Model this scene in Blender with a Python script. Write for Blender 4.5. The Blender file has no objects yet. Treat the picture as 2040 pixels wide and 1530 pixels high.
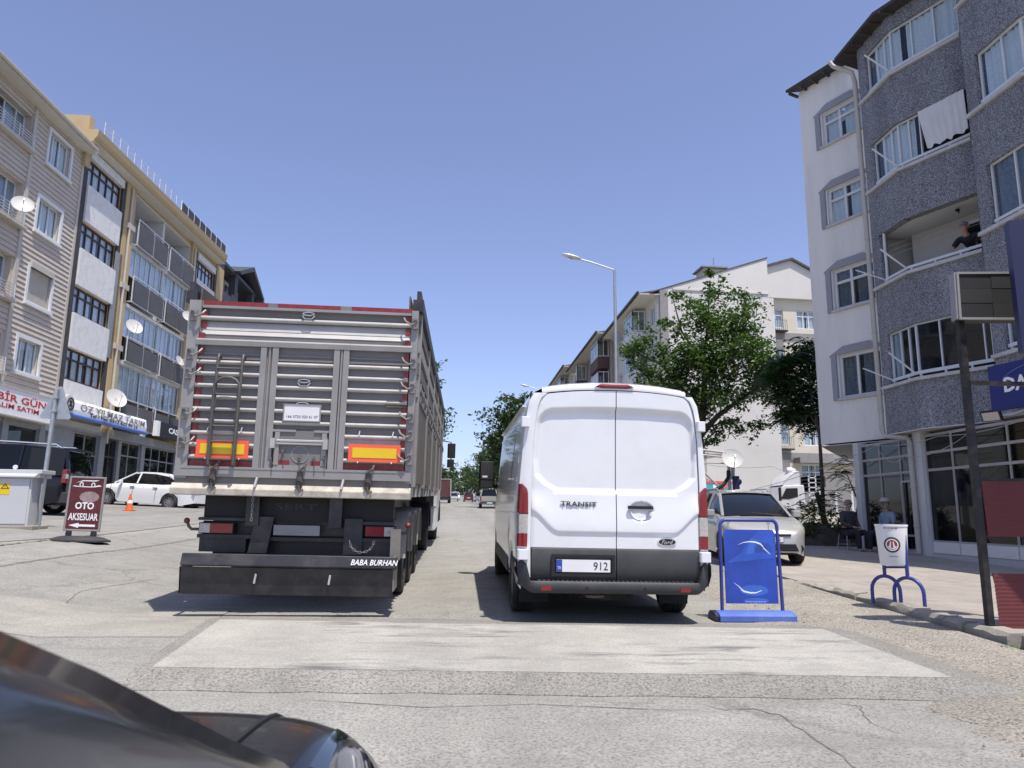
import bpy, math, random
from mathutils import Vector, Matrix

random.seed(7)
R = math.radians
SC = bpy.context.scene
COL = SC.collection

# ------------------------------------------------------------------ camera, light, exposure
cam_d = bpy.data.cameras.new("camera")
cam = bpy.data.objects.new("camera", cam_d)
COL.objects.link(cam)
SC.camera = cam
cam_d.sensor_width = 36.0
cam_d.lens = 1457.0 / 2040.0 * 36.0
cam_d.clip_start = 0.02
cam_d.clip_end = 4000
cam_d.dof.use_dof = True
cam_d.dof.focus_distance = 10.0
cam_d.dof.aperture_fstop = 11.0
_y, _p, _r = R(3.9), R(10.0), R(0.55)
_f = Vector((math.sin(_y) * math.cos(_p), math.cos(_y) * math.cos(_p), math.sin(_p)))
_rt = Vector((math.cos(_y), -math.sin(_y), 0))
_up = _rt.cross(_f)
_Rr = _rt * math.cos(_r) + _up * math.sin(_r)
_Ur = _up * math.cos(_r) - _rt * math.sin(_r)
cam.matrix_world = Matrix(((_Rr.x, _Ur.x, -_f.x, 0), (_Rr.y, _Ur.y, -_f.y, 0), (_Rr.z, _Ur.z, -_f.z, 1.33), (0, 0, 0, 1)))

SUN_EL, SUN_AZ = R(69), R(152)          # azimuth clockwise from +Y
wld = bpy.data.worlds.new("World")
SC.world = wld
wld.use_nodes = True
wn = wld.node_tree.nodes
wl = wld.node_tree.links
bg = wn["Background"]
sky = wn.new("ShaderNodeTexSky")
sky.sky_type = 'NISHITA'
sky.sun_disc = False
sky.sun_elevation = SUN_EL
sky.sun_rotation = SUN_AZ
sky.altitude = 1000
sky.air_density = 1.0
sky.dust_density = 2.4
sky.ozone_density = 8.0
tint = wn.new("ShaderNodeMix"); tint.data_type = 'RGBA'; tint.blend_type = 'MULTIPLY'; tint.inputs[0].default_value = 1.0
tint.inputs[7].default_value = (1.10, .965, 1.0, 1)
hs = wn.new("ShaderNodeHueSaturation"); hs.inputs["Saturation"].default_value = .88; hs.inputs["Value"].default_value = 1.0
wl.new(sky.outputs[0], hs.inputs["Color"]); wl.new(hs.outputs[0], tint.inputs[6]); wl.new(tint.outputs[2], bg.inputs[0])
bg.inputs[1].default_value = 0.15

sun_d = bpy.data.lights.new("sun", 'SUN')
sun_d.energy = 4.2
sun_d.angle = R(0.55)
sun_d.color = (1.0, 0.945, 0.85)
sun = bpy.data.objects.new("sun", sun_d)
COL.objects.link(sun)
sdir = Vector((math.sin(SUN_AZ) * math.cos(SUN_EL), math.cos(SUN_AZ) * math.cos(SUN_EL), math.sin(SUN_EL)))
sun.rotation_euler = sdir.to_track_quat('Z', 'Y').to_euler()
sun.location = sdir * 60

vs = SC.view_settings
vs.view_transform = 'Standard'
vs.look = 'None'
vs.gamma = 1.0
vs.exposure = 0.45
vs.use_curve_mapping = False
SC.cycles.max_bounces = 8
SC.cycles.transparent_max_bounces = 16
SC.cycles.use_denoising = True

# ------------------------------------------------------------------ helpers
SL = 0.0248                                # the street climbs away from the camera

def lerp_table(t, x):
    if x <= t[0][0]: return t[0][1]
    for (a, va), (b, vb) in zip(t, t[1:]):
        if x <= b: return va + (vb - va) * (x - a) / (b - a)
    return t[-1][1]

E_LEFT = [(-60, .86), (-17, .82), (-14.8, .76), (-11.3, .65), (-8.7, .55), (-6.9, .40), (-3.8, 0.0), (0, 0)]
def G(x, y):
    return SL * min(max(y, -60), 420) + (lerp_table(E_LEFT, x) if x < 0 else 0.0)
def walk_e(x):
    return lerp_table([(4.6, .135), (5.3, .13), (10.8, .035), (16, .03)], x)
TILT = math.atan(SL)

def sm(a, b, t):
    t = max(0.0, min(1.0, (t - a) / (b - a))); return t * t * (3 - 2 * t)

def frame(o, x, y):
    x = Vector(x).normalized(); y = Vector(y).normalized(); z = x.cross(y)
    return Matrix(((x.x, y.x, z.x, o[0]), (x.y, y.y, z.y, o[1]), (x.z, y.z, z.z, o[2]), (0, 0, 0, 1)))
def T(x, y, z): return Matrix.Translation((x, y, z))
def RX(a): return Matrix.Rotation(R(a), 4, 'X')
def RY(a): return Matrix.Rotation(R(a), 4, 'Y')
def RZ(a): return Matrix.Rotation(R(a), 4, 'Z')

WINV = {}
SPLIT = {'guard_bracket', 'corner_post', 'column', 'pilaster', 'rafter', 'rear_quarter', 'side_deflector', 'side_skirt', 'cab_window', 'chassis', 'hatch_bracket', 'door_pillar',
         'window_paper', 'hatch_frame', 'shop_pillar', 'seats', 'spring_foot', 'clamp', 'door_handle', 'door_gap', 'balcony', 'string_band', 'pin', 'rib', 'grille_bar', 'rail', 'railing_post',
         'guard_end', 'chimney_wall', 'corner_trim', 'lamp_beam', 'plinth', 'loggia_wall', 'shop_wall', 'downpipe', 'return_wall', 'rope_cleat', 'latch_row', 'frame', 'bed_frame', 'outrigger', 'vertical_joint', 'step_tread', 'stained_strip', 'car_drawing', 'hook', 'pipe', 'strut', 'pillar', 'mudguard'}
def setp(o, parent):
    o.parent = parent
    if parent.name in WINV: o.matrix_parent_inverse = WINV[parent.name]

class MB:
    def __init__(s, M=None):
        s.v = []; s.f = []; s.M = M or Matrix.Identity(4)
    def add(s, vs, fs):
        n = len(s.v); M = s.M
        s.v += [tuple(M @ Vector(p)) for p in vs]
        s.f += [tuple(i + n for i in f) for f in fs]
        return s
    def bx(s, x0, x1, y0, y1, z0, z1):
        return s.add([(x0, y0, z0), (x1, y0, z0), (x1, y1, z0), (x0, y1, z0), (x0, y0, z1), (x1, y0, z1), (x1, y1, z1), (x0, y1, z1)],
                     [(0, 3, 2, 1), (4, 5, 6, 7), (0, 1, 5, 4), (1, 2, 6, 5), (2, 3, 7, 6), (3, 0, 4, 7)])
    def cbx(s, x0, x1, y0, y1, z0, z1, c):
        """box with its edges across x/y chamfered (8-sided in plan)"""
        p = [(x0 + c, y0), (x1 - c, y0), (x1, y0 + c), (x1, y1 - c), (x1 - c, y1), (x0 + c, y1), (x0, y1 - c), (x0, y0 + c)]
        return s.prism([(a, b, z0) for a, b in p], (0, 0, z1 - z0))
    def prism(s, pts, vec):
        n = len(pts); vec = Vector(vec)
        a = [tuple(Vector(p)) for p in pts]; b = [tuple(Vector(p) + vec) for p in pts]
        return s.add(a + b, [tuple(range(n - 1, -1, -1)), tuple(range(n, 2 * n))] + [(i, (i + 1) % n, n + (i + 1) % n, n + i) for i in range(n)])
    def poly(s, pts):
        return s.add(pts, [tuple(range(len(pts)))])
    def tube(s, pts, r, n=8, caps=True):
        P = [Vector(p) for p in pts]; rr = r if isinstance(r, (list, tuple)) else [r] * len(P)
        vs = []; prev = None
        for i, p in enumerate(P):
            d = (P[min(i + 1, len(P) - 1)] - P[max(i - 1, 0)])
            d = d.normalized() if d.length > 1e-9 else Vector((0, 0, 1))
            if prev is None:
                a = Vector((0, 0, 1)) if abs(d.z) < .9 else Vector((1, 0, 0))
                x = d.cross(a).normalized()
            else:
                x = (prev - d * prev.dot(d)).normalized()
            prev = x; y = d.cross(x)
            for k in range(n):
                t = 2 * math.pi * (k + .5) / n
                vs.append(p + (x * math.cos(t) + y * math.sin(t)) * rr[i])
        fs = []
        for i in range(len(P) - 1):
            for k in range(n):
                fs.append((i * n + k, i * n + (k + 1) % n, (i + 1) * n + (k + 1) % n, (i + 1) * n + k))
        if caps:
            fs.append(tuple(range(n - 1, -1, -1))); m = (len(P) - 1) * n
            fs.append(tuple(range(m, m + n)))
        return s.add(vs, fs)
    def lathe(s, prof, n=24, axis='Z', c=(0, 0, 0)):
        vs = []; fs = []
        for r_, h in prof:
            for k in range(n):
                t = 2 * math.pi * k / n; a, b = r_ * math.cos(t), r_ * math.sin(t)
                p = {'Z': (a, b, h), 'X': (h, a, b), 'Y': (b, h, a)}[axis]
                vs.append((p[0] + c[0], p[1] + c[1], p[2] + c[2]))
        for i in range(len(prof) - 1):
            for k in range(n):
                fs.append((i * n + k, i * n + (k + 1) % n, (i + 1) * n + (k + 1) % n, (i + 1) * n + k))
        return s.add(vs, fs)
    def loft(s, rows, close=False, cap0=False, cap1=False):
        n = len(rows[0]); vs = [p for r_ in rows for p in r_]; fs = []
        for i in range(len(rows) - 1):
            for k in range(n if close else n - 1):
                fs.append((i * n + k, i * n + (k + 1) % n, (i + 1) * n + (k + 1) % n, (i + 1) * n + k))
        if cap0: fs.append(tuple(range(n - 1, -1, -1)))
        if cap1: fs.append(tuple(range((len(rows) - 1) * n, len(rows) * n)))
        return s.add(vs, fs)
    def ring(s, outer, inner, vec):
        """frame between two polygons with the same point count, extruded by vec"""
        n = len(outer); vec = Vector(vec)
        a = [Vector(p) for p in outer]; b = [Vector(p) for p in inner]
        vs = a + b + [p + vec for p in a] + [p + vec for p in b]; fs = []
        for i in range(n):
            j = (i + 1) % n
            fs += [(i, n + i, n + j, j), (2 * n + i, 2 * n + j, 3 * n + j, 3 * n + i), (i, j, 2 * n + j, 2 * n + i), (n + j, n + i, 3 * n + i, 3 * n + j)]
        return s.add(vs, fs)
    def fr(s, u0, u1, v0, v1, t, w0, w1):
        """rectangular frame in the u-v plane, bars t wide"""
        return s.ring([(u0, v0, w0), (u1, v0, w0), (u1, v1, w0), (u0, v1, w0)],
                      [(u0 + t, v0 + t, w0), (u1 - t, v0 + t, w0), (u1 - t, v1 - t, w0), (u0 + t, v1 - t, w0)], (0, 0, w1 - w0))
    def mesh(s, name, mat, smooth=None):
        me = bpy.data.meshes.new(name)
        me.from_pydata(s.v, [], s.f)
        for m in (mat if isinstance(mat, (list, tuple)) else [mat]): me.materials.append(m)
        if smooth is not None:
            me.polygons.foreach_set("use_smooth", [True] * len(me.polygons))
            me.update()
            me.set_sharp_from_angle(angle=R(smooth))
        me.update()
        return me
    def islands(s):
        """split into separate connected pieces"""
        par = list(range(len(s.v)))
        def fd(a):
            while par[a] != a: par[a] = par[par[a]]; a = par[a]
            return a
        for f in s.f:
            for b in f[1:]: par[fd(f[0])] = fd(b)
        grp = {}
        for f in s.f: grp.setdefault(fd(f[0]), []).append(f)
        out = []
        for fs in grp.values():
            q = MB(); ids = {}
            for f in fs:
                for a in f:
                    if a not in ids: ids[a] = len(q.v); q.v.append(s.v[a])
                q.f.append(tuple(ids[a] for a in f))
            out.append(q)
        return out
    def build(s, name, mat, parent=None, smooth=None, bevel=0.0, loc=None):
        if name in SPLIT and parent is not None:
            parts = s.islands()
            if len(parts) > 1:
                for q in parts: o = q.build(name, mat, parent, smooth, bevel, loc)
                return o
        o = bpy.data.objects.new(name, s.mesh(name, mat, smooth))
        COL.objects.link(o)
        if parent: setp(o, parent)
        if loc: o.location = loc
        if bevel:
            md = o.modifiers.new("bevel", 'BEVEL'); md.width = bevel; md.segments = 2; md.limit_method = 'ANGLE'; md.angle_limit = R(40)
        return o

def tag(o, label=None, cat=None, group=None, kind=None):
    if label: o["label"] = label
    if cat: o["category"] = cat
    if group: o["group"] = group
    if kind: o["kind"] = kind
    return o
def thing(name, label, cat, M=None, group=None):
    o = bpy.data.objects.new(name, None); COL.objects.link(o)
    o.empty_display_size = .2
    if M is not None: o.matrix_world = M
    return tag(o, label, cat, group)
def wthing(name, label, cat, base, group=None):
    """a thing whose parts are given in world coordinates; the Empty stands at its base"""
    Mx = T(*base)
    o = thing(name, label, cat, Mx, group); WINV[o.name] = Mx.inverted()
    return o
def obj_of(me, name, parent, M=None):
    o = bpy.data.objects.new(name, me); COL.objects.link(o)
    if parent: setp(o, parent)
    if M is not None: o.matrix_basis = M
    return o
def copy_tree(o, parent=None):
    c = o.copy(); COL.objects.link(c)
    if parent is not None:
        c.parent = parent
    for ch in o.children: copy_tree(ch, c)
    return c
def text(name, s, mat, parent, M, h=None, w=None, ex=.003, align='CENTER', shear=0.0, bold=0.0, space=1.0):
    cu = bpy.data.curves.new(name, 'FONT'); cu.body = s; cu.align_x = align; cu.align_y = 'CENTER'
    cu.extrude = ex; cu.resolution_u = 2; cu.shear = shear; cu.offset = bold; cu.space_character = space
    t = bpy.data.objects.new(name, cu); COL.objects.link(t)
    me = bpy.data.meshes.new_from_object(t)
    bpy.data.objects.remove(t); bpy.data.curves.remove(cu)
    xs = [v.co.x for v in me.vertices]; ys = [v.co.y for v in me.vertices]
    if xs:
        W, Hh = max(xs) - min(xs), max(ys) - min(ys)
        sy = (h / Hh) if h else 1; sx = (w / W) if w else sy
        cx = (max(xs) + min(xs)) / 2 if align == 'CENTER' else min(xs)
        cy = (max(ys) + min(ys)) / 2
        for v in me.vertices:
            v.co = M @ Vector(((v.co.x - cx) * sx, (v.co.y - cy) * sy, v.co.z))
    me.name = name; me.materials.clear(); me.materials.append(mat)
    o = bpy.data.objects.new(name, me); COL.objects.link(o)
    if parent: setp(o, parent)
    return o

# ------------------------------------------------------------------ materials
def ramp(nt, src, stops):
    r = nt.nodes.new("ShaderNodeValToRGB")
    e = r.color_ramp.elements
    while len(e) > 1: e.remove(e[-1])
    e[0].position, c = stops[0]; e[0].color = (*c, 1) if not isinstance(c, float) else (c, c, c, 1)
    for p, c in stops[1:]:
        k = e.new(p); k.color = (*c, 1) if not isinstance(c, float) else (c, c, c, 1)
    nt.links.new(src, r.inputs[0]); return r
def noise(nt, vec, scale, detail=4, rough=.55, dist=0.0):
    n = nt.nodes.new("ShaderNodeTexNoise"); n.inputs["Scale"].default_value = scale; n.inputs["Detail"].default_value = detail
    n.inputs["Roughness"].default_value = rough; n.inputs["Distortion"].default_value = dist
    if vec: nt.links.new(vec, n.inputs["Vector"])
    return n
def mapping(nt, scale=(1, 1, 1), rot=(0, 0, 0)):
    tc = nt.nodes.new("ShaderNodeTexCoord"); mp = nt.nodes.new("ShaderNodeMapping")
    mp.inputs["Scale"].default_value = scale; mp.inputs["Rotation"].default_value = rot
    nt.links.new(tc.outputs["Object"], mp.inputs[0]); return mp.outputs[0]
def mixc(nt, fac, a, b, mode='MIX'):
    m = nt.nodes.new("ShaderNodeMix"); m.data_type = 'RGBA'; m.blend_type = mode
    for i, x in ((6, a), (7, b)):
        if isinstance(x, tuple): m.inputs[i].default_value = (*x, 1)
        else: nt.links.new(x, m.inputs[i])
    if isinstance(fac, float): m.inputs[0].default_value = fac
    else: nt.links.new(fac, m.inputs[0])
    return m.outputs[2]
def newmat(name):
    m = bpy.data.materials.new(name); m.use_nodes = True
    return m, m.node_tree, m.node_tree.nodes["Principled BSDF"]
def mk(name, col, rough=.6, metal=0.0, var=.12, scale=3.0, bump=0.0, bscale=60, coat=0.0, spec=.5, dirt=None, dscale=1.2, damt=.5, stretch=(1, 1, 1)):
    m, nt, b = newmat(name)
    v = mapping(nt, stretch)
    n = noise(nt, v, scale, 5, .6)
    lo = tuple(c * (1 - var) for c in col); hi = tuple(min(1, c * (1 + var)) for c in col)
    c = ramp(nt, n.outputs[0], [(.3, lo), (.7, hi)]).outputs[0]
    if dirt:
        d = noise(nt, v, dscale, 7, .68)
        f = ramp(nt, d.outputs[0], [(.47, 0.0), (.72, float(damt))])
        c = mixc(nt, f.outputs[0], c, dirt)
    nt.links.new(c, b.inputs["Base Color"])
    b.inputs["Roughness"].default_value = rough; b.inputs["Metallic"].default_value = metal
    b.inputs["Coat Weight"].default_value = coat; b.inputs["Coat Roughness"].default_value = .04
    b.inputs["Specular IOR Level"].default_value = spec
    if bump:
        bn = noise(nt, v, bscale, 3, .6); bp = nt.nodes.new("ShaderNodeBump"); bp.inputs["Strength"].default_value = bump; bp.inputs["Distance"].default_value = .01
        nt.links.new(bn.outputs[0], bp.inputs["Height"]); nt.links.new(bp.outputs[0], b.inputs["Normal"])
    return m
def glassmat(name, tint=(.75, .8, .82), gloss=.1, see=.8, back=(.02, .022, .025)):
    m = bpy.data.materials.new(name); m.use_nodes = True; nt = m.node_tree; nt.nodes.clear()
    out = nt.nodes.new("ShaderNodeOutputMaterial")
    tr = nt.nodes.new("ShaderNodeBsdfTransparent"); tr.inputs[0].default_value = (*tint, 1)
    df = nt.nodes.new("ShaderNodeBsdfDiffuse"); df.inputs[0].default_value = (*back, 1)
    gl = nt.nodes.new("ShaderNodeBsdfGlossy"); gl.inputs["Roughness"].default_value = .03; gl.inputs[0].default_value = (.9, .93, .95, 1)
    m1 = nt.nodes.new("ShaderNodeMixShader"); m1.inputs[0].default_value = see
    nt.links.new(df.outputs[0], m1.inputs[1]); nt.links.new(tr.outputs[0], m1.inputs[2])
    lw = nt.nodes.new("ShaderNodeLayerWeight"); lw.inputs[0].default_value = .5
    pw = nt.nodes.new("ShaderNodeMath"); pw.operation = 'POWER'; pw.inputs[1].default_value = 4.0; nt.links.new(lw.outputs["Facing"], pw.inputs[0])
    mm = nt.nodes.new("ShaderNodeMath"); mm.operation = 'MULTIPLY_ADD'; mm.inputs[1].default_value = .8; mm.inputs[2].default_value = gloss
    nt.links.new(pw.outputs[0], mm.inputs[0])
    m2 = nt.nodes.new("ShaderNodeMixShader"); nt.links.new(mm.outputs[0], m2.inputs[0])
    nt.links.new(m1.outputs[0], m2.inputs[1]); nt.links.new(gl.outputs[0], m2.inputs[2]); nt.links.new(m2.outputs[0], out.inputs[0])
    return m

M = {}
M['white_paint'] = mk('white van paint', (.72, .73, .745), .3, var=.02, coat=.6, dirt=(.50, .47, .43), dscale=1.6, damt=.22)
M['white_car'] = mk('white car paint', (.78, .79, .80), .3, var=.02, coat=.8)
M['silver_car'] = mk('silver car paint', (.40, .395, .375), .32, metal=.3, var=.04, coat=.8)
M['navy_car'] = mk('dark navy car paint', (.007, .008, .014), .22, var=.1, coat=.3, spec=.3)
M['black_car'] = mk('black car paint', (.006, .006, .009), .2, var=.1, coat=.18, spec=.25)
M['dark_red_car'] = mk('dark red car paint', (.09, .025, .025), .3, var=.1, coat=1)
M['car_glass'] = glassmat('car glass', (.12, .13, .14), .03, .35, (.008, .009, .011))
M['dark_glass'] = mk('near black glass', (.006, .007, .009), .06, var=.1, coat=.5)
M['van_plastic'] = mk('charcoal bumper plastic', (.035, .036, .040), .55, var=.15, scale=6, bump=.15, bscale=220, dirt=(.12, .11, .10), dscale=1.6, damt=.3)
M['tyre'] = mk('tyre rubber', (.022, .022, .023), .85, var=.3, bump=.3, bscale=40, dirt=(.12, .11, .095), dscale=3, damt=.45)
M['rim'] = mk('alloy rim', (.45, .46, .47), .35, metal=.8, var=.1)
M['steel_rim'] = mk('grey steel rim', (.30, .30, .30), .6, metal=.3, var=.2, dirt=(.2, .18, .15), damt=.6)
M['black'] = mk('matt black', (.010, .010, .011), .7, var=.2)
M['dark_void'] = mk('dark interior', (.012, .012, .013), .9, var=.2)
M['red_lens'] = mk('red lamp lens', (.20, .010, .016), .18, var=.15, scale=30, coat=.6)
M['clear_lens'] = mk('clear lamp lens', (.42, .39, .37), .15, var=.2, scale=40, coat=.8)
M['amber_lens'] = mk('amber lamp lens', (.6, .25, .04), .2, var=.2, scale=40, coat=.6)
M['chrome'] = mk('chrome', (.75, .76, .78), .12, metal=1, var=.05)
M['plate'] = mk('number plate white', (.72, .72, .72), .4, var=.04)
M['plate_blue'] = mk('plate blue', (.03, .06, .35), .4, var=.05)
M['print_black'] = mk('black print', (.012, .012, .014), .5, var=.1)
M['print_white'] = mk('white print', (.80, .80, .80), .5, var=.04)
M['print_red'] = mk('red print', (.50, .03, .035), .5, var=.08)
# aluminium of the trailer
M['alu_dark'] = mk('weathered aluminium panel', (.185, .18, .18), .65, metal=.1, var=.14, scale=2.2, bump=.06, bscale=30, dirt=(.20, .17, .14), dscale=2.4, damt=.45, stretch=(1, 1, .35))
M['alu_bar'] = mk('bright aluminium bar', (.40, .392, .38), .6, metal=.1, var=.1, scale=4, dirt=(.36, .33, .29), dscale=3, damt=.5)
M['alu_frame'] = mk('grey aluminium frame', (.285, .275, .268), .55, metal=.2, var=.12, scale=3, dirt=(.26, .22, .19), dscale=2.2, damt=.55, bump=.05)
M['ladder_steel'] = mk('dull ladder steel', (.10, .092, .088), .6, metal=.3, var=.2, scale=9)
M['latch_steel'] = mk('worn latch steel', (.26, .25, .24), .55, metal=.4, var=.2, scale=9, dirt=(.14, .10, .08), dscale=6, damt=.6)
M['rust_steel'] = mk('rusty dark steel', (.11, .095, .085), .7, metal=.3, var=.3, scale=9, dirt=(.17, .07, .035), dscale=5, damt=.6)
M['dark_steel'] = mk('painted dark steel', (.020, .020, .024), .45, var=.25, scale=4, bump=.05, bscale=50, dirt=(.085, .075, .068), dscale=2, damt=.65)
M['side_steel'] = mk('weathered brown grey side wall', (.13, .12, .108), .75, var=.25, scale=3, dirt=(.07, .055, .045), dscale=3, damt=.7, stretch=(1, 1, .4))
M['bed_wood'] = mk('dusty bumper beam', (.48, .44, .37), .8, var=.2, scale=5, bump=.3, bscale=40, dirt=(.22, .19, .15), dscale=4, damt=.7)
M['bed_steel'] = mk('dusty grey steel beam', (.20, .185, .165), .75, var=.2, scale=4, dirt=(.10, .08, .07), dscale=4, damt=.7)
M['tape_red'] = mk('red reflective tape', (.22, .022, .027), .35, var=.2, scale=12, dirt=(.25, .06, .05), dscale=6, damt=.6)
M['mark_orange'] = mk('orange red reflector', (.85, .12, .05), .4, var=.06)
M['mark_yellow'] = mk('yellow reflector', (.72, .50, .015), .4, var=.06)
M['galv'] = mk('galvanised steel', (.42, .44, .46), .45, metal=.6, var=.12, scale=8)
M['pale_steel'] = mk('pale painted steel', (.62, .64, .66), .4, metal=.2, var=.08)
# ground
def ground_mat(name, base, hi, lo, spk, streak=None, rot=0.0, cracks=True, bump=.5):
    m, nt, b = newmat(name)
    v = mapping(nt)
    n1 = noise(nt, v, .35, 6, .62); n2 = noise(nt, v, 2.3, 6, .65); n3 = noise(nt, v, 55, 3, .75); n4 = noise(nt, v, 22, 4, .7)
    c = ramp(nt, n1.outputs[0], [(.3, lo), (.5, base), (.72, hi)]).outputs[0]
    f2 = ramp(nt, n2.outputs[0], [(.35, .88), (.65, 1.06)])
    c = mixc(nt, 1.0, c, f2.outputs[0], 'MULTIPLY')
    f3 = ramp(nt, n3.outputs[0], [(.36, 1 - spk * 1.7), (.48, 1.0), (.62, 1 + spk)])
    c = mixc(nt, 1.0, c, f3.outputs[0], 'MULTIPLY')
    vt = mapping(nt, (1.15, .05, 1)); tr_ = noise(nt, vt, 1.0, 4, .5, .2)
    c = mixc(nt, 1.0, c, ramp(nt, tr_.outputs[0], [(.35, .90), (.5, 1.0), (.65, 1.07)]).outputs[0], 'MULTIPLY')
    st_ = noise(nt, v, 1.1, 7, .7, .8); c = mixc(nt, ramp(nt, st_.outputs[0], [(.60, 0.0), (.72, .45)]).outputs[0], c, tuple(x * .62 for x in base))
    if streak:
        vs_ = mapping(nt, (streak[0], streak[1], 1), (0, 0, rot))
        ns = noise(nt, vs_, 1.0, 6, .66, .6)
        fs_ = ramp(nt, ns.outputs[0], [(.50, 0.0), (.66, streak[2])])
        mk_ = noise(nt, v, .7, 3); fm = ramp(nt, mk_.outputs[0], [(.40, 0.0), (.54, 1.0)])
        mm = nt.nodes.new("ShaderNodeMath"); mm.operation = 'MULTIPLY'; nt.links.new(fs_.outputs[0], mm.inputs[0]); nt.links.new(fm.outputs[0], mm.inputs[1])
        c = mixc(nt, mm.outputs[0], c, streak[3])
    if cracks:
        vo = nt.nodes.new("ShaderNodeTexVoronoi"); vo.feature = 'DISTANCE_TO_EDGE'; vo.inputs["Scale"].default_value = .33
        wv = noise(nt, v, 1.6, 6, .7); add = nt.nodes.new("ShaderNodeVectorMath"); add.operation = 'MULTIPLY_ADD'
        nt.links.new(wv.outputs["Color"], add.inputs[0]); add.inputs[1].default_value = (.9, .9, .9); nt.links.new(v, add.inputs[2])
        nt.links.new(add.outputs[0], vo.inputs["Vector"])
        fc = ramp(nt, vo.outputs["Distance"], [(0.0, 1.0), (.006, .8), (.013, 0.0)])
        cm = noise(nt, v, .22, 3); fcm = ramp(nt, cm.outputs[0], [(.48, 0.0), (.60, .45)])
        m3 = nt.nodes.new("ShaderNodeMath"); m3.operation = 'MULTIPLY'; nt.links.new(fc.outputs[0], m3.inputs[0]); nt.links.new(fcm.outputs[0], m3.inputs[1])
        c = mixc(nt, m3.outputs[0], c, tuple(x * .35 for x in base))
    nt.links.new(c, b.inputs["Base Color"]); b.inputs["Roughness"].default_value = .9; b.inputs["Specular IOR Level"].default_value = .25
    bp = nt.nodes.new("ShaderNodeBump"); bp.inputs["Strength"].default_value = bump; bp.inputs["Distance"].default_value = .012
    ad = nt.nodes.new("ShaderNodeMath"); ad.operation = 'ADD'; nt.links.new(n3.outputs[0], ad.inputs[0]); nt.links.new(n4.outputs[0], ad.inputs[1])
    nt.links.new(ad.outputs[0], bp.inputs["Height"]); nt.links.new(bp.outputs[0], b.inputs["Normal"])
    return m
M['road'] = ground_mat('dusty worn asphalt', (.266, .259, .237), (.292, .283, .258), (.240, .232, .213), .25, (.5, 3.2, .4, (.17, .168, .16)), R(10))
M['table'] = ground_mat('pale painted speed table', (.345, .334, .30), (.375, .363, .328), (.30, .29, .262), .13, (.9, 5.5, 1.0, (.13, .13, .128)), R(62), False, .25)
M['ramp_face'] = ground_mat('bare asphalt ramp', (.228, .219, .197), (.252, .243, .218), (.20, .193, .175), .3, None, 0, False, .4)
M['ground'] = ground_mat('dusty pale ground', (.28, .267, .237), (.315, .30, .265), (.24, .228, .204), .3, (.6, 2.5, .3, (.24, .23, .22)), R(20))
M['gravel'] = ground_mat('gravelly shoulder', (.285, .263, .223), (.335, .308, .262), (.21, .195, .168), .42, None, 0, False, 1.0)
M['apron'] = ground_mat('grey forecourt concrete', (.25, .243, .226), (.285, .275, .253), (.215, .209, .197), .16, (.5, 2.5, .4, (.21, .21, .205)), R(-12))
M['sidewalk'] = ground_mat('pale sidewalk concrete', (.335, .305, .268), (.37, .338, .297), (.29, .265, .235), .10, (.7, 2.0, .2, (.28, .26, .24)), R(5), True, .3)
M['kerb'] = mk('weathered kerb stone', (.30, .275, .235), .9, var=.25, scale=6, bump=.7, bscale=35, dirt=(.16, .14, .12), dscale=3, damt=.6)
M['leaf_weed'] = mk('weed green', (.10, .17, .04), .7, var=.4, scale=20)
# ------------------------------------------------------------------ ground, street, pavements
def sheet(name, xs, ys, zf, mat, label=None, kind='structure', side=False):
    m = MB()
    m.loft([[(x, y, zf(x, y)) for x in xs] for y in ys])
    m.f = [tuple(reversed(f)) for f in m.f]
    o = m.build(name, mat, smooth=60)
    for p in o.data.polygons:
        pass
    return tag(o, label, kind=kind)
XL = [-60, -17, -14.8, -11.3, -8.7, -6.9, -3.8]
big_x = [-900, -300, -120] + XL + [0, 5, 11, 16, 60, 200, 900]
big_y = [-60, -20, 0, 20, 60, 120, 250, 420, 800, 1800]
sheet('ground', big_x, big_y, lambda x, y: G(x, y) - .012, M['ground'])
def road_r(y): return 4.42 + .05 * y if y < 12 else 5.02
ysr = [-30, -10, 0, 3, 5, 7, 9, 11, 12, 16, 22, 30, 45, 70, 110, 160, 230, 320, 420]
m = MB(); m.loft([[(x, y, G(x, y)) for x in (-6.9, -3.8, 0, road_r(y) + .1)] for y in ysr]); m.f = [tuple(reversed(f)) for f in m.f]
tag(m.build('road', M['road']), kind='structure')
m = MB()
rows = []
for i in range(60):
    y = 2.6 + i * .165
    xr = 4.5 + .05 * y
    rows.append([(x, y, G(0, y) - .012 + .022 * sm(1.9, 1.5, xr - x) + .05 * sm(1.4, 0, xr - x) + random.uniform(-.007, .007) * (0 < k < 7)) for k, x in enumerate([xr - 1.9 + .24 * k for k in range(9)])])
m.loft(rows); m.f = [tuple(reversed(f)) for f in m.f]
tag(m.build('gravel_shoulder', M['gravel'], smooth=80), kind='structure')
# forecourt on the left
def skirted0(mb, rows, drop=.03):
    dn = lambda p: (p[0], p[1], p[2] - drop)
    R_ = [[dn(r_[0])] + r_ + [dn(r_[-1])] for r_ in rows]; R_ = [[dn(q) for q in R_[0]]] + R_ + [[dn(q) for q in R_[-1]]]
    mb.loft(R_); mb.f = [tuple(reversed(f)) for f in mb.f]; return mb
m = skirted0(MB(), [[(x, y, G(x, y) + .004) for x in (-16.2, -14.8, -11.3, -8.7, -7.6 + (.35 if y > 13 else 0))] for y in (4, 8, 11.5, 13, 15.5, 20, 26, 36, 50)])
tag(m.build('forecourt', M['apron']), kind='structure')
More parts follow.
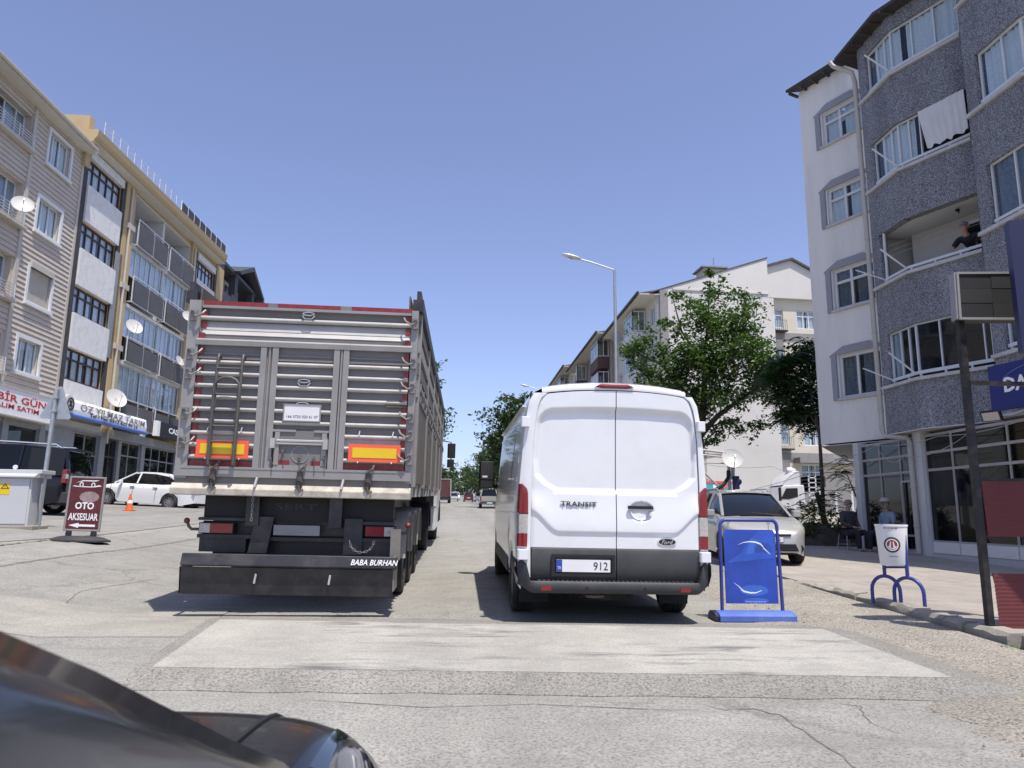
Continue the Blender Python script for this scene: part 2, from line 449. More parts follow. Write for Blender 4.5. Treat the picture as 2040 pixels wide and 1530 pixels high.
# pale speed table: raised asphalt with ramps, painted top
def table_h(x, y):
    near = 5.66 - .076 * (x + 2.17) ; far = 7.64 - .096 * (x + 2.33)
    h = .075 * sm(near - .30, near + .02, y) * (1 - sm(far - .02, far + .75, y))
    return h * sm(4.15, 3.5, x)
def tab_pt(a, b, off=.012):
    nl, nr, fl, fr_ = (-2.17, 5.66), (3.50, 5.23), (-2.33, 7.66), (3.50, 7.10)
    x0, y0 = nl[0] + (nr[0] - nl[0]) * a, nl[1] + (nr[1] - nl[1]) * a
    x1, y1 = fl[0] + (fr_[0] - fl[0]) * a, fl[1] + (fr_[1] - fl[1]) * a
    x, y = x0 + (x1 - x0) * b, y0 + (y1 - y0) * b
    return (x, y, G(0, y) + off + table_h(x, y))
def skirted(mb, rows, drop=.03):
    """sheet whose rim is folded down so that it never shows a gap"""
    dn = lambda p: (p[0], p[1], p[2] - drop)
    R_ = [[dn(r_[0])] + r_ + [dn(r_[-1])] for r_ in rows]
    R_ = [[dn(q) for q in R_[0]]] + R_ + [[dn(q) for q in R_[-1]]]
    mb.loft(R_); mb.f = [tuple(reversed(f)) for f in mb.f]
    return mb
A_ = [-.022, -.012] + [k / 24 for k in range(25)] + [1.02, 1.045, 1.075]
B_ = [-.155, -.10, -.06, -.02] + [k / 14 for k in range(15)] + [1.03, 1.08, 1.16, 1.27, 1.36]
rj = random.Random(3)
m = skirted(MB(), [[(lambda p, j: (p[0], p[1] + j, p[2]))(tab_pt(a, b, .006), (rj.uniform(-.025, .025) if b in (-.155, 1.36) else 0)) for a in A_] for b in B_])
tag(m.build('speed_table', M['ramp_face'], smooth=50), kind='structure')
m = skirted(MB(), [[tab_pt(a / 24, b / 14, .010) for a in range(25)] for b in range(15)], .02)
tag(m.build('table_paint', M['table'], smooth=60), kind='structure')
m = skirted(MB(), [[(-5.2, y, G(-5.2, y) + .008), (-3.9, y, G(-3.9, y) + .008), (-3.8, y, G(-3.8, y) + .008), (-2.46 - .06 * (y - 7.2), y, G(0, y) + .008)] for y in (7.2, 8.0, 8.75)])
M['table_worn'] = ground_mat('worn paint on asphalt', (.30, .286, .253), (.345, .328, .29), (.262, .25, .222), .16, (.8, 4.5, .8, (.21, .205, .19)), R(25), False, .4)
tag(m.build('worn_paint_patch', M['table_worn']), kind='structure')
# right sidewalk, a solid slab behind the kerb stones
def kx(y): return 4.55 + .05 * y if y < 12.5 else 5.17
def wz(x, y):
    k = 1.0 - .85 * sm(9.2, 11.6, y)
    e = walk_e(x)
    return G(5, y) + (e if x > 8 else .03 + (e - .03) * k)
m = MB(); rows = []
for y in [5.55, 6.0, 6.6, 7.5, 8.5, 9.2, 9.8, 10.4, 11, 11.6, 13, 15, 17, 19, 22, 26, 34, 60, 120, 260]:
    x0 = kx(y) + .17
    rows.append([(x0, y, G(5, y) - .05)] + [(x, y, wz(x, y)) for x in (x0, 5.6, 6.5, 8.0, 9.4, 10.74, 16)])
m.loft(rows); m.f = [tuple(reversed(f)) for f in m.f]
n = len(rows[0]); m.f.append(tuple(range(n)) + ())
tag(m.build('sidewalk', M['sidewalk']), kind='structure')
m = MB(); m.loft([[(x, y, G(5, y) + h) for x, h in ((4.25 + .04 * y + random.uniform(-.06, .06), .004), (4.6 + .04 * y, .05), (5.2, .085), (6.4, .10), (9, .09))] for y in (3.2, 3.6, 4.0, 4.4, 4.8, 5.2, 5.52)]); m.f = [tuple(reversed(f)) for f in m.f]
m.f.append(tuple(range(30, 35)))
tag(m.build('broken_pavement', M['gravel'], smooth=70), kind='structure')
# cracks and joints in the paving, as thin sunken-looking ribbons of dark tar
M['tar'] = mk('dark tar in the cracks', (.145, .138, .125), .9, var=.3, scale=9)
def ribbon(name, P, w, zf, rr):
    Q = []
    for (x0, y0), (x1, y1) in zip(P, P[1:]):
        n = max(3, int(math.hypot(x1 - x0, y1 - y0) / .07))
        for k in range(n):
            t = k / n; j = .018 * (w > .006); Q.append((x0 + (x1 - x0) * t + rr.uniform(-j, j), y0 + (y1 - y0) * t + rr.uniform(-j, j)))
    rows = []
    for i, (x, y) in enumerate(Q):
        a, b = Q[max(0, i - 1)], Q[min(len(Q) - 1, i + 1)]; d = Vector((b[0] - a[0], b[1] - a[1])).normalized(); q = w * rr.uniform(.3, 1.0) * min(1, (len(Q) - i) / 6, (i + 1) / 6)
        rows.append([(x - d.y * q, y + d.x * q, zf(x - d.y * q, y + d.x * q)), (x + d.y * q, y - d.x * q, zf(x + d.y * q, y - d.x * q))])
    m = MB(); m.loft(rows); return tag(m.build(name, M['tar']), kind='structure')
rc = random.Random(9)
zr = lambda x, y: G(x, y) + .003
ribbon('road_crack', [(1.56, 4.98), (1.68, 4.8), (1.88, 4.81), (2.0, 4.67), (2.0, 4.38), (2.01, 4.05), (1.99, 3.5)], .011, zr, rc)
ribbon('road_crack', [(2.37, 5.0), (2.6, 4.84), (2.47, 4.51), (2.57, 4.22)], .007, zr, rc)
ribbon('road_crack', [(-1.0, 5.1), (-.2, 4.9), (.5, 4.95), (1.3, 4.8), (1.68, 4.8)], .006, zr, rc)
ribbon('road_joint', [(-6.14, 9.5), (-6.14, 10.53), (-6.12, 11.71), (-6.07, 12.83), (-5.93, 13.98), (-5.88, 15.71), (-5.85, 22)], .045, zr, rc)
ribbon('road_joint', [(-7.33, 11.5), (-7.34, 14.07), (-7.4, 17.3), (-7.5, 24)], .03, zr, rc)
ribbon('road_crack', [(-4.4, 6.8), (-4.2, 8.2), (-4.6, 9.6), (-4.3, 11.4)], .008, zr, rc)
ribbon('pavement_crack', [(5.3, 12.4), (6.6, 12.2), (8.0, 11.4), (9.6, 11.2)], .010, lambda x, y: wz(x, y) + .003, rc)
ribbon('pavement_crack', [(5.05, 8.8), (6.6, 8.6), (8.4, 8.2)], .006, lambda x, y: wz(x, y) + .003, rc)
ribbon('pavement_crack', [(7.8, 16.0), (7.9, 13.8), (7.75, 11.6), (7.9, 9.0)], .007, lambda x, y: wz(x, y) + .003, rc)
# kerb: single weathered stones
kb = wthing('kerb', 'row of weathered kerb stones between gravel shoulder and right sidewalk', 'kerb', (4.98, 8.5, G(0, 8.5)))
y = 6.52; k = 0
while y < 11.6:
    L = [.62, .30, .55, .62, .7, .6, .66, .72, .5, .7][k % 10]
    h = .14 * (1 - .8 * sm(8.9, 11.6, y)) + .012
    x0 = kx(y + L / 2) + random.uniform(-.012, .012); c = .035
    prof = [(0, -.05), (0, h - c), (c, h), (.19, h + .002), (.19, -.05)]
    mm = MB(T(x0, y, G(0, y)) @ RZ(-2.9 + random.uniform(-1, 1)) @ RX(random.uniform(-1, 1)))
    secs = []
    for j in range(5):
        t = j / 4
        secs.append([(px + random.uniform(-.012, .012), t * (L - .012), pz + random.uniform(-.012, .01)) for px, pz in prof])
    mm.loft(secs, close=True, cap0=True, cap1=True)
    mm.build('kerb_stone', M['kerb'], kb, smooth=35)
    y += L; k += 1
# a tuft of weed at the kerb end
m = MB(T(4.82, 6.38, G(0, 6.4)))
for i in range(70):
    a = random.uniform(0, 6.28); r = random.uniform(0, .12); L = random.uniform(.03, .08)
    x, y = r * math.cos(a), r * math.sin(a) * .6; dx, dy = random.uniform(-.04, .04), random.uniform(-.04, .04)
    m.add([(x, y, 0), (x + .012, y, 0), (x + dx + .02, y + dy, L * .7), (x + dx, y + dy, L)], [(0, 1, 2, 3)])
tag(m.build('weed_tuft', M['leaf_weed']), 'small green weed tuft growing at the broken end of the kerb', 'weed')
# small stones lying about the shoulder
m = MB()
for i in range(260):
    y = random.uniform(2.9, 10.5); xr = 4.45 + .05 * y; x = xr - abs(random.gauss(0, .55)); s = random.uniform(.006, .02)
    z = G(0, y) + .02
    m.add([(x - s, y, z), (x, y - s, z), (x + s, y, z), (x, y + s, z), (x, y, z + s), (x, y, z - s)], [(0, 1, 4), (1, 2, 4), (2, 3, 4), (3, 0, 4), (1, 0, 5), (2, 1, 5), (3, 2, 5), (0, 3, 5)])
tag(m.build('loose_stones', M['kerb']), 'small loose stones scattered on the gravel shoulder', 'gravel', kind='stuff')

# ------------------------------------------------------------------ facade helpers
M['wall_white'] = mk('white render', (.60, .60, .585), .9, var=.06, scale=1.2, bump=.1, bscale=60, dirt=(.45, .44, .42), dscale=.6, damt=.35)
M['wall_right'] = mk('grey white render', (.78, .755, .71), .9, var=.04, scale=1.0, bump=.1, bscale=60, dirt=(.52, .50, .47), dscale=.9, damt=.4, stretch=(1.6, 1.6, .3))
M['wall_yellow'] = mk('ochre yellow paint', (.47, .36, .20), .85, var=.1, scale=1.5, dirt=(.34, .26, .16), dscale=1.5, damt=.5)
M['wall_panel'] = mk('white balcony parapet', (.68, .68, .67), .85, var=.06, scale=1.5, dirt=(.42, .405, .38), dscale=1.3, damt=.55, stretch=(2, 2, .35))
M['pil_black'] = mk('dark brown pilaster', (.045, .04, .042), .6, var=.15)
M['brown_frame'] = mk('dark brown window frame', (.05, .022, .02), .5, var=.2)
M['white_frame'] = mk('white plastic frame', (.66, .67, .68), .45, var=.04)
M['siding'] = mk('cream lap siding', (.50, .44, .375), .6, var=.05, scale=2, dirt=(.42, .38, .34), dscale=.9, damt=.3)
M['siding_trim'] = mk('cream trim', (.47, .44, .39), .6, var=.05)
M['soffit'] = mk('off white soffit', (.58, .55, .49), .8, var=.05)
M['curtain'] = mk('white net curtain', (.88, .89, .90), .95, var=.08, scale=3, stretch=(6, 6, .4))
M['curtain_grey'] = mk('grey blue curtain', (.46, .51, .56), .95, var=.12, scale=3, stretch=(6, 6, .4))
M['curtain_lace'] = mk('dark lace curtain', (.20, .21, .23), .95, var=.3, scale=14)
M['pane'] = glassmat('window pane', (.88, .92, .94), .03, .95)
M['pane_dark'] = glassmat('dark shop pane', (.40, .42, .43), .03, .7)
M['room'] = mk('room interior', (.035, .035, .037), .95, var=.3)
M['panel_grey'] = mk('grey balcony panel', (.085, .085, .092), .7, var=.12, scale=2)
M['roof_tile'] = mk('red brown roof tiles', (.20, .085, .055), .85, var=.25, scale=8, bump=.4, bscale=12)
M['roof_dark'] = mk('dark roof edge', (.05, .042, .04), .8, var=.3, scale=6)
M['dish'] = mk('white dish', (.48, .475, .455), .5, var=.05, dirt=(.42, .40, .38), dscale=4, damt=.4)
M['alu_shop'] = mk('grey shop aluminium', (.30, .31, .32), .5, metal=.4, var=.1)

def cells(u0, u1, v0, v1, holes):
    us = sorted({u0, u1} | {max(u0, min(u1, h[i])) for h in holes for i in (0, 1)})
    vv = sorted({v0, v1} | {max(v0, min(v1, h[i])) for h in holes for i in (2, 3)})
    for a, b in zip(us, us[1:]):
        for c, d in zip(vv, vv[1:]):
            if b - a < 1e-5 or d - c < 1e-5: continue
            cu, cv = (a + b) / 2, (c + d) / 2
            if not any(h[0] < cu < h[1] and h[2] < cv < h[3] for h in holes): yield a, b, c, d
def wall(mb, u0, u1, v0, v1, holes, w=0.0, deep=.3):
    """front face of a wall with real openings and their reveals"""
    for a, b, c, d in cells(u0, u1, v0, v1, holes):
        mb.add([(a, c, w), (b, c, w), (b, d, w), (a, d, w)], [(0, 1, 2, 3)])
    for a, b, c, d in holes:
        mb.add([(a, c, w), (b, c, w), (b, d, w), (a, d, w), (a, c, w - deep), (b, c, w - deep), (b, d, w - deep), (a, d, w - deep)],
               [(0, 4, 5, 1), (1, 5, 6, 2), (2, 6, 7, 3), (3, 7, 4, 0)])
BOXC = {}
def box_o(name, parent, F, u0, u1, v0, v1, w0, w1, mat):
    key = (name, round(u1 - u0, 3), round(v1 - v0, 3), round(w1 - w0, 3), mat.name)
    if key not in BOXC:
        a, b, c = (u1 - u0) / 2, (v1 - v0) / 2, (w1 - w0) / 2
        BOXC[key] = MB().bx(-a, a, -b, b, -c, c).mesh(name, mat)
    return obj_of(BOXC[key], name, parent, F @ T((u0 + u1) / 2, (v0 + v1) / 2, (w0 + w1) / 2))
CURC = {}
def curtain(parent, F, u0, u1, v0, v1, w, mat, amp=.03, wav=.16, name='curtain'):
    key = (name, round(u1 - u0, 2), round(v1 - v0, 2), mat.name)
    if key not in CURC:
        n = max(6, int((u1 - u0) / wav * 4)); rows = []
        for j in range(4):
            v = (v1 - v0) * j / 3
            rows.append([((u1 - u0) * i / n, v, amp * math.sin(i * 1.57 + .7 * math.sin(i * .9)) + .008 * math.sin(i * 3.1 + j)) for i in range(n + 1)])
        CURC[key] = MB().loft(rows).mesh(name, mat, smooth=80)
    return obj_of(CURC[key], name, parent, F @ T(u0, v0, w))
def window(parent, F, u0, u1, v0, v1, cols, fmat, w=-.12, bar=.05, trans=None, cur=None, cur_split=None, pane='pane', sill=None, tr_cols=None, depth=.06):
    """frame part with each pane (and curtain) as a sub-part"""
    m = MB(F)
    m.fr(u0, u1, v0, v1, bar, w - depth / 2, w + depth / 2)
    cs = [u0 + (u1 - u0) * c for c in ([0] + list(cols) + [1])]
    for c in cs[1:-1]: m.bx(c - bar / 2, c + bar / 2, v0 + bar, v1 - bar, w - depth / 2 + .002, w + depth / 2 - .002)
    vt = [v0] + ([v0 + (v1 - v0) * trans] if trans else []) + [v1]
    if trans: m.bx(u0 + bar, u1 - bar, vt[1] - bar / 2, vt[1] + bar / 2, w - depth / 2 + .004, w + depth / 2 - .004)
    o = m.build('window', fmat, parent)
    for a, b in zip(cs, cs[1:]):
        for c, d in zip(vt, vt[1:]):
            box_o('pane', o, F, a + .01, b - .01, c + .01, d - .01, w - .008, w, M[pane])
    if cur:
        spl = cur_split or [(0, 1)]
        for a, b in spl:
            curtain(o, F, u0 + (u1 - u0) * a + .02, u0 + (u1 - u0) * b - .02, v0 + .02, v1 - .02, w - .06, M[cur])
    if sill:
        MB(F).bx(u0 - .06, u1 + .06, v0 - .06, v0, w - .05, sill).build('sill', fmat, o)
    return o
def dish(label, pos, aim, r=.42,  cat='satellite dish', group='satellite dishes on the house fronts', arm=None, lat=None):
    """offset dish looking along aim, carried by an arm reaching back to arm"""
    if pos[0] < 0: r *= .80
    aim = Vector(aim).normalized(); x = Vector((0, 0, 1)).cross(aim).normalized(); y = aim.cross(x)
    F = Matrix(((x.x, y.x, aim.x, pos[0]), (x.y, y.y, aim.y, pos[1]), (x.z, y.z, aim.z, pos[2]), (0, 0, 0, 1)))
    t = thing('satellite_dish', label, cat, F, group)
    pr = [(r * i / 7, .22 * r * (i / 7) ** 2 - .22 * r) for i in range(8)]
    m = MB(RX(0)); m.lathe(pr + [(r * 1.02, 0.004), (r * 1.02, -.012)] + [(a, b - .012) for a, b in reversed(pr)], 28)
    m.v = [(a, b * 1.08, c) for a, b, c in m.v]
    m.build('reflector', M['dish'], t, smooth=50)
    m = MB(); m.tube([(0, -r * 1.02, -.02), (0, -r * 1.0, .12 * r), (0, -r * .35, r * 1.05)], .012, 6); m.build('feed_arm', M['galv'], t)
    m = MB(); m.tube([(0, -r * .36, r * 1.02), (0, -r * .25, r * .86)], [.035, .028], 8); m.bx(-.02, .02, -r * .5, -r * .34, r * 1.0, r * 1.08); m.build('receiver', M['pale_steel'], t)
    if arm is not None:
        q = F.inverted() @ Vector(arm)
        m = MB(); m.tube([(0, 0, -.2 * r), (0, -.04, -.5 * r), tuple(q)], .022, 6); m.bx(-.05, .05, -.1, .06, -.36 * r, -.2 * r); m.build('bracket', M['galv'], t)
    return t
M['band'] = mk('weathered roof edge', (.30, .27, .24), .85, var=.15)
# ------------------------------------------------------------------ left: cream siding apartment house
FL = frame((-16, 0, 0), (0, 1, 0), (0, 0, 1))         # u = world Y, v = world Z, w = towards the street
sd = wthing('siding_apartment', 'cream lap-sided apartment block with white windows at the left edge of the street', 'apartment building', (-17, 24, G(-17, 24)))
wins = [(27.12, 28.58, 14.30, 15.63), (26.92, 28.42, 11.54, 12.84), (26.9, 28.35, 8.78, 10.1), (26.75, 28.13, 6.18, 7.42)]
bals = [(18.5, 26.0, 14.2, 15.52), (18.5, 26.0, 11.28, 12.88), (18.5, 25.92, 8.55, 10.1), (18.5, 25.9, 5.95, 7.3)]
m = MB(FL); wall(m, 16, 29.62, 4.3, 16.0, wins + bals, -.02, .5)
m.bx(29.6, 29.62, 4.3, 16, -9, -.02); m.bx(16, 29.6, 15.9, 16.05, -9, -.03)
m.build('wall', M['siding'], sd)
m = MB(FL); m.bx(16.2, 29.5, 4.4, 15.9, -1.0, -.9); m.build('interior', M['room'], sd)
# every plank of the siding
row_h = .19; v = 5.56
while v < 15.9:
    for (a, b) in ((17.0, 26.02), (26.2, 29.5)):
        holes = [h for h in wins + bals if h[2] - .12 < v + row_h / 2 < h[3] + .08]
        cut = sorted((max(a, h[0] - .1), min(b, h[1] + .1)) for h in holes if h[1] > a and h[0] < b)
        segs = []; s0 = a
        for c, d in cut:
            if c - s0 > .08: segs.append((s0, c))
            s0 = max(s0, d)
        if b - s0 > .08: segs.append((s0, b))
        if not segs: continue
        for c, d in segs:
            m = MB(FL)
            m.prism([(c, v, -.018), (c, v, .034), (c, v + .03, .036), (c, v + row_h - .012, .006), (c, v + row_h - .012, -.018)], (d - c, 0, 0))
            m.build('plank', M['siding'], sd)
    v += row_h
m = MB(FL)
m.bx(29.5, 29.66, 4.4, 15.95, -.05, .06); m.bx(26.02, 26.2, 5.5, 15.9, -.05, .07)
m.build('corner_trim', M['siding_trim'], sd)
m = MB(FL); m.bx(14, 29.66, 15.95, 16.02, -1, .52); m.build('soffit', M['soffit'], sd)
m = MB(FL); m.tube([(14, 16.07, .58), (29.45, 16.07, .58)], .085, 8); m.bx(14, 29.7, 16.02, 16.22, .44, .53); m.build('gutter', M['siding_trim'], sd, smooth=40)
m = MB(FL); m.prism([(14, 16.18, .5), (14, 16.2, .5), (14, 17.6, -6), (14, 17.5, -6)], (15.5, 0, 0)); m.build('roof', M['band'], sd)
for i, (a, b, c, d) in enumerate(wins):
    m = MB(FL); m.fr(a - .12, b + .16, c - .08, d + .1, .12, .0, .075); m.bx(a - .16, b + .2, c - .13, c - .03, 0, .13)
    m.build('window_surround', M['white_frame'], sd)
    if i == 2:
        w_ = window(sd, FL, a, b, c, d, [.5], M['white_frame'])
        m = MB(FL)
        for j in range(30): m.prism([(a + .04, c + .04 + j * .042, -.06), (a + .04, c + .055 + j * .042, -.045), (a + .04, c + .078 + j * .042, -.05), (a + .04, c + .08 + j * .042, -.06)], (b - a - .08, 0, 0))
        m.build('roller_shutter', M['siding_trim'], w_)
        MB(FL).bx(a - .02, b + .05, d - .02, d + .2, -.05, .12).build('shutter_box', M['siding_trim'], w_)
    else:
        window(sd, FL, a, b, c, d, [.3, .62], M['white_frame'], cur='curtain', cur_split=[(.02, .3), (.36, .6), (.68, 1)])
for i, (a, b, c, d) in enumerate(bals):
    window(sd, FL, a, b, c, d, [.12, .24, .36, .48, .6, .72, .84, .93], M['white_frame'], w=-.3, bar=.04, cur='curtain_grey', cur_split=[(.1, .5), (.55, .78), (.86, 1)])
    m = MB(FL)
    for k in range(5): m.tube([(21, c + .06 + .105 * k, .22), (b - .05, c + .06 + .105 * k, .22)], .014, 5)
    for u in [21.4, 22.3, 23.2, 24.1, 25.0, 25.9]: m.tube([(u, c + .02, .22), (u, c + .52, .22)], .016, 5); m.tube([(u, c + .05, .22), (u, c + .05, .02)], .014, 5)
    m.build('railing', M['pale_steel'], sd)
    m = MB(FL); m.bx(18, b + .1, c - .1, c, -.1, .26); m.build('balcony_ledge', M['siding_trim'], sd)
# ground floor shop
m = MB(FL)
for u in (16, 19, 21.5, 24.2, 26.55, 28.85): m.bx(u, u + (.36 if u > 26 else .3), 1.2, 4.5, -.2, .02)
m.bx(16, 29.62, 4.3, 5.5, -.3, .0); m.bx(16, 29.62, 1.2, 1.95, -.2, 0)
m.build('shop_pillar', M['alu_shop'], sd)
for a, b in ((19.3, 21.5), (21.8, 24.2), (24.5, 26.55), (27.0, 28.85)): window(sd, FL, a, b, 1.95, 4.3, [.5] if b < 27 else [], M['alu_shop'], w=-.1, bar=.05, pane='pane_dark')
sg = wthing('shop_sign', 'white shop fascia with red lettering on the cream siding block', 'shop sign', (-15.6, 26, 4.6), 'fascia signs over the left shops')
Fs = FL @ T(0, 0, .42)
MB(Fs).bx(19.5, 28.75, 4.5, 5.42, -.3, 0).build('board', M['print_white'], sg)
m = MB(Fs); m.fr(19.45, 28.8, 4.45, 5.47, .05, -.31, .03); m.build('rim', M['siding_trim'], sg)
text('lettering', 'BİR GÜN', M['print_red'], sg, Fs @ T(26.85, 5.13, .004), h=.34, w=2.9, bold=.02)
text('lettering', 'ALIM SATIM', M['print_red'], sg, Fs @ T(26.6, 4.80, .004), h=.17, w=2.6, bold=.02)

# ------------------------------------------------------------------ left: ochre yellow block with white parapets and balconies
FY = frame((-16.38, 0, 0), (.012, 1, 0), (0, 0, 1))
yb = wthing('ochre_apartment', 'ochre yellow apartment block with white parapet bands and grey balcony panels', 'apartment building', (-17, 38, G(-17, 38)))
rowsw = [(14.80, 15.95), (12.02, 13.14), (9.26, 10.36), (6.48, 7.76)]
rowsp = [(13.18, 14.76), (10.40, 11.97), (7.78, 9.22), (5.25, 6.44)]
bayl = (29.98, 32.98); bayr = (42.45, 45.4)
holes = [(b[0], b[1], c, d) for b in (bayl, bayr) for c, d in rowsw] + [(34.3, 41.5, 4.7, 16.35)]
m = MB(FY); wall(m, 29.7, 46.9, 4.6, 16.75, holes, 0, 1.5); m.bx(46.85, 46.9, 1, 16.4, -9, 0); m.build('wall', M['wall_yellow'], yb)
m = MB(FY); m.bx(29.8, 47.5, 4.7, 16.3, -1.75, -1.6); m.build('interior', M['room'], yb)
m = MB(FY)
for u0, u1 in ((29.66, 29.96), (33.0, 33.3), (42.15, 42.42), (45.43, 45.7)): m.bx(u0, u1, 5.0, 16.3, -.05, .1)
m.build('pilaster', M['pil_black'], yb)
m = MB(FY)
for u0, u1 in ((33.3, 34.25), (41.5, 42.15), (45.7, 46.9)): m.bx(u0, u1, 4.7, 16.7, -.05, .14)
m.build('pilaster', M['wall_yellow'], yb)
for b in (bayl, bayr):
    for c, d in rowsp: box_o('parapet', yb, FY, b[0] - .0, b[1] - .0, c, d, .0, .17, M['wall_panel'])
    box_o('shutter_box', yb, FY, b[0], b[1], 15.96, 16.33, 0, .16, M['wall_panel'])
    for i, (c, d) in enumerate(rowsw):
        window(yb, FY, b[0], b[1], c, d, [.2, .4, .6, .8], M['brown_frame'], w=-.06, bar=.07, trans=.68, cur='curtain', cur_split=[(.02, .2), (.24, .55), (.62, .98)] if i else None)
# fascia, cornice, roof rails
m = MB(FY); m.prism([(29.4, 16.34, -2), (45.7, 16.74, -2), (45.7, 16.74, .6), (29.4, 16.34, .6)], (0, .02, 0)); m.build('soffit', M['soffit'], yb)
m = MB(FY)
prof = [(0, 16.36, .60), (0, 16.40, .50), (0, 16.62, .66), (0, 16.9, .70), (0, 16.9, -2), (0, 16.36, -2)]
m.loft([[(29.3, b, c) for a, b, c in prof], [(45.7, b + .42, c) for a, b, c in prof]], close=True, cap0=True, cap1=True); m.build('cornice', M['wall_yellow'], yb)
m = MB(FY); m.bx(27.6, 29.5, 15.4, 17.5, -3.0, -2.7); m.bx(29.45, 29.85, 15.4, 17.6, -3, .2); m.build('chimney_wall', M['wall_yellow'], yb)
m = MB(FY); m.bx(37.6, 38.5, 16.9, 17.5, -.9, .1); m.build('chimney', M['wall_yellow'], yb)
m = MB(FY)
for k in range(12): m.tube([(30.0 + k * .7, 16.9 + .018 * k, .55), (30.0 + k * .7, 17.6 + .018 * k, .55)], .018, 5)
for z in (17.15, 17.38, 17.6): m.tube([(30, z, .55), (37.7, z + .2, .55)], .012, 5)
m.build('roof_railing', M['pale_steel'], yb)
m = MB(FY)
for k in range(9): m.tube([(38.3 + k * .9, 17.0 + .022 * k, .6), (38.3 + k * .9, 17.75 + .022 * k, .6)], .035, 5)
m.build('railing_post', M['pale_steel'], yb)
for k in range(8): box_o('railing_panel', yb, FY, 38.34 + k * .9, 39.16 + k * .9, 17.08 + .022 * k, 17.7 + .022 * k, .58, .62, M['pil_black'])
# balcony stack
for i, (zt) in enumerate((13.7, 10.75, 8.02)):
    m = MB(FY); m.bx(34.3, 41.5, zt - .02, zt + .14, -1.5, .1); m.build('balcony_slab', M['wall_panel'], yb)
m = MB(FY); m.bx(37.85, 38.1, 4.7, 16.3, -1.5, -.05); m.bx(34.28, 34.34, 13.7, 16.35, -1.5, 0); m.bx(41.46, 41.5, 13.7, 16.35, -1.5, 0); m.bx(34.3, 41.5, 13.7, 16.35, -1.55, -1.45); m.bx(34.3, 41.5, 16.28, 16.34, -1.5, .02); m.build('loggia_wall', M['wall_white'], yb)
for zb, zt in ((13.75, 15.07), (10.95, 12.25), (8.1, 9.3), (5.1, 6.4)):
    m = MB(FY)
    for u0, u1 in ((34.4, 37.9), (38.15, 41.5)):
        m.fr(u0, u1, zb, zt - .0, .045, .28, .33); m.tube([(u0, zt - .28, .3), (u1, zt - .28, .3)], .02, 5)
        for f in (.5,): m.bx(u0 + (u1 - u0) * f - .02, u0 + (u1 - u0) * f + .02, zb, zt, .28, .33)
        m.bx(u0, u0 + .04, zb, zb + .05, 0, .3); m.bx(u1 - .04, u1, zb, zb + .05, 0, .3)
    m.build('railing', M['pale_steel'], yb)
    for u0, u1 in ((34.52, 36.05), (36.22, 37.78), (38.28, 39.75), (39.92, 41.4)):
        box_o('railing_panel', yb, FY, u0, u1, zb + .05, zt - .22, .335, .365, M['panel_grey'])
for c, d in ((12.27, 13.66), (9.32, 10.7), (6.42, 7.98)):
    for k, (u0, u1) in enumerate(((34.4, 37.85), (38.12, 41.45))):
        window(yb, FY, u0, u1, c, d, [.167, .333, .5, .667, .833], M['pale_steel'], w=.02, bar=.035, cur='curtain', cur_split=[[(0, .66), (.7, 1)], [(0, .45), (.5, .8)]][k])
m = MB(FY); m.tube([(33.7, 4.2, .22), (33.7, 16.3, .22)], .055, 8); m.tube([(41.75, 4.2, .2), (41.75, 16.3, .2)], .05, 8)
for z in (14.3, 11.4, 8.5): m.bx(33.5, 34.2, z, z + .25, .14, .26)
m.build('downpipe', M['siding_trim'], yb)
m = MB(FY); m.bx(32.9, 33.5, 8.0, 12.9, .1, .14)
m.build('stained_strip', M['alu_shop'], yb)
# ground floor of the ochre block
m = MB(FY)
m.bx(29.7, 46.9, 4.5, 4.9, -.4, .1)
for u0, u1 in ((29.7, 31.4), (33.55, 34.05), (35.3, 35.6), (37.75, 38.15), (42.2, 42.6), (46.3, 46.9)): m.bx(u0, u1, 1.3, 4.6, -.35, .0)
for u0, u1 in ((31.4, 33.55), (35.6, 37.75), (38.15, 42.2)): m.bx(u0, u1, 1.3, 2.15, -.3, -.05)
m.build('shop_wall', M['alu_shop'], yb)
for u0, u1, cs, tr in ((31.4, 33.55, [.5], .62), (34.05, 35.3, [.5], .7), (35.6, 37.75, [.45], .72), (38.15, 42.2, [.25, .5, .75], .72)):
    window(yb, FY, u0, u1, 2.15 if u0 != 34.05 else 1.75, 4.5, cs, M['alu_shop'] if u0 != 34.05 else M['pil_black'], w=-.15, bar=.06, trans=tr, pane='pane_dark')
m = MB(FY); m.bx(29.8, 47, 1.4, 4.5, -1.2, -1.1); m.build('shop_interior', M['room'], yb)
sg = wthing('shop_sign', 'white curved shop fascia reading ÖZ YILMAZ TARIM with a blue lower tube', 'shop sign', (-15.4, 33, 4.9), 'fascia signs over the left shops')
Fs = FY @ T(0, 0, .66)
m = MB(Fs); m.loft([[(29.0, z, w) for z, w in ((5.62, -.35), (5.62, -.1), (5.5, .02), (5.2, .06), (5.02, .04))], [(36.4, z, w) for z, w in ((5.62, -.35), (5.62, -.1), (5.5, .02), (5.2, .06), (5.02, .04))]]); m.bx(29.0, 36.4, 5.0, 5.6, -.38, -.35)
m.bx(29, 29.02, 5.0, 5.6, -.36, .0); m.bx(36.38, 36.4, 5.0, 5.6, -.36, .0)
m.build('board', M['print_white'], sg)
m = MB(Fs); m.tube([(29.0, 4.95, .04), (36.4, 4.95, .04)], .085, 8); m.build('blue_tube', mk('sign blue', (.06, .14, .45), .4, var=.1), sg, smooth=60)
text('lettering', 'ÖZ YILMAZ TARIM', M['alu_frame'], sg, Fs @ T(33.2, 5.38, .06), h=.36, w=5.9, bold=.012)
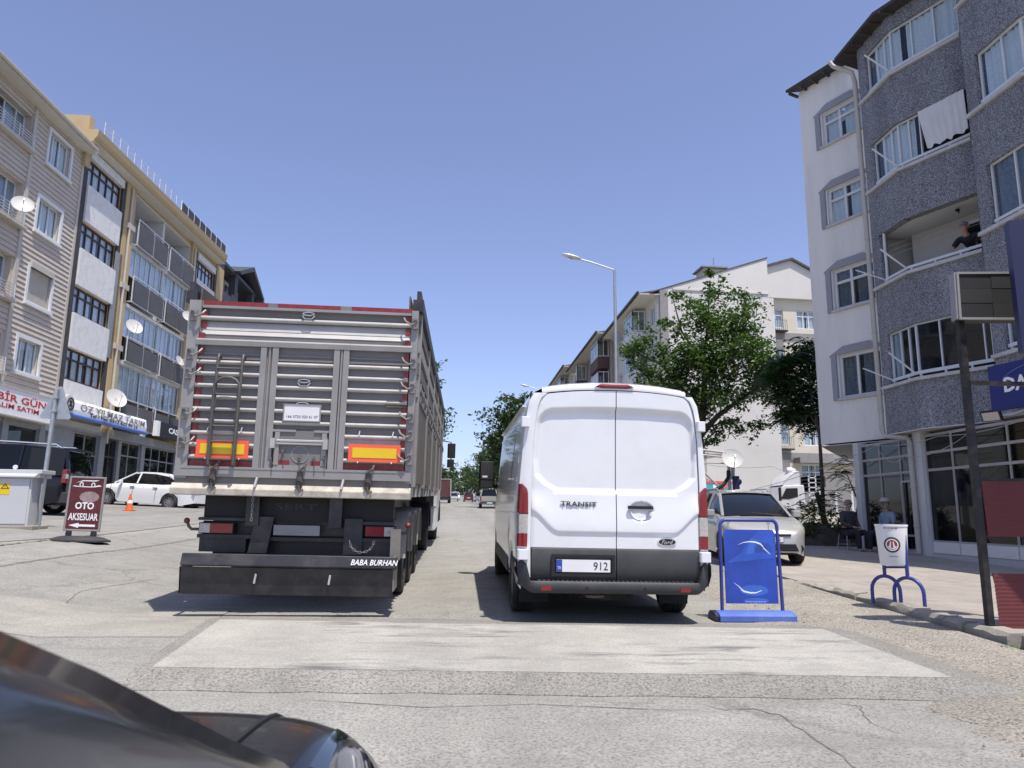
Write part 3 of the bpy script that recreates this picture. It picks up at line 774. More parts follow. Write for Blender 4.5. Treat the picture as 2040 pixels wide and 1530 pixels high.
text('lettering', 'Tel / Fax: 0312 622 99 15', M['print_black'], sg, Fs @ T(33.2, 5.12, .075), h=.16, w=4.4, bold=.012)
m = MB(Fs @ T(29.3, 5.35, 0)); m.lathe([(0, .16), (.30, .16), (.36, .12), (.38, .05), (.38, -.2)], 28); m.build('emblem', M['alu_bar'], sg, smooth=40)
m = MB(Fs @ T(29.3, 5.35, .165)); m.lathe([(.20, 0), (.25, 0), (.25, .01), (.20, .01)], 24); m.prism([(-.14, -.1, 0), (.14, -.1, 0), (.05, .0, 0), (.1, .12, 0), (-.1, .12, 0), (-.03, .0, 0)], (0, 0, .01)); m.build('emblem_print', M['print_black'], sg)
sg = wthing('shop_sign', 'black shop fascia reading CASE in white, beside the curved white fascia', 'shop sign', (-15.4, 40, 4.9), 'fascia signs over the left shops')
MB(Fs).bx(38.05, 42.5, 4.98, 5.72, -.2, 0).build('board', M['print_black'], sg)
MB(Fs).bx(37.7, 38.03, 4.98, 5.74, -.2, .02).build('end_cap', M['print_white'], sg)
text('lettering', 'CASE', M['print_white'], sg, Fs @ T(39.95, 5.4, .004), h=.3, w=1.6, bold=.03)
# dishes on the left fronts
dish('white satellite dish on the cream siding balcony', (-15.1, 24.6, 11.55), (.55, -.8, .5), .42, arm=(-15.9, 25.2, 11.4))
dish('largest white satellite dish of the left fronts, above the curved white fascia', (-14.7, 31.9, 6.0), (.75, -.6, .5), .52, arm=(-15.9, 33.6, 5.8))
dish('white satellite dish on the middle balcony railing of the ochre block', (-14.9, 33.3, 9.5), (.7, -.65, .5), .45, arm=(-15.6, 34.4, 9.2))
dish('small white satellite dish at the far downpipe of the ochre block', (-14.9, 39.4, 11.65), (.7, -.7, .45), .36, arm=(-15.6, 41.6, 11.4))
dish('small grey satellite dish low on the far downpipe of the ochre block', (-14.95, 39.0, 9.1), (.9, -.3, .4), .33, arm=(-15.6, 41.6, 9.0))

# ------------------------------------------------------------------ left: dark gabled house beyond
FG = frame((-18.2, 0, 0), (0, 1, 0), (0, 0, 1))
gh = wthing('gabled_apartment', 'dark grey gabled apartment house beyond the ochre block', 'apartment building', (-18.5, 60, G(-18, 60)))
M['dark_slate'] = mk('dark slate cladding', (.05, .052, .06), .6, var=.15)
m = MB(FG); m.bx(54, 54.3, 1.5, 19.5, -8, -.1); m.bx(54, 66, 1.5, 17.6, -8, -2.2); m.build('wall', M['wall_white'], gh)
m = MB(FG); m.bx(53.6, 54.4, 17.4, 19.95, -2.6, .0); m.bx(57.2, 57.9, 17.0, 20.0, -.5, .0); m.bx(61.9, 62.6, 17.0, 19.7, -.5, .0); m.bx(53.6, 66, 19.7, 19.95, -3.4, .05); m.build('column', M['dark_slate'], gh)
m = MB(FG)
for z in (8.6, 11.4, 14.2, 17.0): m.bx(54, 66, z, z + .8, -2.3, -.1)
m.build('balcony', M['dark_slate'], gh)
m = MB(FG @ T(0, 0, .5)); m.prism([(57.0, 19.75, 0), (60.3, 21.1, 0), (63.6, 19.6, 0), (63.6, 18.0, 0), (63.9, 18.0, 0), (63.9, 19.75, 0), (60.3, 21.5, 0), (56.6, 19.9, 0)], (0, 0, -2.5)); m.build('gable_roof', M['dark_slate'], gh)
m = MB(FG); m.prism([(57.9, 17.8, -1.2), (61.9, 17.8, -1.2), (61.9, 20.2, -1.2), (60.3, 20.9, -1.2), (57.9, 20.0, -1.2)], (0, 0, -.2)); m.build('gable_wall', M['wall_white'], gh)
m = MB(FG); m.bx(64.5, 66.5, 17, 18.9, -2, .2); m.build('chimney', M['siding_trim'], gh)
for z in (9.5, 12.3, 15.1, 17.9): window(gh, FG, 58.4, 61.4, z, z + 1.4, [.33, .66], M['brown_frame'], w=-1.15, bar=.08)
# ------------------------------------------------------------------ right: pebble-dashed block with bow balconies
def pebble_mat():
    m, nt, b = newmat('blue grey pebble dash')
    v = mapping(nt)
    vo = nt.nodes.new("ShaderNodeTexVoronoi"); vo.inputs["Scale"].default_value = 78; nt.links.new(v, vo.inputs["Vector"])
    sx = nt.nodes.new("ShaderNodeSeparateColor"); nt.links.new(vo.outputs["Color"], sx.inputs[0])
    c = ramp(nt, sx.outputs[0], [(.0, (.075, .08, .098)), (.34, (.10, .106, .128)), (.42, (.19, .198, .226)), (.66, (.235, .243, .27)), (.74, (.34, .345, .365)), (1.0, (.42, .42, .435))]).outputs[0]
    n = noise(nt, mapping(nt, (1.6, 1.6, .28)), .9, 6, .65); c = mixc(nt, 1.0, c, ramp(nt, n.outputs[0], [(.30, .68), (.5, .98), (.68, 1.15)]).outputs[0], 'MULTIPLY')
    nt.links.new(c, b.inputs["Base Color"]); b.inputs["Roughness"].default_value = .85
    bp = nt.nodes.new("ShaderNodeBump"); bp.inputs["Strength"].default_value = .5; bp.inputs["Distance"].default_value = .015; bp.invert = True
    nt.links.new(vo.outputs["Distance"], bp.inputs["Height"]); nt.links.new(bp.outputs[0], b.inputs["Normal"])
    return m
M['pebble'] = pebble_mat()
M['ledge'] = mk('pale stone ledge', (.52, .51, .50), .8, var=.08, scale=4, dirt=(.36, .34, .32), dscale=3, damt=.5)
M['surround'] = mk('grey window surround', (.30, .31, .34), .85, var=.05)
md = Vector((.407, -.914, 0)).normalized()
Kp = Vector((10.45, 15.9, 0))
pb = wthing('pebble_apartment', 'tall blue grey pebble-dashed apartment block with bow balconies beside the right sidewalk', 'apartment building', (12, 16, G(12, 16)))
FM = frame(Kp, md, (0, 0, 1))                                   # main bay, u runs towards the camera
FC = frame((10.45, 17.27, 0), (0, -1, 0), (0, 0, 1))            # chamfer, 1.37 long
FW = frame(Vector((10.97, 19.08, 0)) - md * 1.49, md, (0, 0, 1))  # white wall, u from its far corner
J2 = Vector((10.49, 13.46, 0))
FD = frame(J2, (0, -1, 0), (0, 0, 1))                           # chamfer of the second bay, 1.5 long
FE = frame(J2 + Vector((0, -1.5, 0)), md, (0, 0, 1))            # second bay main face
Ls = [12.2, 9.65, 7.05, 4.5]; Ts = [13.35, 10.83, 8.36, 5.77]
for F, L, a, b, rows in ((FM, 1.75, 0, 1.72, 4), (FC, 1.37, .32, 1.37, 4), (FD, 1.5, .31, 1.5, 4), (FE, 4.5, 0, 3.4, 4)):
    m = MB(F)
    hs = [(a - (1e-3 if a == 0 else 0), b + (1e-3 if b == L else 0), Ls[i], Ts[i]) for i in range(rows)]
    cl = [(max(0, h[0]), min(L, h[1]), h[2], h[3]) for h in hs]
    for q in cells(0, L, 3.32, 13.75, cl):
        m.add([(q[0], q[2], 0), (q[1], q[2], 0), (q[1], q[3], 0), (q[0], q[3], 0)], [(0, 1, 2, 3)])
    for h in cl:     # heads and sills of the openings, jambs only at real ends
        m.add([(h[0], h[3], 0), (h[1], h[3], 0), (h[1], h[3], -.22), (h[0], h[3], -.22)], [(0, 1, 2, 3)])
        m.add([(h[0], h[2], 0), (h[1], h[2], 0), (h[1], h[2], -.22), (h[0], h[2], -.22)], [(3, 2, 1, 0)])
        if h[0] > .01: m.add([(h[0], h[2], 0), (h[0], h[3], 0), (h[0], h[3], -.22), (h[0], h[2], -.22)], [(0, 1, 2, 3)])
        if h[1] < L - .01: m.add([(h[1], h[2], 0), (h[1], h[3], 0), (h[1], h[3], -.22), (h[1], h[2], -.22)], [(3, 2, 1, 0)])
    m.build('wall', M['pebble'], pb)
# return walls, core, soffit
m = MB()
Jm = Kp + md * 1.75
def vface(p, q, z0, z1, mb): mb.add([(p.x, p.y, z0), (q.x, q.y, z0), (q.x, q.y, z1), (p.x, p.y, z1)], [(0, 1, 2, 3)])
vface(Vector((10.45, 17.27, 0)), Vector((11.7, 17.5, 0)), 3.32, 13.75, m); vface(Jm, J2, 3.32, 13.75, m)
m.build('return_wall', M['pebble'], pb)
Wc = Vector((10.97, 19.08, 0)) - md * 1.49
poly = [Wc, Vector((11.2, 18.6, 0)), Vector((11.7, 17.5, 0)), Vector((10.45, 17.27, 0)), Kp, Jm, J2, J2 + Vector((0, -1.5, 0)), J2 + Vector((0, -1.5, 0)) + md * 4.5, Vector((20, 8, 0)), Vector((20, 24, 0)), Vector((13.5, 25, 0))]
m = MB(); m.prism([(p.x, p.y, 3.30) for p in poly], (0, 0, .02)); m.build('soffit', M['wall_white'], pb)
core = [Wc + Vector((1.2, 1.2, 0)), Vector((12.9, 17.5, 0)), Vector((12.4, 15.2, 0)), Vector((11.9, 12.6, 0)), Vector((13.0, 9.5, 0)), Vector((19, 9, 0)), Vector((19, 23, 0))]
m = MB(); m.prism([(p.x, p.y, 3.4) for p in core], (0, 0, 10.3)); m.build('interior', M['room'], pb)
for z in (11.95, 9.4, 4.25, 13.72): m = MB(); m.prism([(p.x, p.y, z) for p in [Vector((11.6, 17.2, 0)), Vector((10.55, 17.1, 0)), Kp + Vector((.1, 0, 0)), Jm, J2 + Vector((.12, 0, 0)), J2 + Vector((.12, -1.5, 0)), Vector((12.2, 8.2, 0)), Vector((14, 9, 0)), Vector((14, 17, 0))]], (0, 0, .1)); m.build('floor_slab', M['ledge'], pb)
# white wall with stone-framed windows
wz_ = [(12.27, 13.32), (9.75, 10.86), (7.17, 8.36), (4.60, 5.84)]
hw = [(.77, 2.1, a, b) for a, b in wz_]
m = MB(FW); wall(m, 0, 2.3, 3.36, 14.45, hw, 0, .25); m.bx(-.002, 0, 3.36, 14.45, -6, 0); m.build('wall', M['wall_right'], pb)
for a, b, c, d in hw:
    m = MB(FW)
    t = .22
    m.prism([(a - .05, c - .04, 0), (a - .05, d + .02, 0), (a - .27, d + .02, 0), (a - .22, d - .05, 0), (a - .22, c - .04, 0)], (0, 0, .05))
    m.prism([(a - .27, d + .02, 0), (a + .2, d + .24, 0), (b - .3, d + .24, 0), (b + .25, d + .02, 0), (a - .05, d + .02, 0)][::-1], (0, 0, .05))
    m.build('window_surround', M['surround'], pb)
    MB(FW).bx(a - .06, b + .1, c - .06, c, -.1, .08).build('sill', M['ledge'], pb)
    window(pb, FW, a, b, c, d, [.42], M['white_frame'], w=-.1, bar=.075, trans=.68 if d > 6 else None, cur='curtain' if d > 9.5 else 'curtain_lace', cur_split=[(.05, .42), (.5, 1)])
# roof edges
M['rafter'] = mk('rafter wood', (.075, .058, .048), .8, var=.2)
m = MB(FW); m.prism([(-.2, 14.46, .34), (-.2, 14.54, .36), (-.2, 16.2, -4), (-.2, 16.0, -4)], (2.55, 0, 0)); m.build('roof', M['roof_dark'], pb)
m = MB(FW)
for k in range(6): m.bx(-.15 + k * .42, -.09 + k * .42, 14.37, 14.45, -.1, .3)
m.build('rafter', M['rafter'], pb)
eo = [Vector((10.08, 17.75, 0)), Vector((10.08, 15.85, 0)), Vector((10.72, 14.4, 0)), Vector((10.12, 13.4, 0)), Vector((10.12, 11.6, 0)), Vector((11.9, 7.2, 0)), Vector((17, 7, 0)), Vector((17, 18, 0)), Vector((11.5, 18.3, 0))]
m = MB(); m.prism([(p.x, p.y, 13.74) for p in eo], (0, 0, .09)); m.build('roof', M['roof_dark'], pb)
m = MB()
for k in range(5): m.bx(10.14, 10.6, 17.4 - k * .42 - .05, 17.4 - k * .42, 13.69, 13.74)
m.build('rafter', M['rafter'], pb)
# ledges, rails, glazing with curtains
def glaze(F, a, b, z0, z1, cols, cur, spl, w=-.1): return window(pb, F, a, b, z0, z1, cols, M['white_frame'], w=w, bar=.03, cur=cur, cur_split=spl)
for i, z in enumerate(Ls):
    m = MB(); 
    for F, a, b in ((FM, -.02, 1.74), (FC, .0, 1.38), (FD, -.02, 1.5), (FE, -.02, 4.4)):
        m.M = F; m.bx(a, b, z - .075, z - .002, -.25, .07)
    m.build('ledge', M['ledge'], pb)
    m = MB()
    for F, a, b in ((FM, 0, 1.7), (FC, .34, 1.37), (FD, .34, 1.5), (FE, 0, 3.4)):
        m.M = F; m.bx(a, b, z + .075, z + .14, -.09, -.03)
        u = a + .05
        while u < b: m.bx(u, u + .05, z, z + .08, -.085, -.035); u += .58
    m.build('rail', M['white_frame'], pb)
    if i != 2:
        t = Ts[i]
        if i == 1:
            window(pb, FM, 0, .58, z + .13, t, [.5], M['white_frame'], w=-.1, bar=.03, cur='curtain', cur_split=[(0, .75)])
        else:
            glaze(FM, 0, 1.7, z + .13, t, [.33, .66] if i == 0 else [.34, .9], 'curtain' if i == 0 else None, [(0, .16), (.22, 1)])
        glaze(FC, .34, 1.36, z + .13, t, [.4, .72], 'curtain' if i < 2 else 'curtain_grey', [(.2, 1)] if i < 2 else [(0, .4)])
    glaze(FD, .34, 1.5, z + .13, Ts[i], [.55], 'curtain' if i < 2 else 'curtain_lace', [(0.05, 1)])
    glaze(FE, 0, 3.3, z + .13, Ts[i], [.2, .4, .6, .8], 'curtain' if i < 2 else 'curtain_lace', [(0, 1)])
    # clothes-line arm of each balcony
    m = MB(FC); m.tube([(1.3, z + .12, 0), (1.15, z + .62, .5)], .022, 6)
    m.build('clothes_line_arm', M['white_frame'], pb)
    if i >= 2:
        m = MB(FC); m.tube([(.4, z + .12, 0), (.1, z + .45, .55)], .016, 6); m.build('clothes_line_arm', M['white_frame'], pb)
# white sheet hung outside the second balcony
cl = MB(FM)
rows = []
for j in range(9):
    t = j / 8; rows.append([(.60 + .02 * t + 1.1 * k / 30 + (.14 - .14 * k / 30) * t, 10.83 - 1.0 * t - (.03 * math.sin(k * .8) if j == 8 else 0), .03 + .022 * math.sin(k * 1.35 + .6 * math.sin(k * .5)) * (.3 + .7 * t) + .02 * (k > 18)) for k in range(31)])
cl.loft(rows)
o = cl.build('awning_cloth', mk('white cotton sheet', (.66, .65, .64), .95, var=.05), None, smooth=80)
tag(o, 'white cloth hung outside the second balcony from the top of the pebble block', 'cloth')
# open balcony: room behind
M['loggia'] = mk('painted loggia wall', (.50, .49, .46), .9, var=.05)
m = MB()
m.M = FM; m.bx(-.6, 1.9, 6.2, 8.55, -1.30, -1.22); m.bx(1.72, 1.78, 6.2, 8.5, -1.3, -.02)
m.M = FC; m.bx(-.05, .02, 6.2, 8.5, -1.6, -.25); m.bx(.0, 1.4, 6.2, 8.55, -1.75, -1.65)
m.build('loggia_wall', M['loggia'], pb)
m = MB(); pp = [(11.75, 17.2), (10.62, 17.15), (10.6, 15.95), (11.2, 14.5), (12.4, 15.0), (12.4, 17.2)]
m.prism([(x, y, 8.38) for x, y in pp], (0, 0, .06)); m.build('loggia_ceiling', M['wall_white'], pb)
m = MB(); m.prism([(x, y, 6.2) for x, y in pp], (0, 0, .04)); m.build('loggia_floor', M['ledge'], pb)
window(pb, FM, .72, 1.66, 7.25, 8.22, [.45], M['white_frame'], w=-1.18, bar=.07, trans=.55, pane='pane_dark')
m = MB(FC); m.tube([(.46, 7.05, -.05), (.44, 7.6, -.07), (.47, 8.0, -.04), (.45, 8.36, -.06)], .035, 6); m.build('curtain_roll', M['white_frame'], pb)
m = MB(FM @ T(1.0, 8.3, -.5)); m.lathe([(0, .0), (.05, .0), (.05, .03), (.02, .05)], 10, 'Y'); m.tube([(0, .02, 0), (.04, -.06, .02)], .02, 6); m.build('ceiling_lamp', M['black'], pb)
m = MB()
for k in range(3): m.M = FM; m.tube([(-.9, 7.75 + .13 * k, -.5), (1.7, 7.78 + .13 * k, -.35)], .004, 4)
m.build('clothes_line', M['galv'], pb)
# downpipe at the joint of the white wall
m = MB()
m.tube([(9.95, 17.75, 13.7), (10.0, 17.7, 13.55), (10.36, 17.42, 13.2), (10.40, 17.38, 12.9), (10.40, 17.38, 3.45), (10.42, 17.3, 3.28), (10.62, 16.75, 3.2), (10.66, 16.72, 3.1), (10.66, 16.72, .5)], .06, 8)
for z in (11, 8.4, 5.9, 3.9, 2.0, 1.1): m.lathe([(.07, z), (.07, z + .05)], 10, c=(10.40 if z > 3.3 else 10.66, 17.38 if z > 3.3 else 16.72, 0))
m.build('downpipe', M['siding_trim'], pb, smooth=60)
# shop front under the overhang
FS = frame((10.75, 19.45, 0), (0, -1, 0), (0, 0, 1))       # u runs towards the camera
zs = .47
m = MB(FS)
m.bx(0, .26, .2, 3.3, -.25, .0); m.bx(2.72, 3.02, .2, 3.3, -.25, .01); m.bx(9, 9.4, .2, 3.3, -.25, 0)
m.build('column', M['wall_white'], pb)
m = MB(FS); m.bx(.26, 2.72, .2, .52, -.2, -.03); m.bx(3.02, 9, .2, .50, -.2, -.03); m.build('plinth', M['ledge'], pb)
M['shop_bar'] = mk('pale shop mullion', (.40, .38, .36), .6, var=.15, dirt=(.22, .18, .15), dscale=6, damt=.5)
def shopgrid(u0, u1, cols, zz):
    m = MB(FS); us = [u0] + cols + [u1]
    for u in us: m.bx(u - .022, u + .022, zz[0], zz[-1], -.14, -.08)
    for z in zz: m.bx(u0, u1, z - .03, z + .03, -.138, -.078)
    o = m.build('shop_window', M['shop_bar'], pb)
    for a, b in zip(us, us[1:]):
        for c, d in zip(zz, zz[1:]): box_o('pane', o, FS, a + .022, b - .022, c + .03, d - .03, -.115, -.105, M['pane_dark'])
    return o
shopgrid(.26, 2.72, [1.12, 2.0], [.52, 2.4, 2.80, 3.2])
shopgrid(3.02, 9.0, [3.95, 5.65, 7.4], [.52, .78, 2.4, 2.80, 3.2])
m = MB(FS); m.fr(2.03, 2.68, .52, 2.2, .05, -.07, -.03); m.bx(2.05, 2.66, .86, .91, -.07, -.03); m.build('door', M['shop_bar'], pb)
for a, b in ((3.04, 3.93), (3.97, 5.63), (5.67, 7.38), (7.42, 8.98)): box_o('kick_panel', pb, FS, a, b, .53, .77, -.1, -.07, M['wall_right'])
M['paper'] = mk('dusty paper behind the glass', (.42, .41, .39), .9, var=.15, scale=3)
m = MB(FS); m.bx(3.3, 3.92, .8, 2.75, -.22, -.2); m.build('window_paper', M['paper'], pb)
m = MB(FS); m.bx(.5, 1.6, .55, 1.7, -.5, -.45); m.build('window_paper', M['paper'], pb)
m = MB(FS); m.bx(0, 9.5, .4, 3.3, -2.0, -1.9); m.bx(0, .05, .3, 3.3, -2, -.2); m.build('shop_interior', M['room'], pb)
# loose wires under the overhang
def wire(label, pts, r=.008, group='loose wires under the overhang', sag=.15):
    P = []
    for a, b in zip(pts, pts[1:]):
        a, b = Vector(a), Vector(b)
        for i in range(9):
            t = i / 8; q = a.lerp(b, t); q.z -= sag * 4 * t * (1 - t); P.append(q)
    m = MB(); m.tube(P, r, 5); return tag(m.build('wire', M['galv']), label, 'wire', group)
wire('pale wire drooping from the soffit across the shop windows to the dark frame', [(10.6, 18.5, 3.2), (10.55, 15.5, 3.1), (10.4, 12.0, 3.25)], sag=.12)
wire('pale wire slanting from the hedge up to the corner of the white wall', [(9.8, 24, 2.2), (10.55, 17.6, 3.15)], sag=.1)
wire('pale wire looping low in front of the shop transom', [(10.6, 17.9, 2.95), (10.6, 16.9, 2.75), (10.55, 14.2, 3.2)], sag=.2)
# flood lamp by the blue fascia
fl = wthing('flood_lamp', 'small black flood lamp under the pebble-dashed overhang', 'flood lamp', (9.9, 12.8, 3.2))
m = MB(T(9.75, 12.75, 3.18) @ RZ(-65) @ RX(25)); m.bx(-.17, .17, -.03, .03, -.1, .1); m.build('case', M['black'], fl)
m = MB(T(9.75, 12.75, 3.18) @ RZ(-65) @ RX(25)); m.bx(-.145, .145, -.04, -.032, -.08, .08); m.build('lens', M['clear_lens'], fl)
m = MB(); m.tube([(9.8, 12.78, 3.18), (10.1, 12.7, 3.2), (10.5, 12.6, 3.35)], .03, 6); m.build('arm', M['galv'], fl)
# blue signs of the car shop
M['sign_blue'] = mk('dark blue sign sheet', (.016, .022, .15), .5, var=.1, scale=2)
M['sign_navy'] = mk('navy sign side', (.010, .012, .06), .5, var=.1)
bs = wthing('hanging_sign', 'dark blue fascia sign with white letters DAL on the pebble block', 'shop sign', (9.7, 11.8, 3.6))
Fb = frame((9.42, 12.3, 0), (.16, -1, 0), (0, 0, 1))
MB(Fb).bx(0, 3.0, 3.2, 4.0, -.12, 0).build('board', M['sign_blue'], bs)
text('lettering', 'DAL', M['print_white'], bs, Fb @ T(.3, 3.62, .004), h=.26, w=.62, bold=.03, align='LEFT')
m = MB(Fb); m.tube([(.25 + .75 * (1 - math.cos(t * .2)), 3.62 + .3 * math.sin(t * .2), .004) for t in range(0, 16)], .008, 4); m.build('swoosh', mk('sign light blue', (.10, .16, .45), .5), bs)
vsn = wthing('hanging_sign', 'plain navy blue panel hanging next to the LED board, above the sign lettered DAL', 'shop sign', (5.6, 6.3, 2.9))
MB(frame((5.19, 6.3, 0), (.93, -.36, 0), (0, 0, 1))).bx(0, 1.3, 2.86, 4.14, -.12, 0).build('panel', M['sign_navy'], vsn)
MB(frame((5.19, 6.3, 0), (.93, -.36, 0), (0, 0, 1))).bx(1.1, 1.2, G(6, 6) + .05, 4.3, -.24, -.13).build('post', M['sign_navy'], vsn)
# ------------------------------------------------------------------ vehicles: common parts
WHEELC = {}
def wheel(parent, x, y, r, w, rim='rim', spokes=8, side=1, name='wheel', z=None):
    """tyre mesh with a rim as its sub-part; the axle runs along x, side = +1 when the outer face looks to +x"""
    key = (r, w, rim, spokes)
    if key not in WHEELC:
        t = MB(); h = w / 2; pr = [(r * .60, -h * .8), (r * .70, -h), (r * .93, -h), (r * .985, -h * .82), (r, -h * .6)]
        gro = []
        for gx in (-.35, 0, .35): gro += [(r, h * (gx - .10)), (r * .975, h * (gx - .07)), (r * .975, h * (gx + .07)), (r, h * (gx + .10))]
        pr = pr + gro + [(a, -b) for a, b in reversed(pr)]
        t.lathe(pr, 36, 'X'); tm = t.mesh('wheel', M['tyre'], smooth=35)
        q = MB(); q.lathe([(r * .60, -h * .7), (r * .60, h * .55), (r * .64, h * .7), (r * .64, h * .8), (r * .57, h * .82), (r * .55, h * .4)], 32, 'X')
        q.lathe([(0, h * .62), (r * .10, h * .60), (r * .13, h * .45), (r * .13, h * .1)], 16, 'X')
        for k in range(spokes):
            a = 2 * math.pi * k / spokes; ca, sa = math.cos(a), math.sin(a)
            def P_(rad, off, xx): return (xx, rad * ca - off * sa, rad * sa + off * ca)
            o1, o2 = r * .055, r * .085
            q.add([P_(r * .1, -o1, h * .55), P_(r * .1, o1, h * .55), P_(r * .57, o2, h * .68), P_(r * .57, -o2, h * .68), P_(r * .1, -o1, h * .2), P_(r * .1, o1, h * .2), P_(r * .57, o2, h * .35), P_(r * .57, -o2, h * .35)],
                  [(0, 1, 2, 3), (0, 4, 5, 1), (1, 5, 6, 2), (3, 2, 6, 7), (0, 3, 7, 4)])
        q.lathe([(r * .56, h * .05), (.01, h * .05)], 24, 'X')
        WHEELC[key] = (tm, q.mesh('rim', M[rim], smooth=30))
    tm, rm = WHEELC[key]
    o = obj_of(tm, name, parent, T(x, y, r if z is None else z) @ (RZ(180) if side < 0 else Matrix.Identity(4)))
    obj_of(rm, 'rim', o)
    return o
def on_road(x, y, yaw=0.0, roll=0.0, e=None):
    z = G(x, y) if e is None else G(4, y) + e
    return T(x, y, z) @ RX(math.degrees(TILT)) @ RZ(yaw) @ RY(roll)
def interp(tab, y): return lerp_table(tab, y)

def car(root, S, paint, glass='car_glass', rim='rim'):
    """car body from tables along y (rear 0 .. front L): half width, sill, belt (top of the lower body), roof, roof half width"""
    L = S['L']; r = S['r']; ax = S['axles']; ar = r + .055
    ys = sorted(set([L * i / 36 for i in range(37)] + [a + ar * math.cos(t * math.pi / 10) for a in ax for t in range(11)] + S.get('ys', [])))
    hw = lambda y: interp(S['w'], y)
    def sill(y):
        z = interp(S['sill'], y)
        for a in ax:
            d = abs(y - a)
            if d < ar: z = max(z, r + math.sqrt(ar * ar - d * d) - .02)
        return z
    m = MB()
    rows = []
    for y in ys:
        w = hw(y); zs = sill(y); zb = interp(S['belt'], y); zf = interp(S['sill'], y)
        k = S.get('shoulder', .72); zm = max(zs + .02, zf + (zb - zf) * k); cr = S.get('crown', .03)
        half = [(w * .965, zs), (w * .995, min(zm, max(zs + .01, zf + (zb - zf) * .4))), (w, zm), (w * .985, zm + (zb - zm) * .55), (w * .93, zb - .012), (w * .88, zb), (w * .45, zb + cr * .8), (0, zb + cr)]
        rows.append([(-a, y, b) for a, b in half] + [(a, y, b) for a, b in reversed(half[:-1])])
    m.loft(rows); n = len(rows[0]); N = len(rows)
    m.f = [tuple(reversed(f)) for f in m.f]
    m.f.append(tuple(range(n))); m.f.append(tuple(reversed(range((N - 1) * n, N * n))))
    b = m.build('body', paint, root, smooth=38)
    # closed dark floor and wheel housings
    m = MB(); w0 = min(hw(a) for a in ax)
    m.bx(-w0 + .26, w0 - .26, .25, L * .80, interp(S['sill'], L / 2) + .02, interp(S['belt'], L * .8) - .12); m.bx(-w0 + .26, w0 - .26, L * .8, L - .25, interp(S['sill'], L / 2) + .02, interp(S['belt'], L - .25) - .12)
    m.build('underbody', M['black'], root)
    # greenhouse
    gy = S['glass']                                  # list of (y, belt z, half width at belt, roof z, half width at roof)
    m = MB(); rows = []
    for y, zb, wb, zr, wr in gy:
        half = [(wb, zb), (wb + (wr - wb) * .5 + .008, zb + (zr - zb) * .5), (wr, zr - (.03 if zr - zb > .1 else 0)), (wr - .08, zr), (wr * .4, zr + .015), (0, zr + .02)]
        rows.append([(-a, y, c) for a, c in half] + [(a, y, c) for a, c in reversed(half[:-1])])
    m.loft(rows); m.f = [tuple(reversed(f)) for f in m.f]
    n = len(rows[0]); m.f.append(tuple(range(n)))
    m.build('window_glass', M[glass], root, smooth=35)
    i0, i1 = S['roof']
    m = MB()
    rr = []
    for y, zb, wb, zr, wr in gy[i0:i1 + 1]:
        rr.append([(-wr - .012, y, zr - .05), (-wr - .005, y, zr - .012), (-wr + .08, y, zr + .012), (-wr * .4, y, zr + .03), (0, y, zr + .035), (wr * .4, y, zr + .03), (wr - .08, y, zr + .012), (wr + .005, y, zr - .012), (wr + .012, y, zr - .05)])
    m.loft(rr); m.f = [tuple(reversed(f)) for f in m.f]
    m.build('roof', paint, root, smooth=40)
    m = MB()
    for s in (-1, 1):
        def pt(i, t, o=.012): 
            y, zb, wb, zr, wr = gy[i]; return (s * (wb + (wr - wb) * t + o), y, zb + (zr - zb) * t)
        A, B = S['apillar']
        m.tube([pt(A, .0), pt(B, 1.0, -.01)], .035, 6)
        A, B = S['rpillar']
        m.tube([pt(A, .0), pt(B, 1.0, -.01)], S.get('rp', .05), 6)
        for i in S.get('bpillar', []):
            m.tube([pt(i, .02), pt(i, .97)], .035, 4)
    m.build('pillar', paint, root, smooth=40)
    for a in ax:
        for s in (-1, 1): wheel(root, s * (hw(a) - .115), a, r, .2, rim, S.get('spokes', 10), s)
    return b

# ------------------------------------------------------------------ white panel van, seen from behind
van = thing('panel_van', 'white high-roof panel van standing in the lane, seen from behind', 'van', on_road(1.6, 7.75, 0, .6))
def vtop(x): return 2.445 - .055 * (abs(x) / .78) ** 2.2
HP = [(.975, .36), (1.005, .50), (1.02, .80), (1.022, 1.15), (1.012, 1.45), (.985, 1.80), (.955, 2.12), (.925, 2.30), (.865, 2.41), (.76, 2.465), (.5, 2.505), (.25, 2.525), (0, 2.53)]
def van_sec(y):
    sx = 1 - .10 * sm(4.9, 5.9, y); dz = interp([(0, 0), (4.3, 0), (5.2, -1.05), (5.6, -1.28), (6.0, -1.6)], y)
    rise = .02 * sm(0, .25, y)
    out = []
    for x, z in HP:
        zz = z if z < .9 else max(.9, .9 + (z - .9) * (1.6 + dz) / 1.6) + (rise if z > 2.3 else 0)
        for a in (.98, 4.75):
            d = abs(y - a)
            if z < .6 and d < .43: zz = max(zz, .355 + math.sqrt(.43 ** 2 - d * d) * (1 if z < .4 else 1.02) - .01 + (.012 if z > .4 else 0))
        out.append((x * sx, zz))
    return out
ysv = sorted(set([.0, .03, .08, .2, .4] + [a + .43 * math.cos(t * math.pi / 8) for a in (.98, 4.75) for t in range(9)] + [1.8, 2.2, 2.6, 3.0, 3.4, 3.8, 4.1, 4.3, 4.5, 4.8, 5.0, 5.2, 5.4, 5.6, 5.8, 6.0]))
ysv = [y for y in ysv if y >= 0]
m = MB(); rows = []
for y in ysv:
    h = van_sec(y); k = 1 - .012 * sm(.1, 0, y)
    rows.append([(-a * k, y, b) for a, b in h] + [(a * k, y, b) for a, b in reversed(h[:-1])])
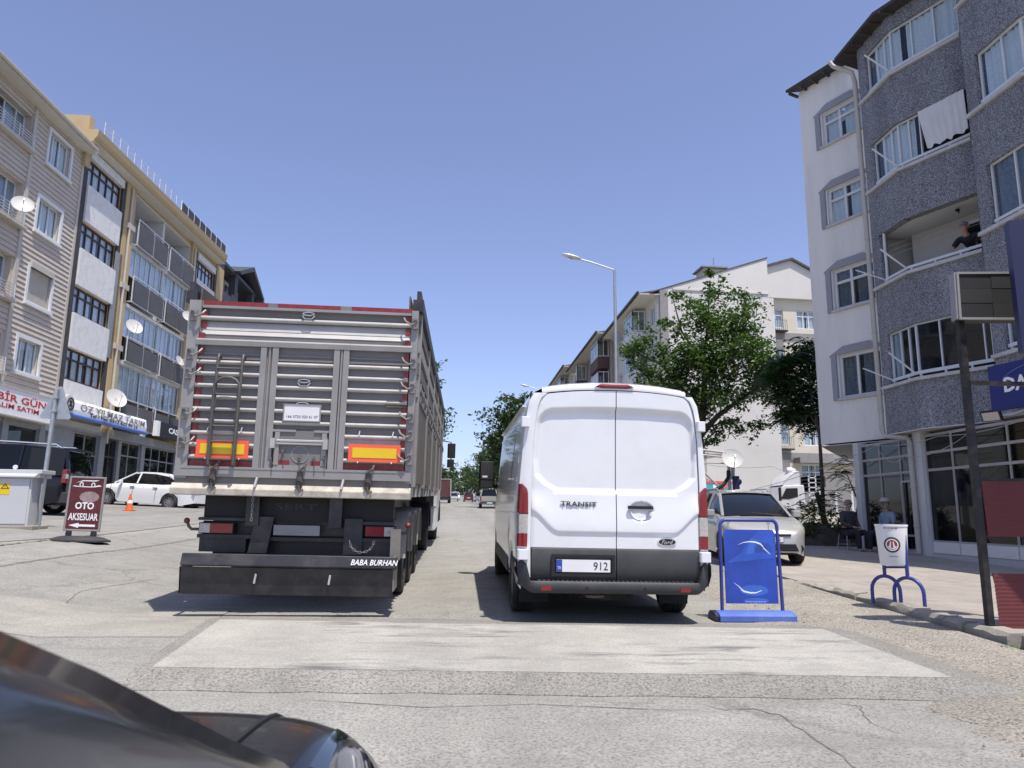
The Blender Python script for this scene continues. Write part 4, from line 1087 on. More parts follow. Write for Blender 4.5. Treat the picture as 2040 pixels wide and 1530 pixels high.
m.loft(rows); m.f = [tuple(reversed(f)) for f in m.f]; n = len(rows[0]); m.f.append(tuple(reversed(range((len(rows) - 1) * n, len(rows) * n))))
m.build('body', M['white_paint'], van, smooth=40)
m = MB(); m.bx(-.72, .72, .25, 5.8, .42, .9); m.bx(-.9, .9, .35, .40, .45, 2.3); m.build('underbody', M['black'], van)
# rear face round the doors (the corners that carry the lamps)
def edge_x(z): return interp([(b, a) for a, b in sorted(HP, key=lambda q: q[1])], z) * .988
def door_x(z): return interp([(.40, .885), (.78, .893), (1.45, .893), (1.9, .878), (2.16, .855), (2.28, .83), (2.35, .80), (2.395, .755), (2.42, .66)], z)
for s in (-1, 1):
    m = MB(); rows = []
    for i in range(41):
        z = .48 + i * (2.40 - .48) / 40
        xd, xe = door_x(z) + (.003 if s < 0 else .006) + .02 * s * 1, edge_x(z)
        rows.append([(s * (xd + (xe - xd) * t), .0 - .022 * math.sin(min(1, (1 - t) * 1.6) * 1.57) - (0 if t < 1 else 0), z) for t in (0, .25, .5, .75, .9, 1)])
        rows[-1].insert(0, (s * xd, .05, z))
    m.loft(rows)
    if s > 0: m.f = [tuple(reversed(f)) for f in m.f]
    m.build('corner_panel', M['white_paint'], van, smooth=50)
# header above the doors
m = MB(); rows = []
for i in range(33):
    x = -.78 + 1.56 * i / 32; zt = interp([(abs(a), b) for a, b in sorted(HP[8:], key=lambda q: abs(q[0]))], abs(x)) + .0
    zb = vtop(x) + .006
    rows.append([(x, .05, zb), (x, -.022, zb), (x, -.026, zb + (zt - zb) * .35), (x, -.012, zb + (zt - zb) * .75), (x, .012, zt + .004), (x, .06, zt + .01)])
m.loft(rows); m.build('roof_header', M['white_paint'], van, smooth=60)
# two doors as sculpted sheets: sunk panel, lip, crease
def sd_poly(x, z):
    """signed distance (inside negative) to the sunk panel outline"""
    ztop = 2.215 - .03 * (abs(x) / .8) ** 2; xs_ = interp([(1.38, .62), (1.45, .74), (1.53, .82), (1.7, .835), (2.0, .815), (2.12, .80)], z)
    d1 = z - ztop; d2 = 1.385 - z; d3 = abs(x) - xs_
    d = max(d1, d2, d3)
    if d1 > -.12 and d3 > -.12: d = math.hypot(max(0, d1 + .12), max(0, d3 + .12)) - .12
    return d
def door_y(x, z):
    bow = -.028 + .018 * (abs(x) / .9) ** 2.5
    d = sd_poly(x, z)
    rec = .040 * (1 - sm(-.012, .050, d))
    # lip, gentle bulge and crease under the sunk panel
    t = abs(x); zc = .955 + .22 * sm(.60, .92, t)
    bul = 0
    if z < 1.40: bul = -.030 * sm(1.40, zc, z) * (1 - sm(zc, zc - .035, z) * .55)
    if z < zc - .03: bul += .0
    rim = .012 * sm(door_x(z) - .03, door_x(z), t)
    han = 0
    hx, hz = x - .265, z - 1.165
    if z > 1.0 and abs(hx) < .16:
        e = math.hypot(hx / (.115 + .02 * (hz > 0)), hz / .105)
        han = .05 * (1 - sm(.75, 1.02, e))
    return bow + rec + bul + rim + han
for s, nm in ((-1, 'left'), (1, 'right')):
    m = MB(); rows = []; nz, nx = 120, 64
    for j in range(nz + 1):
        z = .785 + (2.44 - .785) * j / nz
        row = []
        for i in range(nx + 1):
            t = i / nx
            xm = door_x(z); zz = z
            x = .0045 + (xm - .0045) * t
            if zz > vtop(x) - .005: zz = vtop(x) - .005
            row.append((s * x + .02, door_y(s * x, zz), zz))
        rows.append(row)
    m.loft(rows)
    if s < 0: m.f = [tuple(reversed(f)) for f in m.f]
    dr = m.build('rear_door', M['white_paint'], van, smooth=60)
    # charcoal lower part of the door
    m = MB(); x0, x1 = .0045, .885
    rows = [[(s * (x0 + (x1 - x0) * t / 10) + .02, -.052 + .014 * (t / 10) ** 2.5 + a, z) for t in range(11)] for z, a in ((.455, .015), (.47, 0), (.60, 0), (.765, -.002), (.78, .008), (.781, .04))]
    m.loft(rows)
    if s < 0: m.f = [tuple(reversed(f)) for f in m.f]
    m.build('lower_trim', M['van_plastic'], dr, smooth=50)
    # hinge block
    MB().cbx(s * .945 - .055, s * .945 + .035 , -.075, -.0, 2.025, 2.135, .012).build('hinge', M['white_paint'], dr, bevel=.006)
    m = MB().cbx(s * .955 - .06, s * .955 + .055, -.10, -.01, .66, .765, .015); m.build('hinge', M['white_paint'], dr, bevel=.006)
    if s > 0:
        m = MB(); m.cbx(.135, .405, -.085, -.055, 1.195, 1.228, .012); m.bx(.15, .18, -.07, -.0, 1.2, 1.222); m.bx(.36, .39, -.07, 0, 1.2, 1.222); m.build('handle', M['black'], dr, bevel=.004)
        FB = frame((.555, -.043, .862), (1, 0, 0), (0, -.25, 1))
        m = MB(FB); m.v = []; m.prism([(.098 * math.cos(a * .2618), .042 * math.sin(a * .2618), -.01) for a in range(24)], (0, 0, .018)); m.build('badge', M['chrome'], dr)
        m = MB(FB); m.prism([(.088 * math.cos(a * .2618), .034 * math.sin(a * .2618), .008) for a in range(24)], (0, 0, .003)); m.build('badge', M['print_black'], dr)
        text('badge_lettering', 'Ford', M['plate'], dr, FB @ T(0, 0, .0125), h=.045, w=.12, ex=.001, shear=.3)
    else:
        text('lettering', 'TRANSIT', M['van_plastic'], dr, frame((-.38, -.0455, 1.235), (1, 0, -.01), (0, -.08, 1)), h=.048, w=.38, ex=.007, bold=.004)
        m = MB(); m.ring([(-.66, -.055, .50), (-.0, -.055, .50), (-.0, -.055, .72), (-.66, -.055, .72)], [(-.625, -.055, .53), (-.03, -.055, .53), (-.03, -.055, .69), (-.625, -.055, .69)], (0, -.018, 0)); m.build('plate_recess', M['black'], dr)
        m = MB(); m.bx(-.61, -.05, -.072, -.058, .545, .668); m.build('number_plate', M['plate'], dr)
        m = MB(); m.bx(-.61, -.55, -.0745, -.0725, .546, .667); m.build('number_plate', M['plate_blue'], dr)
        text('plate_lettering', 'TR', M['plate'], dr, frame((-.58, -.076, .585), (1, 0, 0), (0, 0, 1)), h=.028, w=.04, ex=.001)
        text('plate_lettering', '912', M['print_black'], dr, frame((-.15, -.0735, .607), (1, 0, 0), (0, 0, 1)), h=.08, w=.15, ex=.001)
m = MB(); m.bx(-.9, .9, .06, .1, .46, 2.4); m.build('door_gap', M['black'], van)
# tail lamps
for s in (-1, 1):
    tl = None
    for nm, mat, z0, z1, lean in (('tail_lamp', 'red_lens', 1.13, 1.43, 0), ('lens', 'clear_lens', .925, 1.12, .05), ('lens', 'red_lens', .79, .92, .03)):
        m = MB(); rows = []
        for j in range(7):
            z = z0 + (z1 - z0) * j / 6
            xi = interp([(.78, .905), (1.2, .90), (1.36, .905), (1.40, .925), (1.43, .965)], z); xo = edge_x(z) + .006
            tilt = lean * (1 if nm == 'lens' else 1)
            rows.append([(s * xi, -.004, z), (s * (xi + .008), -.040, z - 0), (s * (xi + (xo - xi) * .5), -.046, z - tilt * .0), (s * (xo - .015), -.03, z), (s * xo, .02, z), (s * (xo + .004), .16, z), (s * (xo - .03), .17, z)])
        m.loft(rows, cap0=True, cap1=True)
        if s > 0: m.f = [tuple(reversed(f)) for f in m.f]
        o = m.build(nm, M[mat], tl or van, smooth=40)
        if tl is None: tl = o
    m = MB(); m.bx(s * .905 if s > 0 else -1.0, s * 1.0 if s > 0 else -.905, -.035, .0, 1.118, 1.132); m.build('divider', M['black'], tl)
m = MB(); rows = []
for i in range(13):
    t = i / 12; x = -.21 + .42 * t; hgt = .022 * min(1, math.sin(math.pi * t) * 2.4)
    rows.append([(x, -.028, 2.488 - hgt), (x, -.05, 2.492), (x, -.03, 2.492 + hgt)])
m.loft(rows); m.build('stop_lamp', M['red_lens'], van, smooth=60)
# bumper with step
m = MB(); rows = []
for i in range(49):
    t = -1 + 2 * i / 48; a = abs(t)
    x = t * 1.0; y = -.135 + .13 * max(0, (a - .8) / .2) ** 2.2
    zt = .455 if a < .88 else .455 + .20 * sm(.88, .93, a); zb = .335 + .07 * sm(.85, 1, a)
    rows.append([(x, .04, zt - .012), (x, y + .02, zt), (x, y, zt - .03), (x, y + .004, zb + .03), (x, y + .03, zb), (x, .1, zb + .01)])
m.loft(rows); m.f = [tuple(reversed(f)) for f in m.f]
bm_ = m.build('bumper', M['van_plastic'], van, smooth=40)
m = MB()
for k in range(34): m.bx(-.80 + k * .048, -.80 + k * .048 + .03, -.115, -.01, .455, .462)
m.build('step_tread', M['van_plastic'], bm_)
for s in (-1, 1):
    m = MB(); rows = []
    for j in range(6):
        y = -.01 + j * .115; rows.append([(s * (1.0 + .008 * min(1, j)), y, .40 + .03 * j), (s * (1.035), y, .52), (s * 1.034, y, .62), (s * 1.018, y, .655)])
    m.loft(rows); 
    if s > 0: m.f = [tuple(reversed(f)) for f in m.f]
    m.build('side_trim', M['van_plastic'], bm_, smooth=50)
    MB().cbx(s * .72 - .055, s * .72 + .055, -.142, -.12, .365, .41, .006).build('reflector', M['red_lens'], bm_)
    for y0 in (-.28, .28): pass
    m = MB(T(s * .3, -.137, .39)); m.lathe([(0, -.004), (.018, -.003), (.018, .01)], 12, 'Y'); m.build('parking_sensor', M['black'], bm_)
    m = MB(); m.bx(s * .78 - .16, s * .78 + .16, .52, .54, .16, .5); m.build('mud_flap', M['black'], van)
    for y0 in (.98, 4.75):
        wheel(van, s * .885, y0, .345, .225, 'steel_rim', 8, s)
    m = MB(); m.bx(s * 1.0 - .02, s * 1.0 + .03, 1.45, 4.3, .40, .56); m.build('sill_trim', M['van_plastic'], van)
m = MB(); m.tube([(-.28, .25, .3), (-.28, -.02, .3), (-.2, -.05, .30), (-.12, -.02, .3), (-.12, .25, .3)], .018, 6); m.build('tow_loop', M['rust_steel'], van)
m = MB(T(.0, .62, .32)); m.lathe([(0, -.1), (.33, -.1), (.36, 0), (.33, .1), (0, .1)], 24, 'Z'); m.build('spare_wheel', M['tyre'], van)
# left side glass panel, roof gutter, door mirrors
for s in (-1, 1):
    m = MB(); rows = []
    for z in (1.45, 1.65, 1.85, 2.02): rows.append([(s * (edge_x(z) / .988 + .004), y, z) for y in (1.2, 2.0, 2.8, 3.3)])
    m.loft(rows); 
    if s > 0: m.f = [tuple(reversed(f)) for f in m.f]
    m.build('side_panel', M['white_paint'], van, smooth=60)
    m = MB(); m.bx(s * .94 - .02, s * .94 + .02, .3, 4.4, 2.28, 2.30); m.build('roof_gutter', M['white_paint'], van)
    mi = MB(T(s * 1.19, 4.55, 1.62)); mi.cbx(-.12, .12, -.05, .10, -.20, .24, .035); o = mi.build('wing_mirror', M['black'], van, bevel=.02)
    MB(T(s * 1.19, 4.55, 1.62)).bx(-.10, .10, -.056, -.05, -.06, .22).build('mirror_glass', M['dark_glass'], o)  # near black colour stands in for the dark view the mirror reflects
    MB(T(s * 1.19, 4.55, 1.62)).bx(-.10, .10, -.056, -.05, -.19, -.08).build('mirror_glass', M['dark_glass'], o)
    MB(T(s * 1.19, 4.55, 1.62)).bx(-.07, .01, -.058, -.056, -.03, .0).build('sticker', M['print_white'], o)
    MB(T(s * 1.08, 4.62, 1.45)).bx(-.12, .12, -.03, .05, -.03, .03).build('mirror_arm', M['black'], o)
M['crest_lamp'] = mk('faded red marker', (.16, .03, .03), .5, var=.1)
# ------------------------------------------------------------------ loaded articulated lorry, seen from behind
tk = thing('articulated_lorry', 'big articulated tipper lorry with battered aluminium tailgate, seen from behind', 'lorry', on_road(-1.86, 8.3, 0, .8))
gate = MB().bx(-1.13, 1.2, .0, .05, 1.58, 2.97).build('tailgate', M['alu_dark'], tk)
PAN = [(-1.135, -.445), (-.25, .365), (.535, 1.205)]
zb = [2.74 - .1315 * k for k in range(9)]
BARS = {}
def bar(x0, x1, z, r=.024, mat='alu_bar', yy=-.012):
    k = (round(x1 - x0, 2), r, mat)
    if k not in BARS:
        L = x1 - x0
        BARS[k] = MB().loft([[(t, -r * 1.5 * math.cos(a), r * math.sin(a)) for a in [(-90 + 22.5 * q) * math.pi / 180 for q in range(9)]] for t in (0, .012, L - .012, L)]).mesh('bar', M[mat], smooth=60)
    return obj_of(BARS[k], 'bar', gate, T(x0, yy, z))
for a, b in PAN:
    for k, z in enumerate(zb):
        if (a, b) == PAN[1] and k in (6, 7, 8): continue
        bar(a, b, z)
    m = MB(); m.bx(a, b, -.014, .0, 2.83, 2.85); m.bx(a, b, -.02, 0, 2.78, 2.80); m.build('rib', M['alu_dark'], gate)
    m = MB()
    for z in zb[:6]: m.bx(a, b, -.006, .0, z - .062, z - .05)
    m.build('rib', M['alu_dark'], gate)
m = MB()
for a, b in ((-.445, -.25), (.365, .535)):
    m.bx(a, a + .065, -.045, .01, 1.55, 2.97); m.bx(b - .065, b, -.045, .01, 1.55, 2.97); m.bx(a + .065, b - .065, -.015, .01, 1.55, 2.97)
    m.tube([((a + b) / 2, -.028, 1.58), ((a + b) / 2, -.028, 2.96)], .014, 6)
m.build('door_pillar', M['alu_frame'], gate)
# pale plates behind the lower bars
for a, b in (PAN[0], PAN[2]):
    m = MB(); m.prism([(a, -.002, 1.78), (a, -.018, 1.78), (a, -.004, 1.93), (a, -.002, 1.93)], (b - a, 0, 0)); m.build('kick_plate', M['alu_bar'], gate)
# cross bar and flap above
m = MB(); m.prism([(-1.16, 0, 2.93), (-1.16, -.05, 2.93), (-1.16, -.055, 2.985), (-1.16, -.035, 3.005), (-1.16, 0, 3.005)], (2.39, 0, 0)); m.build('cross_bar', M['alu_frame'], gate)
prof = [(.0, 3.00), (-.02, 3.01), (-.024, 3.06), (.004, 3.105), (-.0, 3.11), (.035, 3.21), (.03, 3.215), (.03, 3.35), (-.012, 3.37), (-.02, 3.38), (-.02, 3.44), (.03, 3.445), (.06, 3.44)]
m = MB(); m.loft([[(x, y, z) for y, z in prof] for x in (-1.14, 1.22)]); m.f = [tuple(reversed(f)) for f in m.f]
m.build('upper_flap', M['alu_dark'], gate, smooth=30)
m = MB(); m.loft([[(x, y - .004, z) for y, z in ((-.024, 3.055), (.004, 3.105), (-.0, 3.112), (.035, 3.212))] for x in (-1.13, 1.21)]); m.f = [tuple(reversed(f)) for f in m.f]; m.build('lit_flap_ledge', M['alu_bar'], gate)  # brighter sheet paints the sunlit look of the flap's up-facing slope
m = MB(); m.tube([(-1.15, .0, 3.245), (1.23, .0, 3.245)], .026, 8); m.build('bar', M['alu_bar'], gate, smooth=60)
m = MB(); m.bx(-1.13, 1.21, -.028, -.02, 3.36, 3.39); m.build('flap_rim', M['alu_frame'], gate)
for a, b in ((-1.12, -.41), (-.30, .40), (.53, 1.22)): box_o('red_tape', gate, Matrix.Identity(4), a, b, -.026, -.021, 3.392, 3.438, M['tape_red'])
zt = [3.3, 3.165, 3.03] + [2.87] + [z - .066 for z in zb[:8]]
for z in zt:
    for a, b in ((-1.13, -1.075), (1.15, 1.2)):
        yy = -.03 if z > 3.0 and z < 3.1 else -.012 if z < 3 else .0
        box_o('red_tape', gate, Matrix.Identity(4), a, b, yy - .006, yy, z - .04, z + .04, M['tape_red'])
for a, b in ((-1.13, -.45), (.54, 1.2)): box_o('red_tape', gate, Matrix.Identity(4), a, b, -.016, -.008, 1.585, 1.645, M['tape_red'])
# posts, lower frame
m = MB(); m.bx(-1.27, -1.14, -.04, .12, 1.45, 3.44); m.bx(1.215, 1.29, -.03, .12, 1.45, 3.42); m.build('corner_post', M['alu_frame'], tk)
m = MB(); m.bx(-1.27, 1.28, -.05, .1, 1.475, 1.572); m.bx(-1.2, 1.22, -.055, -.04, 1.56, 1.585); m.build('lower_rail', M['alu_frame'], tk)
m = MB(); m.bx(-1.27, 1.27, -.02, .14, 1.385, 1.475); m.build('bed_beam', M['bed_steel'], tk)
m = MB(); m.prism([(-1.29, .1, 1.40), (-1.29, -.02, 1.405), (-1.29, -.075, 1.345), (-1.29, -.07, 1.275), (-1.29, .1, 1.27)], (2.58, 0, 0)); m.build('rear_buffer', M['bed_wood'], tk, bevel=.008)
# reflector boards
for a, b in ((-1.05, -.49), (.59, 1.16)):
    o = MB().cbx(a, b, -.075, -.055, 1.675, 1.87, .0).build('marker_board', M['mark_orange'], gate, bevel=.004)
    o = MB().bx(a + .045, b - .045, -.079, -.0745, 1.72, 1.83).build('marker_board', M['mark_yellow'], gate)
    m = MB()
    for x in (a + .1, b - .1):
        for z, dz in ((1.66, -.03), (1.98, .03)): m.tube([(x, -.05, z), (x + .006, -.075, z - dz * .2), (x + .012, -.06, z + .035)], .008, 5)
    m.build('hook', M['galv'], gate)
# ladder
m = MB(); r = .017
m.tube([(-.885, -.02, 2.80), (-.885, -.085, 2.815), (-.887, -.10, 2.76), (-.89, -.10, 1.58)], r, 7); m.tube([(-.62, -.02, 2.80), (-.62, -.085, 2.815), (-.622, -.10, 2.76), (-.625, -.10, 1.58)], r, 7)
m.tube([(-.895, -.125, 1.6), (-.895, -.125, 2.45)] + [(-.76 - .135 * math.cos(t * math.pi / 8), -.125, 2.45 + .11 * math.sin(t * math.pi / 8)) for t in range(1, 8)] + [(-.625, -.125, 2.45), (-.63, -.125, 1.6)], r, 7)
for z in (2.66, 2.37, 2.19, 2.02, 1.85, 1.66): m.tube([(-.885, -.11, z), (-.625, -.11, z)], .012, 6)
m.build('ladder', M['ladder_steel'], tk, smooth=60)
# company plate, hatch, lashing gear
cp = MB().bx(-.15, .26, -.055, -.045, 2.10, 2.295).build('company_plate', M['plate'], gate)
m = MB(); m.fr(-.15, .26, 2.10, 2.295, .012, 0, .006); m.M = frame((0, -.055, 0), (1, 0, 0), (0, 0, 1)); m.v = [tuple(m.M @ Vector(v)) for v in m.v]; m.build('plate_rim', M['alu_frame'], cp)
text('plate_lettering', '166 0720 020 61 07', M['print_black'], cp, frame((.06, -.0555, 2.155), (1, 0, 0), (0, 0, 1)), h=.03, w=.34, ex=.001)
m = MB(); m.bx(-.23, .35, -.03, -.0, 1.585, 2.0); m.build('hatch', M['alu_dark'], gate)
m = MB(); m.bx(-.22, -.17, -.05, -.03, 1.60, 1.98); m.bx(.29, .34, -.05, -.03, 1.60, 1.98); m.bx(-.22, .34, -.05, -.03, 1.585, 1.62); m.bx(-.25, -.0, -.045, -.02, 1.985, 2.01); m.bx(.2, .36, -.045, -.02, 1.985, 2.01); m.build('hatch_frame', M['alu_frame'], gate)
m = MB(); m.tube([(-.2, -.05, 1.885), (.33, -.05, 1.885)], .016, 6); m.tube([(-.2, -.05, 1.855), (.33, -.05, 1.855)], .014, 6); m.build('bar', M['alu_bar'], gate)
m = MB()
for x in (-.235, .335): m.bx(x - .025, x + .025, -.09, -.03, 1.80, 1.91)
m.build('hatch_bracket', M['alu_bar'], gate)
m = MB(); m.lathe([(.085, -.034), (.095, -.036), (.095, -.03)], 20, 'Y', (.06, 0, 1.74)); m.build('hatch_disc', M['alu_frame'], gate)
for a, b in ((-.17, -.05), (.18, .29)): box_o('red_tape', gate, Matrix.Identity(4), a, b, -.036, -.031, 1.625, 1.67, M['tape_red'])
for x, z in ((-.12, 1.76), (.06, 1.70), (.22, 1.69), (-.24, 1.68), (.33, 1.70)):
    m = MB(); m.tube([(x, -.04, z + .03), (x - .012, -.065, z), (x + .01, -.05, z - .05)], .009, 5); m.tube([(x, -.055, z), (x + .01, -.056, z - .18)], .004, 4); m.build('lashing_hook', M['rust_steel'], gate)
for z in (3.33, 2.56, 2.3):
    m = MB(); m.ring([(.05 + .07 * math.cos(t * .524), -.04, z + .024 * math.sin(t * .524)) for t in range(12)], [(.05 + .055 * math.cos(t * .524), -.04, z + .012 * math.sin(t * .524)) for t in range(12)], (0, .012, 0)); m.tube([(-.02, -.03, z - .02), (.01, -.045, z - .06), (.09, -.045, z - .06), (.12, -.03, z - .02)], .007, 5); m.build('grab_ring', M['galv'], gate)
def latch(x, z, s, par=None):
    m = MB(); m.cbx(x - .035, x + .035, -.075, -.03, z - .06, z + .06, .012); m.tube([(x, -.07, z), (x + s * .05, -.1, z - .02), (x + s * .11, -.09, z + .02), (x + s * .13, -.06, z + .06)], .012, 6); m.lathe([(.022, -.09), (.022, -.07)], 8, 'Y', (x, 0, z + .02))
    m.build('latch', M['latch_steel'], par or tk)
for z, s in ((3.26, 1), (2.82, 1), (2.6, 1), (2.16, 1), (1.84, 1)): latch(-1.21, z, s)
for z in (3.26, 2.80, 2.52, 2.18, 1.98, 1.72): latch(1.26, z, -1)
m = MB(); m.tube([(1.2, -.03, 2.36), (.98, -.035, 2.36), (.97, -.035, 2.33), (.98, -.035, 2.30), (1.2, -.03, 2.30)], .011, 6); m.build('door_hook', M['rust_steel'], tk)
for x in (-.85, .08, .82):
    m = MB(); m.cbx(x - .03, x + .03, -.085, -.04, 1.38, 1.55, .01); m.lathe([(.035, -.1), (.035, -.08)], 10, 'Y', (x, 0, 1.42)); m.tube([(x - .02, -.09, 1.55), (x + .05, -.1, 1.6), (x + .06, -.08, 1.64)], .014, 6); m.tube([(x, -.09, 1.4), (x + .015, -.1, 1.33), (x + .05, -.09, 1.36)], .012, 6); m.build('twist_lock', M['rust_steel'], tk)
m = MB()
for x in (-.38, .55): m.tube([(x, -.05, 1.475), (x - .012, -.09, 1.37)], .014, 6)
m.build('pin', M['alu_bar'], tk)
# walls of the body
for s in (-1, 1):
    xo = 1.28 if s > 0 else -1.27
    w = MB().bx(min(xo, xo - s * .05), max(xo, xo - s * .05), .12, 11.4, 1.45, 3.42).build('side_wall', M['side_steel'], tk)
    m = MB()
    for k in range(46): m.bx(min(xo, xo + s * .03), max(xo, xo + s * .03), .2 + k * .245, .2 + k * .245 + .07, 1.47, 2.42)
    m.build('rib', M['side_steel'], w)
    for k in range(6): box_o('side_post', w, Matrix.Identity(4), min(xo, xo + s * .045), max(xo, xo + s * .045), .14 + k * 2.2, .26 + k * 2.2, 1.42, 3.44, M['alu_frame'])
    for z in (2.44, 2.70, 2.96, 3.2): box_o('rail', w, Matrix.Identity(4), min(xo, xo + s * .035), max(xo, xo + s * .035), .12, 11.4, z, z + (.07 if z < 2.5 else .14), M['alu_frame'] if z in (2.44, 2.96) else M['side_steel'])
    for k in range(16):
        m = MB(); y = .5 + k * .7; m.tube([(xo + s * .04, y, 2.6), (xo + s * .07, y + .02, 2.5), (xo + s * .06, y + .05, 2.42)], .013, 5); m.bx(min(xo, xo + s * .05), max(xo, xo + s * .05), y - .03, y + .03, 2.55, 2.65); m.build('latch', M['latch_steel'], w)
    m = MB(); m.bx(min(xo + s * .06, xo - s * .06), max(xo + s * .06, xo - s * .06), .0, 11.4, 3.42, 3.56); m.bx(min(xo + s * .03, xo - s * .02), max(xo + s * .03, xo - s * .02), .0, 6.0, 3.56, 3.66); m.build('tarpaulin_rail', M['dark_steel'], w)
    m = MB()
    for k in range(24): m.tube([(xo - s * .1, .02 + k * .02, 3.45 + .005 * k), (xo - s * .1, .03 + k * .02, 3.6)], .012, 4)
    m.build('tarpaulin_edge', M['rust_steel'], w)
    m = MB()
    for k in range(12): m.bx(min(xo, xo - s * .12), max(xo, xo - s * .12), .3 + k * .9, .5 + k * .9, 1.3, 1.45)
    m.build('rope_cleat', M['alu_bar'], w)
MB().bx(-1.2, 1.22, 11.3, 11.4, 1.4, 3.6).build('front_wall', M['alu_dark'], tk)
MB().bx(-1.2, 1.22, .1, 11.3, 1.36, 1.44).build('bed_floor', M['bed_steel'], tk)
# heaped load under the rails
m = MB(); m.loft([[(x, y, 3.1 + .2 * math.cos(x * 1.2) + random.uniform(-.04, .04)) for x in [-1.2 + .3 * i for i in range(9)]] for y in [.2 + .6 * j for j in range(19)]]); m.f = [tuple(reversed(f)) for f in m.f]; m.build('load', M['gravel'], tk)
# chassis, lamps, rear guard
m = MB(); m.bx(-.5, -.36, .05, 11, .95, 1.35); m.bx(.4, .54, .05, 11, .95, 1.35); m.bx(-1.0, 1.06, .55, .6, .75, 1.3); m.bx(-.9, .95, .3, .34, .62, .9); m.build('chassis', M['dark_steel'], tk)
m = MB(); m.bx(-.98, 1.1, .16, .2, 1.0, 1.29); m.build('mud_flap', M['black'], tk)
text('lettering', 'SERT', M['dark_steel'], tk, frame((.02, .155, 1.165), (1, 0, 0), (0, 0, 1)), h=.07, w=.46, ex=.002)
rg = MB()
rg.prism([(-1.085, -.10, .66), (-1.085, -.14, .545), (-1.085, -.12, .53), (-1.085, -.05, .53), (-1.085, -.05, .66)], (2.27, 0, 0))
o_rg = rg.build('rear_guard', M['dark_steel'], tk, bevel=.006)
m = MB(); m.prism([(-1.085, -.10, .52), (-1.085, -.06, .235), (-1.085, -.03, .235), (-1.085, -.06, .52)], (2.23, 0, 0)); m.add([(-1.1, -.1, .52), (-1.1, -.06, .235), (-1.1, .3, .3), (-1.1, .3, .52)], [(0, 1, 2, 3)]); m.build('skid_plate', M['dark_steel'], tk)
m = MB(); m.bx(1.145, 1.16, -.1, .3, .3, .66); m.bx(1.09, 1.2, .02, .1, .62, .95); m.build('guard_end', M['bed_steel'], tk)
for x in (-.3, .48): m = MB(); m.tube([(x, -.105, .46), (x - .01, -.12, .36)], .012, 6); m.build('pin', M['alu_bar'], tk)
text('lettering', 'BABA BURHAN', M['plate'], o_rg, frame((.945, -.132, .60), (1, 0, 0), (0, .33, .94)), h=.062, w=.50, ex=.002, shear=.25, bold=.012)
LB = T(0, .14, 0)
m = MB(LB)
m.bx(-1.02, -.44, -.03, .1, 1.0, 1.03); m.bx(-1.02, -.44, -.03, .1, .81, .85); m.bx(.62, 1.12, -.03, .1, .985, 1.02); m.bx(.62, 1.12, -.03, .1, .80, .84); m.bx(-1.0, -.5, .0, .06, .66, .82); m.bx(.70, 1.1, .0, .06, .64, .81); m.bx(-.46, .64, .02, .08, .79, .83); m.bx(-.46, .64, .05, .1, .97, 1.0); m.bx(-1.0, 1.1, .08, .12, .85, .99)
m.build('lamp_beam', M['dark_steel'], tk)
m = MB(LB)
for x, d in ((-.46, .06), (.57, -.0)): m.prism([(x, -.05, .66), (x + .2, -.05, .66), (x + .2 + d, -.05, 1.05), (x + d, -.05, 1.05)], (0, .06, 0))
m.build('guard_bracket', M['dark_steel'], tk)
for x0, x1, xw in ((-1.0, -.63, -1), (.80, 1.13, 1)):
    tl = MB(LB).bx(x0, x1, -.05, .08, .86, .975).build('tail_lamp', M['black'], tk)
    xm = x0 + .12 if xw < 0 else x1 - .12
    MB(LB).bx(x0 + .008 if xw < 0 else xm, xm if xw < 0 else x1 - .008, -.058, -.05, .868, .967).build('lens', M['clear_lens'], tl)
    MB(LB).bx(xm + .004 if xw < 0 else x0 + .008, x1 - .008 if xw < 0 else xm - .004, -.058, -.05, .868, .967).build('lens', M['red_lens'], tl)
for x in (-.93, 1.06):
    rl = MB(LB).cbx(x - .055, x + .055, .04, .12, 1.04, 1.18, .015).build('reversing_lamp', M['black'], tk)
    m = MB(LB)
    for i in range(4):
        for j in range(5): m.bx(x - .045 + i * .024, x - .027 + i * .024, .035, .042, 1.05 + j * .025, 1.069 + j * .025)
    m.build('lens', M['clear_lens'], rl)
for s, xx in ((-1, -1.02), (1, 1.15)):
    m = MB(LB); m.tube([(xx, .0, .90), (xx + s * .07, -.01, .90), (xx + s * .10, -.02, .93), (xx + s * .115, -.02, .98)] if s < 0 else [(xx, .0, .9), (xx + .1, -.0, .9), (xx + .12, -.01, .95)], .016, 6)
    o = m.build('marker_arm', M['rust_steel'], tk, smooth=60)
    m = MB(LB); m.lathe([(0, -.035), (.024, -.028), (.034, 0), (.024, .028), (0, .035)], 14, 'Y', (xx + s * .12, -.03, .99)); m.build('marker_lamp', M['crest_lamp'], o, smooth=80)
def chain(pts, r=.009):
    m = MB()
    for i, (a, b) in enumerate(zip(pts, pts[1:])):
        a, b = Vector(a), Vector(b); d = (b - a).normalized(); sd_ = Vector((1, 0, 0)) if i % 2 else Vector((0, 1, 0)); sd_ = (sd_ - d * sd_.dot(d)).normalized()
        c = (a + b) / 2; L = (b - a).length * .68
        m.tube([c + d * L * math.cos(t * math.pi / 4) + sd_ * r * 1.3 * math.sin(t * math.pi / 4) for t in range(9)], r * .42, 4, False)
    return m.build('chain', M['latch_steel'], tk)
chain([(-.42, .0, 1.29 - .035 * k) for k in range(9)])
chain([(.66 + .13 * math.sin(t * math.pi / 12 - math.pi / 2) + .13, -.07, .82 - .12 * math.sin(t * math.pi / 12)) for t in range(13)])
plate = MB().bx(-.2, .3, .1, .115, .855, .965).build('number_plate', mk('dirty number plate', (.22, .22, .23), .5), tk)
